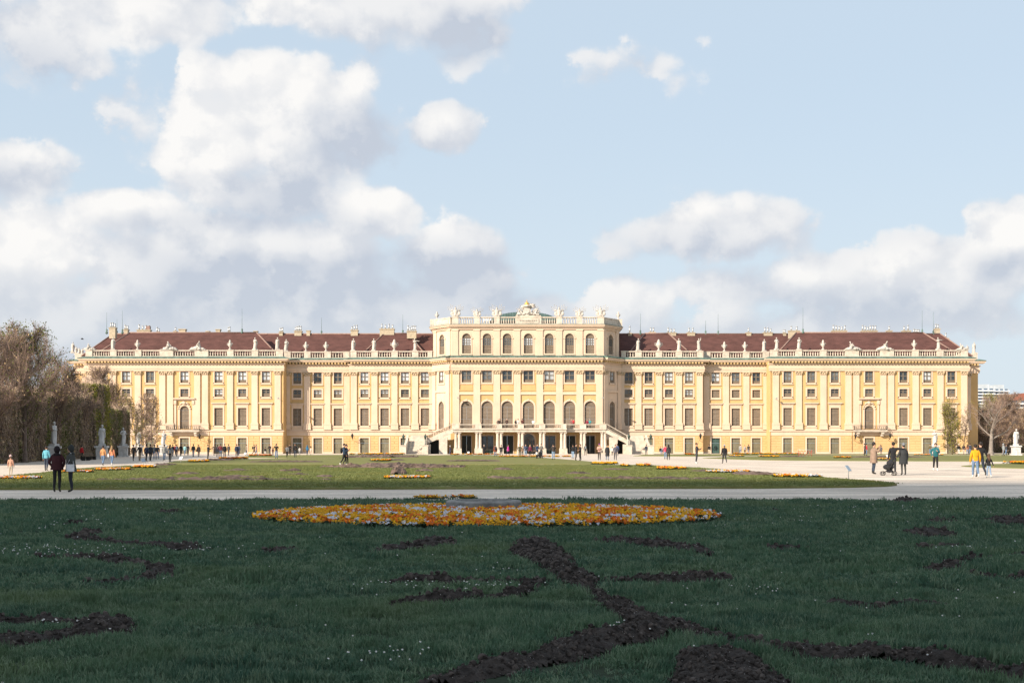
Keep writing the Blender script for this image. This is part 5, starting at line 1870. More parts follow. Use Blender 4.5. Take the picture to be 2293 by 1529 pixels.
def body_spec(stride=0.0, arms=('down', 'down'), bulk=1.0, sit=False, child=False, slim=1.0, twist=0.0, lean=0.0):
    """joints: name -> (position, radius x, radius y); facing -Y"""
    J, E = [], []

    def j(p, r, r2=None, par=None, tagn='top'):
        J.append((p, r, r2 or r, tagn)); i = len(J) - 1
        if par is not None: E.append((par, i))
        return i
    b = bulk; s = slim
    pel = j((0, 0, .96), .145 * s, .115 * s, None, 'hip')
    sp = j((0, -.01 + lean * .1, 1.14), .135 * b * s, .105 * b, pel, 'top')
    ch = j((twist * .02, lean * .2, 1.33), .165 * b * s, .120 * b, sp, 'top')
    nk0 = j((0, lean * .25, 1.455), .075, .07, ch, 'top')
    nk = j((0, lean * .27 - .005, 1.52), .052, .052, nk0, 'skin')
    hs = 1.22 if child else 1.0
    h1 = j((0, -.02 + lean * .3, 1.52 + .08 * hs), .078 * hs, .088 * hs, nk, 'skin')
    h2 = j((0, -.008 + lean * .3, 1.52 + .165 * hs), .082 * hs, .098 * hs, h1, 'skin')
    j((0, .0 + lean * .3, 1.52 + .235 * hs), .05 * hs, .06 * hs, h2, 'skin')
    for sd, kind in ((1, arms[0]), (-1, arms[1])):
        sh = j((sd * .165 * s, lean * .22, 1.425), .072 * b, .072 * b, ch, 'top')
        e, w, h = [((sd * q[0]), q[1], q[2]) for q in ARMS[kind]]
        el = j(e, .050 * b, .050 * b, sh, 'top')
        wr = j(w, .040 * b, .040 * b, el, 'top')
        ha = j(h, .040, .028, wr, 'skin')
    for sd in (1, -1):
        a = stride * sd
        kb = .12 + max(0, -a) * 1.0
        if sit: a, kb = 1.45, 1.45
        hp = j((sd * .088, 0, .90), .095 * s * (1 + .3 * (b - 1)), .10 * s, pel, 'leg')
        kn = (sd * .095, -.43 * math.sin(a), .90 - .43 * math.cos(a))
        k = j(kn, .066 * s, .068 * s, hp, 'leg')
        an = (sd * .10, kn[1] - .42 * math.sin(a - kb), kn[2] - .42 * math.cos(a - kb))
        c = j((sd * .098, kn[1] * .55 + an[1] * .45 + .015, kn[2] * .55 + an[2] * .45), .056 * s, .060 * s, k, 'leg')
        n = j(an, .040, .042, c, 'shoe')
        q = 0 if (a - kb) > -.5 else .10
        j((sd * .112, an[1] - .15 + q * .3, an[2] - .045 - q * .4), .042, .036, n, 'shoe')
    return J, E


JOBS = []


def skin_job(key, J, E, sub=1):
    JOBS.append((key, J, E, sub))


def run_jobs():
    objs = []
    for key, J, E, sub in JOBS:
        me = bpy.data.meshes.new('tmp')
        me.from_pydata([j[0] for j in J], E, [])
        o = bpy.data.objects.new('tmp', me)
        COL.objects.link(o)
        bm = bmesh.new(); bm.from_mesh(me)
        ly = bm.verts.layers.skin.verify()
        bm.verts.ensure_lookup_table()
        for v, j in zip(bm.verts, J):
            v[ly].radius = (j[1], j[2])
            v[ly].use_root = (v.index == 0)
        bm.to_mesh(me); bm.free()
        m = o.modifiers.new('s', 'SKIN'); m.use_smooth_shade = True; m.branch_smoothing = .3
        s = o.modifiers.new('u', 'SUBSURF'); s.levels = sub; s.render_levels = sub
        objs.append(o)
    bpy.context.view_layer.update()
    dg = bpy.context.evaluated_depsgraph_get()
    res = {}
    for (key, J, E, sub), o in zip(JOBS, objs):
        ev = o.evaluated_get(dg)
        m = ev.to_mesh()
        V = np.empty(len(m.vertices) * 3); m.vertices.foreach_get('co', V); V = V.reshape(-1, 3)
        Fs = [tuple(p.vertices) for p in m.polygons]
        ev.to_mesh_clear()
        cen = np.array([V[list(f)].mean(0) for f in Fs])
        best = np.full(len(Fs), 1e9); tg = np.zeros(len(Fs), int)
        for a, b in E:
            A, B = np.array(J[a][0]), np.array(J[b][0])
            d = B - A
            t = np.clip(((cen - A) @ d) / (d @ d), 0, 1)
            r = (J[a][1] * (1 - t) + J[b][1] * t)
            dist = np.linalg.norm(cen - (A + t[:, None] * d), axis=1) / r
            tn = np.where(t > .5, b, a)
            up = dist < best
            best[up] = dist[up]; tg[up] = tn[up]
        res[key] = (V, Fs, [J[i][3] for i in tg], J)
    for o in objs:
        me = o.data
        bpy.data.objects.remove(o); bpy.data.meshes.remove(me)
    JOBS.clear()
    return res


def add_hands(mb, J, mi):
    """five bent fingers on each hand, the thumb leaving the side of the palm"""
    hs = [(i, j) for i, j in enumerate(J) if j[3] == 'skin' and abs(j[0][0]) > .0 and i > 7]
    for i, j in hs:
        p = Vector(j[0]); w = Vector(J[i - 1][0])
        d = (p - w).normalized()
        side = d.cross(Vector((0, 1, 0)) if abs(d.y) < .8 else Vector((0, 0, 1))).normalized()
        inn = side.cross(d).normalized()
        for k, (o, L) in enumerate(((-.027, .062), (-.009, .075), (.009, .072), (.027, .058))):
            a = p + inn * o + d * .012
            b = a + d * L * .55 + side * .012
            mb.tube([a, b, b + d * L * .35 + side * .03], [.0095, .0085, .0065], 4, mi)
        a = w.lerp(p, .75) + inn * .03
        mb.tube([a, a + inn * .035 + d * .03, a + inn * .04 + d * .065], [.012, .010, .008], 4, mi)


SKINM = material('skin', (.56, .33, .24), .6, .05, 8)
SKIND = material('tanned_skin', (.40, .22, .15), .6, .05, 8)
SHOEB = material('dark_shoe', (.03, .028, .027), .6, .1, 8)
SHOEW = material('white_shoe', (.65, .64, .62), .6, .05, 8)
HAIRS = {'dark': material('dark_hair', (.022, .016, .013), .6, .3, 30), 'brown': material('brown_hair', (.09, .05, .03), .6, .3, 30),
         'fair': material('fair_hair', (.32, .2, .1), .6, .2, 30), 'grey': material('grey_hair', (.35, .34, .33), .7, .2, 30)}


def cloth(c):
    return material('cloth_%02x%02x%02x' % tuple(int(q * 255) for q in c), c, .9, .12, 5, .3, 30)


FACE = None


def face_mesh():
    global FACE
    if FACE is None:
        mb = MB()
        mb.add([(-.016, -.095, 1.615), (.016, -.095, 1.615), (0, -.125, 1.618), (0, -.098, 1.665)], [(0, 1, 2), (0, 2, 3), (1, 3, 2)], 0)
        for s in (-1, 1):
            mb.blob((s * .033, -.094, 1.668), (.013, .008, .008), 1, 5, 4)
            mb.blob((s * .086, .0, 1.64), (.012, .02, .03), 0, 5, 4)
        mb.box(-.024, .024, -.1, -.09, 1.578, 1.586, 2)
        FACE = mb.mesh('face', SKINM, SHOEB, material('lips', (.35, .13, .11), .6))
    return FACE


PEOPLE = []


def person(label, px, py, h=1.7, yaw=0, top=(.03, .03, .035), leg=(.03, .03, .04), stride=0, arms=('down', 'down'), hair='dark', bulk=1.15, coat=None, shoe=0,
           hat=None, hood=None, pack=None, bag=None, sit=False, longhair=False, child=False, z=0.0, at=None, group=None, phone=False, skirt=None):
    PEOPLE.append(dict(label=label, px=px, py=py, h=h, yaw=yaw, top=top, leg=leg, stride=stride, arms=arms, hair=hair, bulk=bulk, coat=coat, shoe=shoe, hat=hat, hood=hood,
                       pack=pack, bag=bag, sit=sit, longhair=longhair, child=child, z=z, at=at, group=group, phone=phone))


def build_people():
    for i, p in enumerate(PEOPLE):
        J, E = body_spec(p['stride'], p['arms'], p['bulk'], p['sit'], p['child'])
        skin_job(i, J, E)
    res = run_jobs()
    for i, p in enumerate(PEOPLE):
        V, Fs, tg, J = res[i]
        zmin = V[:, 2].min()
        mb = MB()
        tm, lm = cloth(p['top']), cloth(p['leg'])
        idx = {'top': 0, 'hip': 1, 'leg': 1, 'skin': 2, 'shoe': 3}
        mb.v = [tuple(v) for v in V]
        cz = p['coat'] if p['coat'] else .93
        for f, t in zip(Fs, tg):
            m = idx[t]
            if t == 'hip' or (t == 'leg'):
                zc = sum(V[k][2] for k in f) / len(f)
                if t == 'hip' and zc > cz: m = 0
            mb.f.append(list(f)); mb.m.append(m); mb.sm.append(True)
        add_hands(mb, J, 2)
        k = p['h'] / 1.75
        if p['at']: x, y, z = p['at']
        else:
            x, y = gnd(p['px'], p['py']); z = 0
        skin = SKINM if i % 5 else SKIND
        o = place('person', mb.mesh('person', tm, lm, skin, SHOEW if p['shoe'] else SHOEB), None, (x, y, z - zmin * k if not p['sit'] else z - .80 * k), R(p['yaw']), k)
        tag(o, p['label'], 'person', p['group'] or 'people strolling in the palace garden')
        place('face', face_mesh(), o)
        hs = 1.22 if p['child'] else 1.0
        hd = MB()
        hc = 1.52 + .155 * hs
        if p['hood']:
            hd.blob((0, .025, hc - .01), (.125 * hs, .125 * hs, .155 * hs), 0, 9, 7)
            hd.blob((0, .06, 1.46), (.15, .10, .09), 0, 8, 5)
            hd.obj('hood', cloth(p['hood']), o)
        elif p['hat']:
            hd.blob((0, .012, hc + .045 * hs), (.102 * hs, .116 * hs, .098 * hs), 0, 9, 6)
            hd.blob((0, .012, hc + .15 * hs), (.03, .03, .03), 0, 6, 4)
            hd.obj('hat', cloth(p['hat']), o)
        if not p['hood']:
            hm = MB()
            if not p['hat']: hm.blob((0, .022, hc + .028 * hs), (.098 * hs, .108 * hs, .108 * hs), 0, 9, 6)
            if p['longhair']:
                hm.tube([(0, .06, hc + .03), (0, .10, 1.56), (0, .13, 1.42), (0, .13, 1.28)], [.08, .10, .095, .05], 7)
            elif p['hat']:
                hm.blob((0, .05, hc - .02), (.085 * hs, .07 * hs, .07 * hs), 0, 7, 5)
            hm.obj('hair', HAIRS[p['hair']], o)
        if p['coat']:
            c = MB()
            b = p['bulk']
            z0 = p['coat']
            prof = [(.30, z0), (.285, z0 + (1.0 - z0) * .5), (.245 * b / 1.1, 1.0), (.20 * b, 1.16), (.215 * b, 1.30), (.16 * b, 1.42)]
            n = 14
            vs, fs = [], []
            for r_, zz in prof:
                for q in range(n):
                    a = 2 * math.pi * q / n
                    w = 1 + .05 * math.sin(3 * a + i) * (zz < 1)
                    vs.append((r_ * .86 * w * math.cos(a), r_ * .70 * w * math.sin(a) + .01, zz))
            for u in range(len(prof) - 1):
                for q in range(n):
                    v2 = (q + 1) % n
                    fs.append((u * n + q, u * n + v2, (u + 1) * n + v2, (u + 1) * n + q))
            c.add(vs, fs, 0, True)
            c.obj('coat', tm, o)
        if p['pack']:
            c = MB()
            c.blob((0, .24, 1.22), (.16, .11, .24), 0, 8, 6)
            for s in (-1, 1): c.tube([(s * .1, .2, 1.4), (s * .12, .02, 1.49), (s * .13, -.14, 1.38), (s * .14, -.08, 1.15)], .022, 4)
            c.obj('backpack', cloth(p['pack']), o)
        if p['bag']:
            c = MB()
            c.box(.24, .36, -.12, .16, .78, 1.06)
            c.tube([(.29, -.1, 1.06), (.27, 0, 1.25), (.14, .02, 1.5), (.29, .14, 1.06)], .015, 4)
            c.obj('bag', cloth(p['bag']), o)
        if p['phone']:
            c = MB(); h = J[11][0] if len(J) > 11 else (0, -.4, 1.5)
            hp = ARMS[p['arms'][0]][2]
            c.box(-.05, .05, hp[1] - .05, hp[1] - .03, hp[2], hp[2] + .10)
            c.obj('phone', SHOEB, o)


BLK, NAVY, GREY, JEAN, DGR = (.018, .018, .020), (.025, .035, .065), (.16, .165, .17), (.13, .20, .32), (.06, .06, .062)
LB = 'near the left hedge'
P_ = person
# near left
P_('toddler in pink-beige jacket and pale hat alone at the left edge', 24, 1067, 1.12, 180, (.50, .27, .19), (.45, .38, .30), hat=(.60, .42, .42), child=True, shoe=1)
P_('person in light blue jacket facing away left of the dark couple', 104, 1054, 1.62, 180, (.12, .36, .46), (.04, .05, .08), .12, bulk=1.3)
P_('person in maroon hooded jacket and black trousers seen from behind', 128, 1101, 1.66, 185, (.045, .011, .014), BLK, hood=(.014, .008, .01), bulk=1.2, arms=('pocket', 'pocket'), coat=.86)
P_('person in dark grey hooded parka with white shoulder bag, facing left', 158, 1101, 1.70, -75, (.05, .052, .05), (.02, .024, .034), hood=(.035, .037, .036), bulk=1.2, coat=.78, arms=('pocket', 'pocket'), bag=(.6, .6, .62))
P_('person in bright red jacket by the hedge bench', 183, 1031, 1.62, 150, (.55, .03, .035), BLK, .15, bulk=1.25)
P_('person in tan jacket and jeans walking away beside the long-haired one', 231, 1042, 1.62, 175, (.50, .25, .11), JEAN, .22)
P_('long-haired person in orange top and jeans with white bag', 251, 1042, 1.6, 170, (.55, .22, .12), JEAN, .2, longhair=True, hair='fair', bag=(.7, .68, .65), shoe=1)
P_('person in black jacket, first of the dark group past the low hedge', 299, 1032, 1.7, 170, BLK, BLK, .2)
P_('person in black coat and khaki trousers holding hands with the black jacket', 313, 1032, 1.7, 178, BLK, (.22, .16, .10), .15, bulk=1.3, arms=('hand', 'down'))
P_('person in navy jacket striding, in front of the young trees', 328, 1033, 1.72, 165, NAVY, BLK, .3)
P_('person in dark parka beside the striding navy jacket', 337, 1032, 1.74, 180, (.03, .035, .045), BLK, .2, bulk=1.3)
P_('person in grey top and jeans behind the dark parka', 346, 1028, 1.68, 190, GREY, JEAN, .2)
P_('person in dark top and jeans right of the grey one, before the thin trees', 353, 1028, 1.66, 200, (.05, .05, .06), JEAN, .25)
P_('person in pale grey coat and jeans below the fifth statue', 368, 1031, 1.7, 180, (.27, .27, .26), JEAN, .15, bulk=1.3, coat=.85)
P_('long-haired person in grey jacket and black leggings', 381, 1035, 1.68, 178, (.24, .25, .26), BLK, .12, longhair=True, hair='brown', bulk=1.25)
P_('person in dark jacket behind the grey jacket and leggings', 387, 1022, 1.7, 180, (.04, .045, .06), JEAN, .2)
P_('person in dark red coat at the foot of the left balcony', 393, 1019, 1.7, 175, (.30, .03, .05), BLK, .2)
P_('person with pale blue backpack under the left balcony', 396, 1022, 1.7, 180, (.08, .09, .12), (.05, .06, .1), .2, pack=(.40, .45, .52))
P_('person all in black under the left balcony door', 405, 1022, 1.74, 180, BLK, BLK, .2, bulk=1.3)
P_('person in light turquoise jacket near the balcony door', 414, 1019.5, 1.65, 170, (.30, .55, .58), JEAN, .2)
P_('person in black jacket right of the turquoise one', 421, 1019.5, 1.72, 180, BLK, BLK, .1)
P_('broad person in dark jacket and blue jeans walking away', 433, 1022.5, 1.74, 180, (.05, .055, .055), JEAN, .2, bulk=1.45)
P_('person in brown coat carrying a dark bag', 445, 1022.5, 1.66, 175, (.20, .13, .09), (.06, .05, .05), .1, coat=.72, bag=BLK)
P_('person in dark jacket looking at a phone beside the drain pipe', 466, 1028, 1.7, 80, (.045, .045, .05), (.10, .09, .075), arms=('phone', 'phone'), phone=True)
P_('person in brown top, hands on hips, by the second door', 480, 1019.5, 1.68, 0, (.12, .09, .07), (.09, .08, .07), arms=('hip', 'hip'))
P_('person in grey coat left of the red plaid shirt', 487, 1023, 1.66, 180, (.15, .14, .15), (.06, .06, .07), coat=.72)
P_('person in dark red plaid shirt and jeans in the group', 494, 1023.5, 1.76, 180, (.16, .03, .04), JEAN, arms=('hip', 'down'), bulk=1.3)
P_('person in black coat right of the red plaid shirt', 503, 1023.5, 1.76, 190, BLK, BLK, coat=.8)
P_('person in dark brown jacket at the right end of the group', 512, 1020, 1.72, 160, (.07, .06, .055), (.08, .08, .085), .12)
P_('person in navy coat with a companion, before the third door', 530, 1023.5, 1.74, 185, NAVY, BLK, .08, coat=.82)
P_('companion in dark blue top half behind the navy coat', 534.5, 1020, 1.7, 170, (.05, .07, .12), (.05, .06, .1), .12)
P_('person in beige jacket by the white lawn sign', 552, 1019.5, 1.7, 100, (.42, .34, .27), (.08, .10, .16), .12, hair='brown')
P_('person in dark top walking beside the pink one', 569, 1019.5, 1.72, 90, (.09, .08, .085), BLK, .3, pack=BLK)
P_('person in pink jacket and jeans between two doors', 574, 1019.5, 1.7, 90, (.55, .32, .30), JEAN, .2, hair='fair', longhair=True)
P_('child in black vest and white trousers before the fourth door', 594, 1019.5, 1.25, 190, BLK, (.6, .58, .56), child=True)
P_('person in black jacket reading, before the fourth door', 604, 1019, 1.74, -20, BLK, DGR, arms=('hold', 'hold'))
P_('small child in dark red beside the reading person', 611, 1019.5, 1.2, 180, (.07, .03, .035), BLK, child=True)
P_('person in dark brown jacket and jeans taking a picture on the lawn', 619, 1026.5, 1.78, 0, (.05, .04, .035), JEAN, arms=('photo', 'photo'), phone=True)
P_('person in grey jacket running at the shaded corner', 643, 1024.5, 1.68, 180, (.17, .17, .18), BLK, .45, arms=('fwd', 'back'))
P_('person with white scarf and black coat at the shaded corner', 649, 1019, 1.74, 0, BLK, BLK, arms=('hold', 'down'))
P_('person in black jacket before the shaded dark door', 661, 1024.5, 1.8, 0, BLK, (.05, .06, .09), arms=('hold', 'down'))
P_('child in white jacket before the shaded wall', 671, 1018.5, 1.3, 180, (.5, .48, .46), (.3, .3, .3), child=True)
P_('person in bright blue hooded jacket by the shadow edge', 688, 1018.5, 1.55, 170, (.03, .16, .30), (.04, .07, .13), .2, hood=(.03, .15, .28))
P_('child in cream jacket following the blue hood', 696, 1018.5, 1.25, 170, (.62, .50, .42), (.5, .4, .32), .2, child=True)
P_('man in navy jacket with dark backpack walking across the lawn with phone', 771, 1042.5, 1.8, 80, (.035, .06, .10), BLK, .25, arms=('phone', 'phone'), pack=BLK, phone=True, shoe=1, bulk=1.3)
P_('bearded companion half hidden behind the navy jacket walker', 776, 1041.6, 1.74, 85, (.03, .035, .05), BLK, .2)
# centre
P_('person in dark blue with white cap beside the stair arch', 1008, 1018.6, 1.5, 100, (.035, .045, .10), (.05, .07, .14), .2, hat=(.7, .68, .64), arms=('hold', 'down'))
P_('person in black robe before the glazed green doors', 1084, 1019, 1.64, 0, BLK, BLK, coat=.3, hair='grey')
P_('person in red-brown coat with dark backpack', 1109, 1022.5, 1.7, 190, (.20, .06, .035), JEAN, .22, pack=(.04, .04, .045), coat=.75)
P_('person in black jacket with white trouser leg behind', 1122, 1023.5, 1.66, 200, BLK, (.05, .05, .06), .3, bag=(.7, .66, .62))
P_('person in magenta coat with white bag', 1138, 1020, 1.7, 100, (.40, .03, .22), NAVY, .3, coat=.75, bag=(.72, .7, .68))
P_('person in olive jacket, first of the group before the arched door', 1164, 1024, 1.72, 0, (.07, .065, .04), (.08, .075, .05), arms=('pocket', 'pocket'))
P_('child in tan coat beside the olive jacket', 1170, 1022, 1.45, 10, (.32, .20, .12), BLK, child=True)
P_('man in navy jacket over white shirt and light jeans', 1177, 1024, 1.76, 0, (.05, .07, .13), (.22, .32, .45), arms=('hip', 'down'))
P_('person in maroon top with pale scarf before the arched door', 1187, 1023, 1.66, 5, (.17, .03, .055), BLK, .15, longhair=True, hair='fair')
P_('person in dark coat under the portico beside the arch', 1196, 1020, 1.66, -70, (.035, .035, .045), BLK, .3)
P_('person in blue puffer jacket bending to a white-clad toddler', 1203, 1025, 1.78, 40, (.035, .07, .14), (.05, .06, .08), arms=('hold', 'hold'))
P_('toddler in white by the blue puffer jacket', 1202, 1027, .95, 180, (.7, .68, .66), BLK, child=True)
P_('person in grey coat pushing the dark stroller before the portico', 1212, 1026, 1.82, 10, (.20, .185, .165), (.05, .07, .10), arms=('hold', 'hold'), bulk=1.3)
P_('person in dark brown jacket and light jeans photographing the portico', 1239, 1029.5, 1.76, 180, (.055, .045, .042), (.22, .32, .45), arms=('photo', 'photo'))
P_('person in black top and pale jeans left of the embracing pair', 1283, 1027, 1.7, 175, BLK, (.22, .33, .47))
P_('person in black vest with pale sleeves turning to a partner', 1290, 1031, 1.8, 75, (.03, .03, .035), (.055, .045, .045), arms=('hold', 'hold'))
P_('person in black jacket facing the pale-sleeved partner', 1299, 1031, 1.74, -60, BLK, BLK, arms=('hold', 'back'))
P_('person with grey backpack walking to the dark door', 1311, 1019.5, 1.76, 180, BLK, (.04, .04, .045), .25, pack=(.20, .22, .24))
P_('person in pink puffer jacket and purple hat', 1342, 1030, 1.78, 0, (.55, .33, .27), (.045, .035, .035), hat=(.14, .025, .18), arms=('phone', 'phone'), bag=BLK, bulk=1.35)
P_('person in long black quilted coat', 1360, 1030, 1.68, 10, (.03, .032, .036), JEAN, .1, coat=.45)
P_('child in white jacket under the right stair', 1371, 1019.5, 1.3, 180, (.7, .66, .62), DGR, child=True)
P_('person in grey-violet suit walking to the camera', 1378, 1030, 1.7, 0, (.10, .10, .13), (.07, .065, .08), .15)
P_('person in blue jacket behind the grey-violet suit', 1382, 1021, 1.78, 180, (.06, .09, .18), NAVY, .1, hair='dark')
# on the terrace
for i, (px, c, lb, yw) in enumerate(((1115.5, BLK, 'person in black leaning on the terrace rail, leftmost of all', 0), (1119, (.06, .04, .035), 'dark-haired person beside the leftmost one on the terrace', 30), (1135, (.05, .03, .025), 'person in dark brown behind the second terrace panel', -20),
                                 (1155, BLK, 'person with black top and white bag on the terrace post', 180), (1160, (.7, .68, .66), 'person in white top beside the black top on the terrace', 200), (1170, (.10, .035, .03), 'person in rust jacket at the terrace centre', 150),
                                 (1194, (.75, .74, .72), 'person in white shirt at the terrace centre', 180), (1279.5, (.25, .12, .12), 'person in dusky pink on the terrace, left of the red one', 0), (1284, (.50, .05, .06), 'person in bright red on the terrace', 10),
                                 (1315, (.25, .02, .05), 'person in crimson top near the right end of the terrace', 0), (1321, (.05, .30, .34), 'person in teal jacket at the right end of the terrace', 0))):
    yy = (-11.0 if 1112 < px < 1268 else -9.6) + .65
    P_(lb, 0, 0, 1.68 + .06 * (i % 3), yw, c, (.04, .05, .08), arms=('hold', 'pocket'), at=(gx(px, D + yy), yy, 4.6), group='visitors on the palace terrace', hair=('dark', 'brown', 'grey', 'fair')[i % 4])
# right half
P_('person in dark navy walking to the right stair', 1447, 1018.8, 1.68, 180, (.03, .035, .06), (.10, .10, .11), .2)
P_('person in black seated on the right stair foot', 0, 0, 1.7, 10, BLK, JEAN, sit=True, at=(gx(1479, 213), 213 - D, .42))
P_('person in white and blue seated on the right stair foot', 0, 0, 1.7, -10, (.5, .5, .55), JEAN, sit=True, at=(gx(1484, 213.5), 213.5 - D, .42))
P_('person in crimson jacket and jeans beside a black coat', 1490, 1028, 1.66, 170, (.45, .05, .09), JEAN, .1)
P_('person in black coat hiding half of the crimson jacket', 1497, 1029.5, 1.68, 180, (.035, .035, .04), BLK, .1, bulk=1.35, hood=(.02, .02, .024))
P_('tall person in dark tracksuit with side stripe holding a phone', 1560, 1037.5, 1.86, 70, (.035, .035, .05), (.05, .05, .06), arms=('phone', 'phone'), shoe=1, phone=True, hair='brown')
P_('person in black top and cream trousers at the green door', 1588, 1018.6, 1.68, 180, BLK, (.6, .5, .4), .15)
P_('person in black puffer jacket and grey hat striding away', 1622, 1037.5, 1.72, 185, (.018, .018, .02), (.035, .035, .04), .35, hat=(.36, .36, .38), bulk=1.5)
P_('person in white and black by the door, left of three', 1658, 1018, 1.7, 160, (.35, .34, .34), JEAN)
P_('person in pale top, middle of the three by the flower edge', 1668, 1017.8, 1.55, 10, (.42, .38, .36), DGR)
P_('person in dark jacket, right one of the three by the flower edge', 1676, 1017.8, 1.7, 180, (.06, .055, .05), (.16, .2, .28))
P_('person in brown coat under the right balcony', 1936, 1019.6, 1.82, 90, (.12, .09, .075), BLK)
P_('person in red jacket under the right balcony', 1940.5, 1019.6, 1.78, 90, (.50, .04, .06), JEAN)
P_('man in long beige coat and dark scarf taking a photo of the palace lawn', 1957, 1061, 1.84, 95, (.27, .19, .145), (.035, .05, .08), arms=('photo', 'photo'), coat=.62, hat=(.03, .028, .03), bulk=1.3, phone=True)
P_('boy in grey-blue behind the man in beige coat', 1973, 1018, 1.5, 180, (.11, .11, .15), (.09, .09, .1), child=True)
P_('man in black jacket with arm round a woman, by the stroller', 2000, 1063, 1.86, 178, (.022, .022, .026), (.03, .03, .036), arms=('down', 'out'), bulk=1.25, shoe=1)
P_('woman in long dark coat and grey hat held by the man in black', 2023, 1063, 1.78, 182, (.035, .038, .042), (.05, .052, .05), arms=('round', 'down'), hat=(.20, .21, .23), coat=.60, bulk=1.25)
P_('person in olive top behind the teal jacket man', 2083, 1018, 1.8, 180, (.14, .11, .06), JEAN)
P_('man in navy and teal jacket and black leggings strolling', 2095, 1053.5, 1.82, -15, (.02, .12, .14), BLK, .2, arms=('phone', 'pocket'), bulk=1.35, shoe=1)
P_('person with white trousers and black top at the column tree', 2147, 1018, 1.75, 180, BLK, (.65, .62, .6), hat=(.6, .58, .56))
P_('person in dark top and cream trousers right of the column tree', 2158, 1018.6, 1.72, 180, (.05, .04, .05), (.55, .45, .38), longhair=True)
P_('person in orange-brown top in the group by the column tree', 2166, 1018.2, 1.7, 160, (.30, .14, .09), JEAN, longhair=True, hair='brown')
P_('person in dark blue jacket at the palace corner', 2172, 1017.6, 1.85, 180, (.05, .06, .09), JEAN)
P_('person in mustard hooded jacket and jeans walking away', 2184, 1070, 1.74, 172, (.62, .30, .015), JEAN, .22, bulk=1.3, arms=('down', 'down'), shoe=1, longhair=False)
P_('tall person in black beside the mustard jacket', 2196, 1067.5, 1.9, 178, BLK, (.022, .03, .045), .35, arms=('hip', 'hand'))
P_('long-haired child in black jacket and jeans holding hands at the right', 2214, 1069.5, 1.2, 182, (.02, .02, .025), (.22, .30, .42), .15, longhair=True, hair='brown', child=True, shoe=1, arms=('down', 'hand'))
P_('person in pale grey hooded top by the right statue', 2247, 1020.8, 1.85, 100, (.28, .30, .32), (.20, .22, .26), .2, hood=(.3, .31, .33))
P_('person in black and blue jeans beside the grey hooded top', 2253, 1020.4, 1.75, 90, (.05, .055, .07), (.15, .24, .40), .2)
P_('person in light blue seated below the right statue', 0, 0, 1.7, 20, (.22, .36, .50), (.20, .32, .46), sit=True, at=(gx(2279, 199), 199 - D, .45))
build_people()

# strollers
def stroller(px, py, rz, label):
    x, y = gnd(px, py)
    root = empty('stroller', (x, y, 0), R(rz)); root.scale = (.88, .88, .88)
    tag(root, label, 'stroller')
    fm = MB()
    for s in (-.25, .25):
        fm.tube([(s, .35, .13), (s, -.1, .5), (s, -.35, .95), (s, -.5, 1.02)], .016, 5)
        fm.tube([(s, -.35, .13), (s, .1, .55)], .016, 5)
    fm.tube([(-.25, -.5, 1.02), (.25, -.5, 1.02)], .018, 5)
    fm.obj('frame', IRON, root)
    b = MB(); b.blob((0, .02, .55), (.23, .36, .20), 0, 9, 6); b.blob((0, -.06, .28), (.2, .25, .1), 0, 8, 5)
    b.obj('seat', cloth((.02, .02, .024)), root)
    h = MB(); h.blob((0, -.1, .80), (.24, .26, .22), 0, 9, 6)
    h.obj('hood', cloth((.025, .025, .03)), root)
    wm = MB(); n = 14
    wm.tube([(0, .13 * math.cos(2 * math.pi * k / n), .13 + .13 * math.sin(2 * math.pi * k / n)) for k in range(n + 1)], .022, 5, cap=False)
    for k in range(5):
        a = 2 * math.pi * k / 5; wm.tube([(0, 0, .13), (0, .12 * math.cos(a), .13 + .12 * math.sin(a))], .008, 3)
    wme = wm.mesh('wheel', SHOEB)
    for sx in (-.27, .27):
        for sy in (-.35, .37): place('wheel', wme, root, (sx, sy, 0))


stroller(1990, 1064.2, 65, 'black folding stroller in front of the embracing pair')
stroller(1209, 1027, 20, 'dark stroller pushed by the person in grey coat')

# ------------------------------------------------------------------ statues
STAT = {}


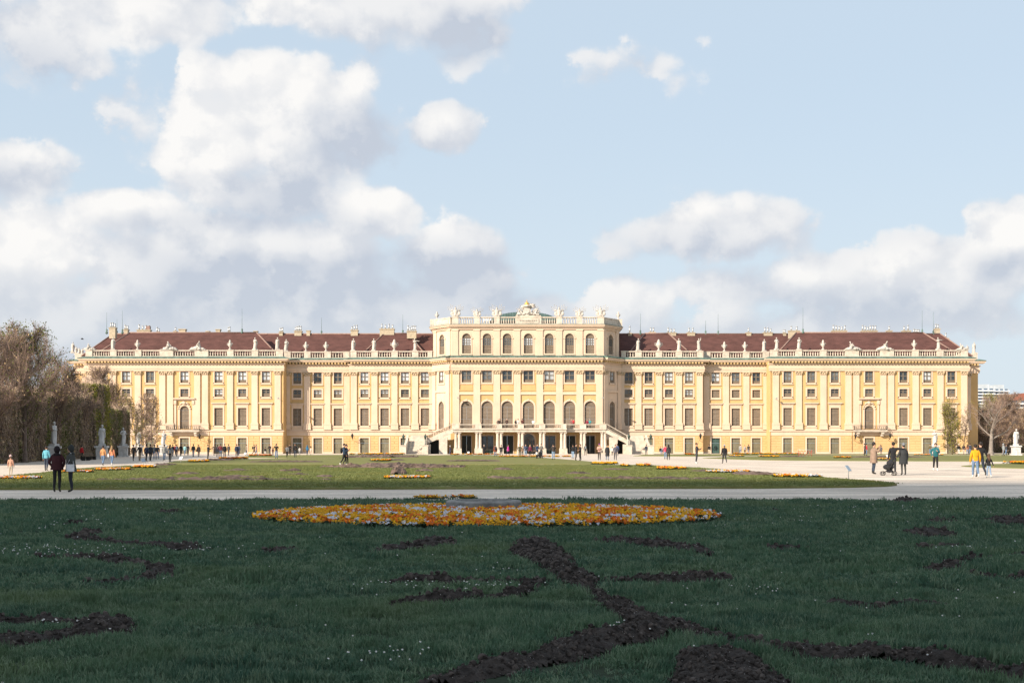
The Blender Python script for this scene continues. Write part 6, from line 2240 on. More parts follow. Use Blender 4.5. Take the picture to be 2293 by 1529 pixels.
def statue_meshes():
    specs = {
        'a': dict(arms=('up', 'down'), stride=.12), 'b': dict(arms=('chest', 'down'), stride=.1), 'c': dict(arms=('hip', 'hold'), stride=-.15),
        'd': dict(arms=('hold', 'hip'), stride=.18), 'e': dict(arms=('out', 'chest'), stride=-.1),
    }
    for k, s in specs.items():
        J, E = body_spec(bulk=1.2, slim=1.15, **s)
        J = [((p[0] + .05 * math.sin(p[2] * 2.2 + ord(k)), p[1], p[2]), r, r2, t) for (p, r, r2, t) in J]
        skin_job(k, J, E)
    J, E = body_spec(arms=('hold', 'back'), sit=True, bulk=1.25, slim=1.2)
    skin_job('sit', J, E)
    res = run_jobs()
    rr = random.Random(4)
    for k, (V, Fs, tg, J) in res.items():
        mb = MB()
        mb.v = [tuple(v) for v in V]
        for f in Fs: mb.f.append(list(f)); mb.m.append(0); mb.sm.append(True)
        add_hands(mb, J, 0)
        mb.blob((0.05 * math.sin(1.69 * 2.2 + ord(k[0])) if k != 'sit' else 0, .03, 1.69), (.11, .125, .115), 0, 8, 6)
        zmin = float(V[:, 2].min())
        if k != 'sit':
            n = 16                                                  # drapery with folds, asymmetric hem
            prof = [(.24, .02), (.26, .25), (.245, .55), (.235, .85), (.20, 1.02)]
            if k in 'bd': prof += [(.20, 1.18), (.235, 1.34), (.13, 1.44)]
            ph = rr.random() * 6
            vs, fs = [], []
            for r_, zz in prof:
                for q in range(n):
                    a = 2 * math.pi * q / n
                    w = 1 + .14 * math.sin(5 * a + ph + zz * 2) * (zz < 1.1)
                    lift = .28 * max(0, math.cos(a - ph)) if zz < .1 and k in 'ace' else 0
                    vs.append((r_ * w * math.cos(a) + .05 * math.sin(zz * 2.2 + ord(k)), r_ * .85 * w * math.sin(a), zmin + zz + lift))
            for u in range(len(prof) - 1):
                for q in range(n):
                    v2 = (q + 1) % n
                    fs.append((u * n + q, u * n + v2, (u + 1) * n + v2, (u + 1) * n + q))
            mb.add(vs, fs, 0, True)
            mb.tube([(.12, .1, zmin + 1.35), (.26, .16, zmin + 1.05), (.30, .14, zmin + .6)], [.08, .10, .05], 6)
        mb.v = [(x, y, z - zmin) for x, y, z in mb.v]
        if k == 'sit':
            STAT[k] = mb
            continue
        mb.box(-.32, .32, -.28, .28, -.16, .03)
        mb.v = [(x, y, z + .16) for x, y, z in mb.v]
        STAT[k] = mb
    # urn with handles and flames, slim vase, reclining group, trophies, coat of arms
    u = MB()
    u.lathe([(.30, 0), (.30, .15), (.12, .25), (.14, .45), (.42, .80), (.50, 1.10), (.40, 1.30), (.30, 1.38), (.40, 1.46), (.22, 1.60), (.24, 1.75), (.08, 2.0)], n=12)
    for s in (-1, 1): u.tube([(s * .40, 0, .85), (s * .68, 0, 1.05), (s * .66, 0, 1.30), (s * .38, 0, 1.34)], .06, 6)
    STAT['urn'] = u
    u = MB()
    u.lathe([(.26, 0), (.26, .14), (.10, .24), (.10, .42), (.28, .66), (.36, .95), (.24, 1.10), (.17, 1.18), (.26, 1.26), (.15, 1.40), (.17, 1.52), (.05, 1.70)], n=12)
    for s in (-1, 1): u.tube([(s * .28, 0, .72), (s * .50, 0, .95), (s * .44, 0, 1.10), (s * .18, 0, 1.10)], .05, 6)
    STAT['vase'] = u
    g = MB()
    sit = STAT.pop('sit')
    def put(mb_src, T, target):
        b = len(target.v)
        target.v += [tuple(T @ Vector(v)) for v in mb_src.v]
        target.f += [[b + i for i in f] for f in mb_src.f]; target.m += [0] * len(mb_src.f); target.sm += mb_src.sm
    put(sit, Matrix.Translation((.05, .05, .05)) @ Matrix.Rotation(R(55), 4, 'Z') @ Matrix.Rotation(R(-18), 4, 'X') @ Matrix.Scale(1.0, 4), g)
    put(STAT['e'], Matrix.Translation((-.55, .1, .1)) @ Matrix.Rotation(R(-50), 4, 'Z') @ Matrix.Rotation(R(40), 4, 'Y') @ Matrix.Scale(.62, 4), g)
    for i in range(16):
        a = rr.random() * 6.28; r_ = rr.random() ** .5
        g.blob((math.cos(a) * 1.15 * r_, math.sin(a) * .4 * r_, .12 + .45 * (1 - r_)), (.34, .26, .22), 0, 7, 5, .25)
    g.box(-1.35, 1.35, -.42, .42, -.02, .1)
    STAT['group'] = g
    t = MB()
    t.box(-.5, .5, -.35, .35, 0, .12)
    t.lathe([(.42, .1), (.36, .4), (.44, .75), (.50, 1.05), (.30, 1.25), (.14, 1.32)], n=10, sy=.75)       # cuirass
    t.blob((0, 0, 1.52), (.20, .22, .24), 0, 8, 6)                                                       # helmet
    t.tube([(0, .1, 1.7), (0, .0, 1.95), (.05, -.12, 2.0)], [.07, .06, .02], 5)
    for s in (-1, 1):
        for k in range(5):
            a = R(14 + 11 * k)
            b = Vector((s * .18, .05 * (k - 2), .65)); L = 1.35 + .28 * (k % 2)
            e = b + Vector((s * math.sin(a), 0, math.cos(a))) * L
            t.tube([b, e], [.035, .025], 4)
            t.tube([e, e + (e - b).normalized() * .22], [.075, .01], 4)
        t.blob((s * .62, -.1, .55), (.34, .10, .42), 0, 9, 6)                                            # shields
        t.tube([(s * .3, .05, 1.0), (s * .75, .1, 1.25), (s * .95, .1, 1.05)], [.10, .17, .03], 5)         # flags
    for i in range(8): t.blob((rr.uniform(-.7, .7), rr.uniform(-.3, .2), rr.uniform(.15, .45)), (.24, .2, .18), 0, 6, 5, .25)
    STAT['trophy'] = t
    for k in list(STAT):
        mb = STAT[k]
        STAT[k] = (mb.mesh('statue', SCULPT), mb)


SCULPT = material('sculpture_stone', (.54, .50, .455), .85, .12, 2.0, .2, 10, stain=.3)
statue_meshes()


def roof_statue(kind, px, Y, z, label, s=1.0, rz=0, nm=None):
    x = gx(px, D + Y)
    o = place(nm or {'urn': 'stone_urn', 'vase': 'stone_vase', 'trophy': 'stone_trophy', 'group': 'statue_group'}.get(kind, 'statue'), STAT[kind][0], None, (x, Y, z), R(rz), s)
    tag(o, label, {'urn': 'urn', 'vase': 'vase', 'trophy': 'sculpture', 'group': 'sculpture'}.get(kind, 'statue'), 'roof balustrade sculptures')


ORD = ['first', 'second', 'third', 'fourth', 'fifth', 'sixth', 'seventh', 'eighth', 'ninth', 'tenth', 'eleventh', 'twelfth', 'thirteenth', 'fourteenth', 'fifteenth', 'sixteenth', 'seventeenth']
NMS = {'urn': 'big stone urn with handles', 'vase': 'slim stone vase with handles', 'group': 'reclining stone figure group', 'a': 'statue raising an arm', 'b': 'draped stone statue', 'c': 'stone statue, hand on hip', 'd': 'draped statue, elbow out', 'e': 'statue stretching one arm out'}
PY0, AY0, BY0 = Y_P + .27, Y_A + .27, Y_B + .27
LEFT = [(200, PY0, 'group'), (253, PY0, 'b'), (308, PY0, 'vase'), (379, PY0, 'group'), (443, PY0, 'group'), (515, PY0, 'vase'), (571, PY0, 'd'), (621, PY0, 'b'), (640.5, BY0, 'c'), (685, BY0, 'vase'), (730, BY0, 'vase'), (791, AY0, 'b'), (837, AY0, 'd'), (883, AY0, 'urn'), (929, AY0, 'e')]
RIGHT = [(1429, AY0, 'b'), (1475, AY0, 'urn'), (1520, AY0, 'd'), (1565, AY0, 'a'), (1622, BY0, 'vase'), (1668, BY0, 'vase'), (1711, BY0, 'b'), (1739, PY0, 'd'), (1789, PY0, 'c'), (1843, PY0, 'vase'), (1909, PY0, 'group'), (1981, PY0, 'group'), (2047, PY0, 'vase'), (2101, PY0, 'e'), (2155, PY0, 'group')]
for lst, wing in ((LEFT, 'left'), (RIGHT, 'right')):
    for i, (px, Y, k) in enumerate(lst):
        roof_statue(k, px, Y, BAL_POST_Z, '%s, %s on the %s wing balustrade from its %s end' % (NMS[k], ORD[i], wing, 'outer' if wing == 'left' else 'inner'), {'urn': 1.1, 'vase': 1.12, 'group': 1.15 if px not in (200, 2155) else .9}.get(k, 1.2),
                    rz=random.uniform(-25, 25) if k not in ('group', 'urn', 'vase') else (180 if px in (443, 1981) else 0))
for i, (px, Y, s) in enumerate(((163, 5.9, 1.1), (170, 11, .9), (177, 14, .9), (184, 17, .95))):
    roof_statue('bcda'[i], px, Y, BAL_POST_Z, 'small stone statue past the left roof end, %s from the outside' % ORD[i], s)
for i, (px, Y, s) in enumerate(((2181, 6, 1.1), (2165.5, 8, .9))):
    roof_statue('bc'[i], px, Y, BAL_POST_Z, 'stone statue past the right roof end, %s from the outside' % ORD[i], s)
ZT = zB + 1.46
for i, (px, k, s) in enumerate(((1020, 'trophy', 1.0), (1068, 'trophy', .8), (1112.5, 'trophy', 1.0), (1252, 'trophy', 1.0), (1297.5, 'trophy', .82), (1345, 'trophy', .98))):
    roof_statue(k, px, YA2 + .12, ZT, 'stone trophy of armour and spears on the centre block, %s from the left' % ORD[i], s)
roof_statue('vase', 978.5, .8, ZT, 'plain stone vase at the left corner of the centre block', .9)
roof_statue('vase', 1384.5, .8, ZT, 'plain stone vase at the right corner of the centre block', .9)

# coat of arms over the middle of the centre block
AR = empty('coat_of_arms', (gx(1183, D + YA2), YA2 + .1, zB + 1.68))
tag(AR, 'carved coat of arms with gilded crown, wing and trophies over the centre block', 'sculpture')
mb = MB()
mb.prism([(.75 * math.cos(a) * (1 if math.sin(a) > 0 else 1 - .15 * -math.sin(a)) - .25, .75 + .8 * math.sin(a)) for a in [2 * math.pi * k / 20 for k in range(20)]], -.35, 0)
mb.prism([(.5 * math.cos(a) - .25, .8 + .55 * math.sin(a)) for a in [2 * math.pi * k / 16 for k in range(16)]], -.45, -.352)
mb.obj('shield', SCULPT, AR)
mb = MB()
for i in range(42):
    a = random.uniform(-1, 1)
    mb.blob((a * 2.0, random.uniform(-.35, .3), .12 + .55 * (1 - abs(a)) * random.random()), (random.uniform(.2, .42), .22, random.uniform(.14, .26)), 0, 7, 5, .3)
mb.obj('piled_armour', SCULPT, AR)
mb = MB()
mb.lathe([(.55, 1.55), (.70, 1.65), (.62, 1.85), (.50, 1.95)], -.28, -.1, 0, 12)
for k in range(9):
    a = 2 * math.pi * k / 9; mb.blob((-.28 + .62 * math.cos(a), -.1 + .5 * math.sin(a), 1.80), (.18, .16, .2), 0, 6, 5, .2)
mb.obj('drapery', SCULPT, AR)
mb = MB()
mb.lathe([(.36, 1.96), (.44, 2.05), (.42, 2.25), (.26, 2.48), (.08, 2.58)], -.28, -.1, 0, 12)
mb.blob((-.28, -.1, 2.68), (.10, .10, .12), 0, 7, 5); mb.box(-.31, -.25, -.13, -.07, 2.78, 2.98)
mb.obj('crown', GOLD, AR)
for s, sc in ((1, 1.0), (-1, .7)):
    mb = MB()                                            # spread wing: overlapping feathers
    for k in range(11):
        t = k / 10
        a0 = R(118 - 95 * t) if s > 0 else R(62 + 80 * t)
        b = Vector((.35 if s > 0 else -.75, .05, 1.25)); L = sc * (1.25 - .25 * abs(t - .35))
        e = b + Vector((math.cos(a0), 0, math.sin(a0))) * L
        mb.tube([b, b.lerp(e, .55) + Vector((0, -.08, .1)), e + Vector((s * .12, 0, -.16))], [.12, .14, .03], 5)
    if s > 0: mb.blob((.75, -.05, 2.0), (.5, .15, .18), 0, 8, 5, .2)
    mb.obj('wing', SCULPT, AR)
mb = MB()
for k in range(14):
    s = 1 if k % 2 else -1
    a = R(12 + 9 * (k // 2)); b = Vector((s * .5, .1, .35)); e = b + Vector((s * math.cos(a), 0, math.sin(a))) * random.uniform(1.5, 2.0)
    mb.tube([b, e], [.05, .03], 4); mb.tube([e, e + (e - b).normalized() * .2], [.08, .01], 4)
    if k % 3 == 0: mb.tube([b.lerp(e, .5), b.lerp(e, .8) + Vector((s * .2, -.1, -.2)), e + Vector((0, -.1, -.35))], [.10, .22, .04], 5)
mb.obj('spears_and_flags', SCULPT, AR)['kind'] = 'stuff'
mb = MB()
put_v = STAT['e'][1]
for s in (-1, 1):
    T = Matrix.Translation((s * 1.0, -.1, .1)) @ Matrix.Rotation(R(s * 35), 4, 'Y') @ Matrix.Scale(.75, 4)
    b = len(mb.v)
    mb.v += [tuple(T @ Vector(v)) for v in put_v.v]; mb.f += [[b + i for i in f] for f in put_v.f]; mb.m += [0] * len(put_v.f); mb.sm += put_v.sm
mb.obj('leaning_figures', SCULPT, AR)

# garden statues on pedestals
pm = MB()
pm.box(-.75, .75, -.75, .75, 0, .22); pm.box(-.58, .58, -.58, .58, .222, 1.35); pm.box(-.72, .72, -.72, .72, 1.352, 1.58); pm.box(-.44, .44, -.6, -.584, .45, 1.15)
pme = pm.mesh('pedestal', MARBLE)
GST = {k: STAT[k][0].copy() for k in 'abcde'}
for m in GST.values(): m.materials[0] = MARBLE
for px, d, k, lb, s, rz in ((121, 127, 'c', 'grey marble statue before the brown hedge, nearest of the left row', 1.32, 60), (228, 146, 'b', 'grey draped marble statue at the hedge end, second of the left row', 1.30, 20), (276, 166, 'd', 'grey marble statue before the low hedge block', 1.26, 40),
                            (309, 188, 'b', 'grey marble statue among the slim young trees', 1.25, 0), (366, 205, 'c', 'grey marble statue standing free left of the balcony', 1.25, 10),
                            (2093, 205, 'e', 'bright white statue with foliage before the right pavilion door', 1.3, -20), (2275, 192, 'b', 'bright white statue on a tall pedestal at the right edge', 1.33, -20)):
    x, y = pd(px, d)
    r_ = empty('garden_statue', (x, y, 0), R(rz * .3)); tag(r_, lb, 'statue', 'garden statues')
    place('pedestal', pme, r_)
    place('figure', GST[k], r_, (0, 0, 1.58), R(rz), s)
# ------------------------------------------------------------------ small things
BENCHW = material('bench_wood', (.16, .12, .08), .8, .2, 4)


def bench(px, d, rz, label):
    r_ = empty('bench', (*pd(px, d), 0), R(rz)); tag(r_, label, 'bench')
    for i, (y, z) in enumerate(((-.2, .45), (-.07, .45), (.06, .45), (.2, .62), (.23, .78))):
        mb = MB(); mb.box(-.9, .9, y - .05, y + .05, z - .02, z + .02) if i < 3 else mb.box(-.9, .9, y - .015, y + .015, z - .06, z + .06)
        mb.obj('slat', BENCHW, r_)
    for x in (-.7, .7):
        mb = MB(); mb.box(x - .03, x + .03, -.22, .2, .0, .428); mb.box(x - .03, x + .03, .202, .212, 0, .85); mb.obj('leg', IRON, r_)


bench(206, 138, 90, 'wooden bench against the hedge left of the second statue')
bench(192, 132, 90, 'wooden bench behind the person in red jacket')
bench(4, 112, 90, 'wooden bench at the left picture edge under the hedge')
bench(2268, 200, 0, 'wooden bench beside the right statue pedestal')


def sign(px, py, h, label, rz=0, col=(.72, .72, .70)):
    x, y = gnd(px, py)
    r_ = empty('lawn_sign', (x, y, .02), R(rz)); tag(r_, label, 'sign', 'small lawn signs')
    mb = MB(); mb.tube([(0, 0, 0), (0, 0, h)], .018, 5); mb.obj('post', CHROME, r_)
    mb = MB()
    mb.add([(-.16, -.10, h - .12), (.16, -.10, h - .12), (.16, .10, h + .14), (-.16, .10, h + .14), (-.16, -.08, h - .14), (.16, -.08, h - .14), (.16, .12, h + .12), (-.16, .12, h + .12)],
           [(0, 1, 2, 3), (7, 6, 5, 4), (0, 4, 5, 1), (1, 5, 6, 2), (2, 6, 7, 3), (3, 7, 4, 0)])
    mb.obj('plate', material('sign_plate_%d' % int(col[2] * 100), col, .4), r_)


sign(405, 1038, .50, 'tilted white sign plate on the lawn left of the young trees', -20)
sign(321, 1043, .45, 'tilted blue-grey sign plate at the left lawn corner', 35, (.12, .16, .22))
sign(549, 1024, .5, 'tiny white sign plate before the third palace door', 0)
sign(1900, 1078, .62, 'tilted pale blue sign plate near the lawn tip on the right', 50, (.36, .43, .50))
sign(1988, 1033, .55, 'white sign plate with a yellow foot behind the stroller', 15)
sign(1049, 1019.5, .45, 'small white sign before the portico door', 0)

# red and white folding barrier
x, y = gnd(1803, 1022)
br = empty('barrier', (x, y, 0)); tag(br, 'red lattice barrier on the lawn before the right pavilion', 'barrier')
REDP = material('red_paint', (.55, .10, .06), .5)
for s in (-1, 1):
    mb = MB(); mb.tube([(s * .95, 0, 0), (s * .95, 0, 1.0)], .03, 5); mb.obj('post', REDP, br)
for k in range(4):
    mb = MB(); a = -.95 + k * .475; mb.tube([(a, -.03, .12), (a + .475, -.03, .9)], .022, 4); mb.tube([(a, .03, .9), (a + .475, .03, .12)], .022, 4); mb.obj('cross_bar', REDP, br)
mb = MB(); mb.tube([(-1.1, 0, .98), (1.1, 0, .98)], .028, 5); mb.obj('rail', material('white_paint', (.75, .73, .7), .5), br)

# a bird in the air left of the roof
d = 190
bx, by, bz = gx(184, d), d - D, CAMH + (HY - 759.5) * d / F
mb = MB()
mb.tube([(-.22, 0, 0), (-.1, 0, .02), (.08, 0, .02), (.2, 0, .03), (.28, 0, .01)], [.02, .07, .08, .05, .01], 6)
for s in (-1, 1):
    mb.add([(.1, s * .05, .03), (-.08, s * .05, .03), (-.12, s * .35, .16), (.06, s * .38, .17), (-.10, s * .68, .06)], [(0, 1, 2, 3), (3, 2, 4)])
mb.add([(-.2, -.03, 0), (-.2, .03, 0), (-.42, .09, .0), (-.42, -.09, 0)], [(0, 1, 2, 3)])
o = mb.obj('bird', BLKM := material('black_feathers', (.012, .012, .014), .6), None, (bx, by, bz), R(25))
tag(o, 'small black bird flying left of the roof statues', 'bird')

# far buildings right of the palace
def far_block(px0, px1, py0, py1, d, floors, label, wall, glass, roof=None):
    x0, x1 = gx(px0, d), gx(px1, d)
    z1 = CAMH + (HY - py0) * d / F; z0 = 0
    r_ = empty('apartment_block', ((x0 + x1) / 2, d - D, 0)); tag(r_, label, 'building')
    w = (x1 - x0) / 2
    zt = CAMH + (HY - py1) * d / F
    mb = MB(); mb.box(-w, w, 0, 14, z0, z1); mb.obj('wall', wall, r_)
    fh = (z1 - zt) / floors
    for k in range(floors):
        z = zt + k * fh
        mb = MB(); mb.box(-w - .3, w + .3, -1.2, -.01, z + .05, z + fh * .36); mb.obj('balcony', material('white_balcony', (.72, .73, .74), .7), r_)
        n = max(3, int(2 * w / 4))
        for i in range(n):
            a = -w + 2 * w * (i + .18) / n; b = -w + 2 * w * (i + .82) / n
            mb = MB(); mb.box(a, b, -.06, -.012, z + fh * .40, z + fh * .92); mb.obj('window', glass, r_)
    if roof:
        mb = MB(); mb.prism([(w + .6, z1), (0, z1 + w * .55), (-w - .6, z1)][::-1], -.6, 14.6); mb.obj('roof', roof, r_)
    else:
        mb = MB(); mb.box(-w * .6, w * .7, 3, 11, z1 + .01, z1 + 2.2); mb.obj('roof_structure', wall, r_)


WG = material('far_wall', (.42, .46, .50), .8, .1, .2); GB = material('far_glass', (.10, .15, .22), .3, .2, .2)
far_block(2188, 2226, 869, 905, 640, 5, 'white terraced apartment block far behind, next to the palace corner', WG, GB)
far_block(2227, 2258, 870, 905, 650, 5, 'second white apartment block behind the bare trees', WG, GB)
far_block(2262, 2320, 896, 915, 500, 2, 'low house with red roof behind the trees at the right edge', material('far_plaster', (.6, .5, .42), .9), GB, material('far_red_roof', (.26, .10, .07), .9))

# ------------------------------------------------------------------ scattered plants: grass, flowers, daisies
def gn_scatter(name, P, rot, scl, idx, protos, label, kind='stuff'):
    n = len(P)
    me = bpy.data.meshes.new(name)
    me.vertices.add(n); me.vertices.foreach_set('co', np.asarray(P, np.float32).ravel())
    a = me.attributes.new('rot', 'FLOAT_VECTOR', 'POINT'); a.data.foreach_set('vector', np.asarray(rot, np.float32).ravel())
    a = me.attributes.new('scl', 'FLOAT_VECTOR', 'POINT'); a.data.foreach_set('vector', np.asarray(scl, np.float32).ravel())
    a = me.attributes.new('idx', 'INT', 'POINT'); a.data.foreach_set('value', np.asarray(idx, np.int32))
    o = place(name, me)
    tag(o, label, kind=kind)
    coll = bpy.data.collections.new(name + '_pieces')
    for i, pm_ in enumerate(protos):
        q = bpy.data.objects.new('%s_piece_%02d' % (name, i), pm_); coll.objects.link(q)
    ng = bpy.data.node_groups.new(name, 'GeometryNodeTree')
    ng.interface.new_socket('Geometry', in_out='INPUT', socket_type='NodeSocketGeometry')
    ng.interface.new_socket('Geometry', in_out='OUTPUT', socket_type='NodeSocketGeometry')
    N, L = ng.nodes, ng.links
    gi, go = N.new('NodeGroupInput'), N.new('NodeGroupOutput')
    ip = N.new('GeometryNodeInstanceOnPoints')
    ci = N.new('GeometryNodeCollectionInfo'); ci.inputs['Collection'].default_value = coll
    ci.inputs['Separate Children'].default_value = True; ci.inputs['Reset Children'].default_value = True

    def attr(nm, ty):
        a = N.new('GeometryNodeInputNamedAttribute'); a.data_type = ty; a.inputs[0].default_value = nm
        return a.outputs[0]
    L.new(gi.outputs[0], ip.inputs['Points'])
    L.new(ci.outputs[0], ip.inputs['Instance'])
    ip.inputs['Pick Instance'].default_value = True
    L.new(attr('idx', 'INT'), ip.inputs['Instance Index'])
    er = N.new('FunctionNodeEulerToRotation'); L.new(attr('rot', 'FLOAT_VECTOR'), er.inputs[0]); L.new(er.outputs[0], ip.inputs['Rotation'])
    L.new(attr('scl', 'FLOAT_VECTOR'), ip.inputs['Scale'])
    L.new(ip.outputs[0], go.inputs[0])
    m = o.modifiers.new('scatter', 'NODES'); m.node_group = ng
    return o


def grass_mat(name, c1, c2, c3):
    m = bpy.data.materials.new(name); m.use_nodes = True
    nt = m.node_tree; N, L = nt.nodes, nt.links
    b = N['Principled BSDF']; b.inputs['Roughness'].default_value = .6; b.inputs['Specular IOR Level'].default_value = .25
    oi = N.new('ShaderNodeObjectInfo'); g = N.new('ShaderNodeNewGeometry')
    n = N.new('ShaderNodeTexNoise'); n.inputs['Scale'].default_value = .7; n.inputs['Detail'].default_value = 4
    L.new(g.outputs['Position'], n.inputs['Vector'])
    r = N.new('ShaderNodeMapRange'); r.inputs[1].default_value = .35; r.inputs[2].default_value = .65; L.new(n.outputs['Fac'], r.inputs[0])

    def mx(f, a, b_):
        q = N.new('ShaderNodeMix'); q.data_type = 'RGBA'; L.new(f, q.inputs[0])
        for s, v in ((q.inputs[6], a), (q.inputs[7], b_)):
            if isinstance(v, tuple): s.default_value = (*v, 1)
            else: L.new(v, s)
        return q.outputs[2]
    c = mx(r.outputs[0], c1, c2)
    nb = N.new('ShaderNodeTexNoise'); nb.inputs['Scale'].default_value = .33; nb.inputs['Detail'].default_value = 5; L.new(g.outputs['Position'], nb.inputs['Vector'])
    rb = N.new('ShaderNodeMapRange'); rb.inputs[1].default_value = .52; rb.inputs[2].default_value = .72; rb.inputs[4].default_value = .6; L.new(nb.outputs['Fac'], rb.inputs[0])
    c = mx(rb.outputs[0], c, tuple(q * w for q, w in zip(c2, (1.9, 1.25, .8))))      # worn, yellower patches
    pw = N.new('ShaderNodeMath'); pw.operation = 'POWER'; pw.inputs[1].default_value = 2.2; L.new(oi.outputs['Random'], pw.inputs[0])
    c = mx(pw.outputs[0], c, c3)
    L.new(c, b.inputs['Base Color'])
    tr = N.new('ShaderNodeBsdfTranslucent'); L.new(c, tr.inputs[0])
    ms = N.new('ShaderNodeMixShader'); ms.inputs[0].default_value = .3
    L.new(b.outputs[0], ms.inputs[1]); L.new(tr.outputs[0], ms.inputs[2]); L.new(ms.outputs[0], N['Material Output'].inputs[0])
    return m


def tuft(seed, n, R0, h, w, mat):
    r = np.random.default_rng(seed)
    V, Fq = [], []
    for k in range(n):
        a = r.random() * 6.28; q = R0 * r.random() ** .6
        x, y = q * math.cos(a), q * math.sin(a)
        b = r.random() * 6.28
        hh = h * (.55 + .65 * r.random()); bend = hh * (.15 + .65 * r.random())
        dx, dy = math.cos(b), math.sin(b)
        sx, sy = -dy * w, dx * w
        i = len(V)
        V += [(x - sx, y - sy, -.01), (x + sx, y + sy, -.01), (x + dx * bend * .3 + sx * .8, y + dy * bend * .3 + sy * .8, hh * .6), (x + dx * bend * .3 - sx * .8, y + dy * bend * .3 - sy * .8, hh * .6),
              (x + dx * bend, y + dy * bend, hh)]
        Fq += [(i, i + 1, i + 2, i + 3), (i + 3, i + 2, i + 4)]
    me = bpy.data.meshes.new('tuft'); me.from_pydata(V, [], Fq); me.materials.append(mat); me.update()
    return me


GNEAR = grass_mat('shade_toned_grass', (.042, .100, .064), (.080, .150, .080), (.175, .235, .145))  # blades toned dark and cool, part of the foreground shade is in the colour
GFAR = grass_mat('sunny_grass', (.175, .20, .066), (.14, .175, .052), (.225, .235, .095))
BED = (-.60, 28.55 - D, 5.45, 3.95)                 # round flower bed: centre and radii


def in_bed(X, Y, k=1.0):
    return ((X - BED[0]) / (BED[2] * k)) ** 2 + ((Y - BED[1]) / (BED[3] * k)) ** 2 < 1


def near_points(d0, d1, dens, wide=.62, extra=3.0):
    n = int(dens * (d1 - d0) * ((d0 + d1) * wide + 2 * extra))
    d = np.sqrt(rng.random(n) * (d1 ** 2 - d0 ** 2) + d0 ** 2)
    X = (rng.random(n) * 2 - 1) * (d * wide + extra)
    Y = d - D
    ok = (d < near_edge(X) - .03) & ~in_bed(X, Y, 1.0)
    px, py = to_px(X, Y)
    jx = X + .10 * (rng.random(n) - .5); jy = Y + .12 * (rng.random(n) - .5)
    px, py = to_px(jx, jy)
    for poly in SOIL_PX:
        xs = [p[0] for p in poly]; ys = [p[1] for p in poly]
        b = ok & (px > min(xs)) & (px < max(xs)) & (py > min(ys)) & (py < max(ys) + 25)
        ii = np.nonzero(b)[0]
        if len(ii):
            ins = in_poly(px[ii], py[ii], poly)
            for dy_ in ((.10, .19) if len(poly) > 40 else (.10,)):      # no tall blades right in front of the soil
                qx, qy = to_px(jx[ii], jy[ii] + dy_)
                ins |= in_poly(qx, qy, poly)
            ok[ii[ins]] = False
    return X[ok], Y[ok]


protos = [tuft(100 + i, 26, .085, .062, .0042, GNEAR) for i in range(6)] + [tuft(120 + i, 24, .14, .058, .0075, GNEAR) for i in range(5)] + [tuft(140 + i, 24, .22, .055, .011, GNEAR) for i in range(4)]
PP_, RR_, SS_, II_ = [], [], [], []
for d0, d1, dens, i0, n in ((6.5, 14, 230, 0, 6), (14, 24, 110, 6, 5), (24, 39.2, 55, 11, 4)):
    X, Y = near_points(d0, d1, dens)
    thin = (vnoise(X * 1.6, Y * 3.4, 33) < .26) & (rng.random(len(X)) < .6)      # thin spots where the dark ground shows
    X, Y = X[~thin], Y[~thin]
    Z = hz(X, Y)
    k = len(X)
    patch = fbm(X * 1.1, Y * 1.5, 51, 3)
    s = .15 + 1.75 * patch + .12 * rng.standard_normal(k)
    s = np.clip(s, .38, 1.8)
    tall = vnoise(X * .9, Y * 2.2, 63) > .76
    s = np.where(tall, s * 1.5, s)
    PP_.append(np.stack([X, Y, Z - .005], 1)); RR_.append(np.stack([.2 * rng.standard_normal(k), .2 * rng.standard_normal(k), rng.random(k) * 6.28], 1))
    SS_.append(np.stack([np.full(k, 1.0), np.full(k, 1.0), s], 1)); II_.append(rng.integers(i0, i0 + n, k))
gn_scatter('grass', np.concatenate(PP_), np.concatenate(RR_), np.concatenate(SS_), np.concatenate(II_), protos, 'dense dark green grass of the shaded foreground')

# sunny lawn, thin tufts
n = 42000
d = np.sqrt(rng.random(n) * (98 ** 2 - 47 ** 2) + 47 ** 2); X = (rng.random(n) * 2 - 1) * (d * .46 + 2); Y = d - D
ok = in_poly(X, Y, LAWNS['L2'])
X, Y = X[ok], Y[ok]
k = len(X)
protos = [tuft(160 + i, 16, .30, .07, .018, GFAR) for i in range(4)]
gn_scatter('grass', np.stack([X, Y, np.full(k, .085)], 1), np.stack([np.zeros(k), np.zeros(k), rng.random(k) * 6.28], 1), np.stack([np.ones(k), np.ones(k), .5 + .8 * fbm(X * .4, Y * .4, 12, 3)], 1), rng.integers(0, 4, k), protos, 'short grass on the sunlit lawn beyond the path')


# soil crumbs and grit
def crumb(seed, s, mat):
    mb = MB(); random.seed(seed); mb.blob((0, 0, 0), (s, s * .8, s * .7), 0, 5, 4, .35); mb.sm = [False] * len(mb.f)
    return mb.mesh('crumb', mat)


SOILL = material('lighter_soil', (.075, .06, .053), .95, .3, 9)
G = np.concatenate(GRIT_P)
k = len(G)
G = G + rng.normal(size=G.shape) * np.array([.015, .015, .008])
ii = np.where(rng.random(k) < .13, 3, rng.integers(0, 3, k))
sc = np.where(ii == 3, .3 + .25 * rng.random(k), .5 + 1.3 * rng.random(k) ** 2)
dist = G[:, 1] + D
sc = sc * np.clip(dist / 13, .8, 1.7)
gn_scatter('soil_crumbs', G, rng.random((k, 3)) * 6.28, np.stack([sc] * 3, 1), ii, [crumb(1, .022, SOIL), crumb(2, .026, SOILL), crumb(3, .017, SOIL), crumb(4, .012, SPECK)], 'loose crumbs of soil and grit on the foreground strips')

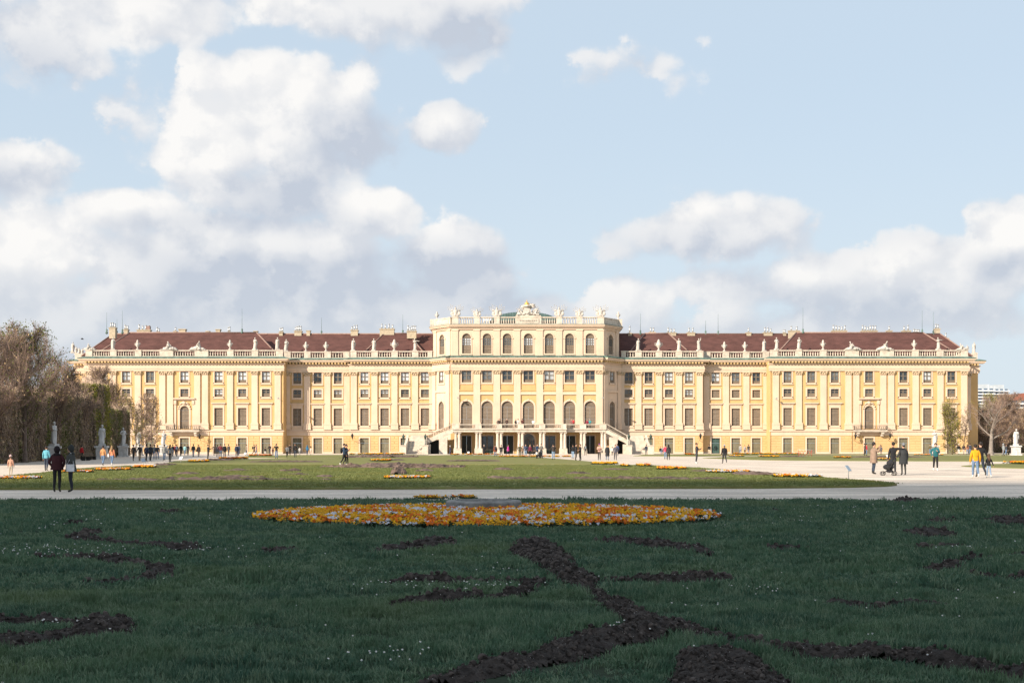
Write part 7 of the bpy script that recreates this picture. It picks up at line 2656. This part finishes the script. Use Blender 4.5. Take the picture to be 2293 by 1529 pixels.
# daisies
dm_ = MB(); dm_.lathe([(.009, .060), (.008, .066)], n=7, mi=0); dm_.lathe([(.003, .0665), (.002, .069)], n=5, mi=1)
dme = dm_.mesh('daisy', material('daisy_white', (.72, .72, .74), .7), material('daisy_yellow', (.6, .42, .03), .7))
Xs, Ys = [], []
cl = [(120, 1247, 200, 12, 240), (250, 1250, 200, 16, 60), (900, 1332, 160, 14, 80), (1080, 1330, 70, 8, 60), (1390, 1430, 60, 12, 40), (2050, 1150, 220, 12, 170), (150, 1180, 160, 18, 130), (560, 1165, 200, 14, 110), (430, 1245, 150, 12, 60),
      (2150, 1240, 90, 6, 50), (1660, 1335, 130, 12, 40), (120, 1420, 90, 14, 30), (920, 1490, 90, 14, 36), (1780, 1165, 200, 12, 70), (300, 1137, 300, 8, 90), (1150, 1190, 200, 5, 50), (700, 1135, 200, 5, 60), (800, 1500, 160, 16, 18), (1120, 1290, 50, 6, 12), (2100, 1390, 260, 40, 24), (1650, 1380, 200, 30, 24)]
for (cx, cy, sx, sy, n) in cl:
    a = np.array([gnd(x, max(1122, min(1600, y))) for x, y in zip(rng.normal(cx, sx * .5, n // 4 + 3), rng.normal(cy, sy * .55, n // 4 + 3))])
    Xs.append(a[:, 0]); Ys.append(a[:, 1])
n = 200
d = np.sqrt(rng.random(n) * (38 ** 2 - 8 ** 2) + 8 ** 2); Xs.append((rng.random(n) * 2 - 1) * d * .5); Ys.append(d - D)
X, Y = np.concatenate(Xs), np.concatenate(Ys)
ok = ~in_bed(X, Y, 1.02) & ((Y + D) < near_edge(X) - .2)
X, Y = X[ok], Y[ok]; k = len(X)
s = .75 + .35 * rng.random(k) + np.clip((Y + D - 14) / 30, 0, .7)
gn_scatter('daisies', np.stack([X, Y, hz(X, Y) + .012], 1), np.stack([.5 + .3 * rng.standard_normal(k), .3 * rng.standard_normal(k), rng.random(k) * .6], 1), np.stack([s, s, np.full(k, 1.15)], 1), np.zeros(k, int), [dme], 'white daisies sprinkled over the foreground grass')

# flowers
PET = {'y': material('yellow_pansy', (.78, .40, .004), .6, .15, 9, obj_rand=.2, trans=.2), 'o': material('orange_pansy', (.66, .15, .006), .6, .2, 9, obj_rand=.2, trans=.2), 'w': material('white_pansy', (.62, .63, .68), .6, .08, 9, obj_rand=.12, trans=.2)}
PLEAF = material('pansy_leaf', (.03, .06, .02), .7, .3, 8)


def pansy(seed, m, nb, R0, size, h):
    r = np.random.default_rng(seed)
    mb = MB()
    for k in range(nb):
        a = r.random() * 6.28; q = R0 * r.random() ** .5
        c = Vector((q * math.cos(a), q * math.sin(a), h * (.75 + .5 * r.random())))
        f = Vector((r.normal() * .5, -.7 + r.normal() * .5, .75)).normalized()
        u = f.cross(Vector((0, 0, 1))).normalized(); w = u.cross(f)
        vs = [c]
        for i in range(10):
            t = 2 * math.pi * i / 10
            rad = size * (1.0 if i % 2 == 0 else .72)
            vs.append(c + (u * math.cos(t) + w * math.sin(t)) * rad - f * size * .25 * (i % 2))
        mb.add([tuple(v) for v in vs], [(0, 1 + i, 1 + (i + 1) % 10) for i in range(10)], 0)
    for k in range(nb * 2):
        a = r.random() * 6.28; q = R0 * 1.1 * r.random() ** .5
        x, y, z = q * math.cos(a), q * math.sin(a), h * .75 * r.random()
        dx, dy = math.cos(a + r.normal()), math.sin(a + r.normal())
        mb.add([(x, y, z), (x + dx * .04 - dy * .02, y + dy * .04 + dx * .02, z + .03), (x + dx * .085, y + dy * .085, z + .025), (x + dx * .04 + dy * .02, y + dy * .04 - dx * .02, z + .03)], [(0, 1, 2, 3)], 1)
    return mb.mesh('pansy', m, PLEAF)


pn = [pansy(200 + i, PET[c], 6, .10, .029, .11) for i, c in enumerate('yyooww')]
n = int(math.pi * BED[2] * BED[3] * 62)
q = np.sqrt(rng.random(n)); a = rng.random(n) * 6.28
X = BED[0] + BED[2] * q * np.cos(a); Y = BED[1] + BED[3] * q * np.sin(a)
PL = (gx(1083, 30.6), 30.6 - D, .96)
ok = (X - PL[0]) ** 2 + (Y - PL[1]) ** 2 > (PL[2] + .03) ** 2
X, Y, q = X[ok], Y[ok], q[ok]
k = len(X)
v = fbm(X * 2.6, Y * 3.0, 81, 2) + .55 * (rng.random(k) - .5)
v2 = fbm(X * 3 + 40, Y * 3, 85, 2) + .3 * (rng.random(k) - .5)
q1 = np.quantile(v, .17)
idx = np.where(v < q1, 4, np.where(v2 < np.quantile(v2, .20), 2, 0)) + rng.integers(0, 2, k)
zb = .05 + .07 * np.sqrt(np.clip(1 - q ** 2, 0, 1))
sc = .8 + .45 * rng.random(k)
gn_scatter('flower_bed', np.stack([X, Y, zb], 1), np.stack([np.zeros(k), np.zeros(k), .5 * rng.standard_normal(k)], 1), np.stack([sc] * 3, 1), idx, pn, 'big oval bed of yellow, orange and white pansies round the stone disc')
# the bed's soil
nr, na = 8, 48
V = [(BED[0], BED[1], .12)]
for i in range(1, nr + 1):
    for j in range(na):
        t = i / nr; a = 2 * math.pi * j / na
        V.append((BED[0] + BED[2] * 1.01 * t * math.cos(a), BED[1] + BED[3] * 1.01 * t * math.sin(a), .05 + .07 * math.sqrt(max(0, 1 - t * t)) - (.06 if i == nr else 0)))
Q = []
for i in range(nr - 1):
    for j in range(na): Q.append((1 + i * na + j, 1 + (i + 1) * na + j, 1 + (i + 1) * na + (j + 1) % na, 1 + i * na + (j + 1) % na))
mb = MB(); mb.add(V, Q + [(0, 1 + j, 1 + (j + 1) % na) for j in range(na)])
tag(mb.obj('bed_soil', SOIL), 'soil under the oval flower bed', kind='structure')
# stone disc in the bed
st = MB(); n = 40
st.lathe([(PL[2], -.02), (PL[2], .25), (PL[2] - .03, .285), (PL[2] - .22, .29), (PL[2] - .25, .22), (.02, .22)], 0, 0, 0, n, smooth=False)
o = st.obj('stone_basin', material('weathered_concrete', (.24, .235, .225), .9, .2, 4, .4, 20, stain=.5), None, (PL[0], PL[1], .09))
tag(o, 'round grey stone basin rim in the middle of the flower bed', 'basin')


def flower_strip(px0, px1, py, dep, n, label, s=1.5, mixc=(.62, .25), z=.08):
    x0, y = gnd(px0, py); x1, _ = gnd(px1, py)
    u = rng.random(n) * 2 - 1
    X = (x0 + x1) / 2 + u * (x1 - x0) / 2; Y = y + (rng.random(n) - .5) * dep * np.sqrt(np.clip(1 - u * u, .05, 1))
    keep = vnoise(X * 1.1, Y * 1.4, 19) > .30
    X, Y = X[keep], Y[keep]; n = len(X)
    c = rng.random(n)
    idx = np.where(c < mixc[0], 0, np.where(c < mixc[0] + mixc[1], 2, 4)) + rng.integers(0, 2, n)
    sc = s * .85 * (.8 + .4 * rng.random(n))
    gn_scatter('flower_strip', np.stack([X, Y, np.full(n, z)], 1), np.stack([np.zeros(n), np.zeros(n), .5 * rng.standard_normal(n)], 1), np.stack([sc] * 3, 1), idx, pn, label)


for a in ((930, 1063, 1121.5, .8, 110, 'short flower strip by the path behind the oval bed', 1.1, (.75, .2), .06), (0, 93, 1077.5, 1.2, 170, 'white and yellow flower strip at the left lawn edge', 1.4, (.5, .15)), (138, 203, 1062, 1.5, 130, 'orange flower strip behind the dark couple', 1.5, (.4, .5)),
          (216, 288, 1056.5, 1.8, 150, 'orange and white flower strip right of the dark couple', 1.6, (.45, .3)), (300, 346, 1050.5, 2, 110, 'yellow flower strip by the blue-grey sign', 1.7, (.7, .25)), (865, 960, 1076, 1.1, 190, 'yellow and white flower strip under the dark soil mound', 1.4, (.6, .1)),
          (1328, 1381, 1041.8, 2.5, 110, 'yellow flower patch at the thin gravel strip', 1.9, (.85, .1)), (1394, 1454, 1047, 2.5, 120, 'yellow flower patch on the right lawn slope, second from the top', 1.9, (.85, .1)), (1476, 1549, 1054, 2.2, 150, 'yellow-orange flower patch in the middle of the right slope', 1.8, (.6, .3)),
          (1584, 1675, 1062, 2, 170, 'yellow and white flower patch behind the soil bed', 1.6, (.6, .15)), (1737, 1838, 1072.5, 1.5, 190, 'yellow and white flower patch near the lawn tip', 1.5, (.6, .12)), (426, 466, 1036, 3, 90, 'yellow flower patch by the white lawn sign', 1.9, (.8, .1)),
          (489, 552, 1029.5, 4, 110, 'orange flower patch before the group of people', 2.0, (.3, .65)), (832, 873, 1034, 3, 80, 'small yellow flower patch on the middle lawn', 1.9, (.8, .1)), (560, 607, 1022, 5, 80, 'orange flower row before the fourth door', 2.1, (.4, .5)),
          (785, 905, 1018.8, 4, 220, 'yellow flower row at the foot of the left wing', 2.3, (.8, .15)), (1010, 1120, 1019.6, 4, 130, 'orange flower row before the portico, left half', 2.0, (.4, .5)), (1120, 1280, 1024.5, 3, 160, 'yellow flower row along the forecourt edge', 1.9, (.6, .35)),
          (1535, 1555, 1019.5, 4, 50, 'small orange flower patch beside the tall person', 2.0, (.4, .5)), (1640, 1800, 1018.0, 4, 240, 'long yellow flower row at the right wing foot', 2.2, (.75, .2)), (1635, 1665, 1023, 3.5, 70, 'yellow flower patch behind the grey hat walker', 2.0, (.8, .15)),
          (1701, 1745, 1024.5, 3.5, 80, 'yellow flower patch left of the red barrier', 2.0, (.8, .15)), (1871, 1904, 1027, 3.5, 80, 'yellow flower patch on the right pavilion lawn', 2.0, (.7, .2)), (1960, 2000, 1031, 3, 60, 'faint yellow flower patch behind the stroller', 1.8, (.8, .1)),
          (2253, 2320, 1040, 2.5, 130, 'orange-yellow flower patch at the right edge', 1.9, (.6, .35)), (2050, 2110, 1020.5, 4, 70, 'orange flower row before the right pavilion tree', 1.9, (.5, .4))):
    flower_strip(*a)
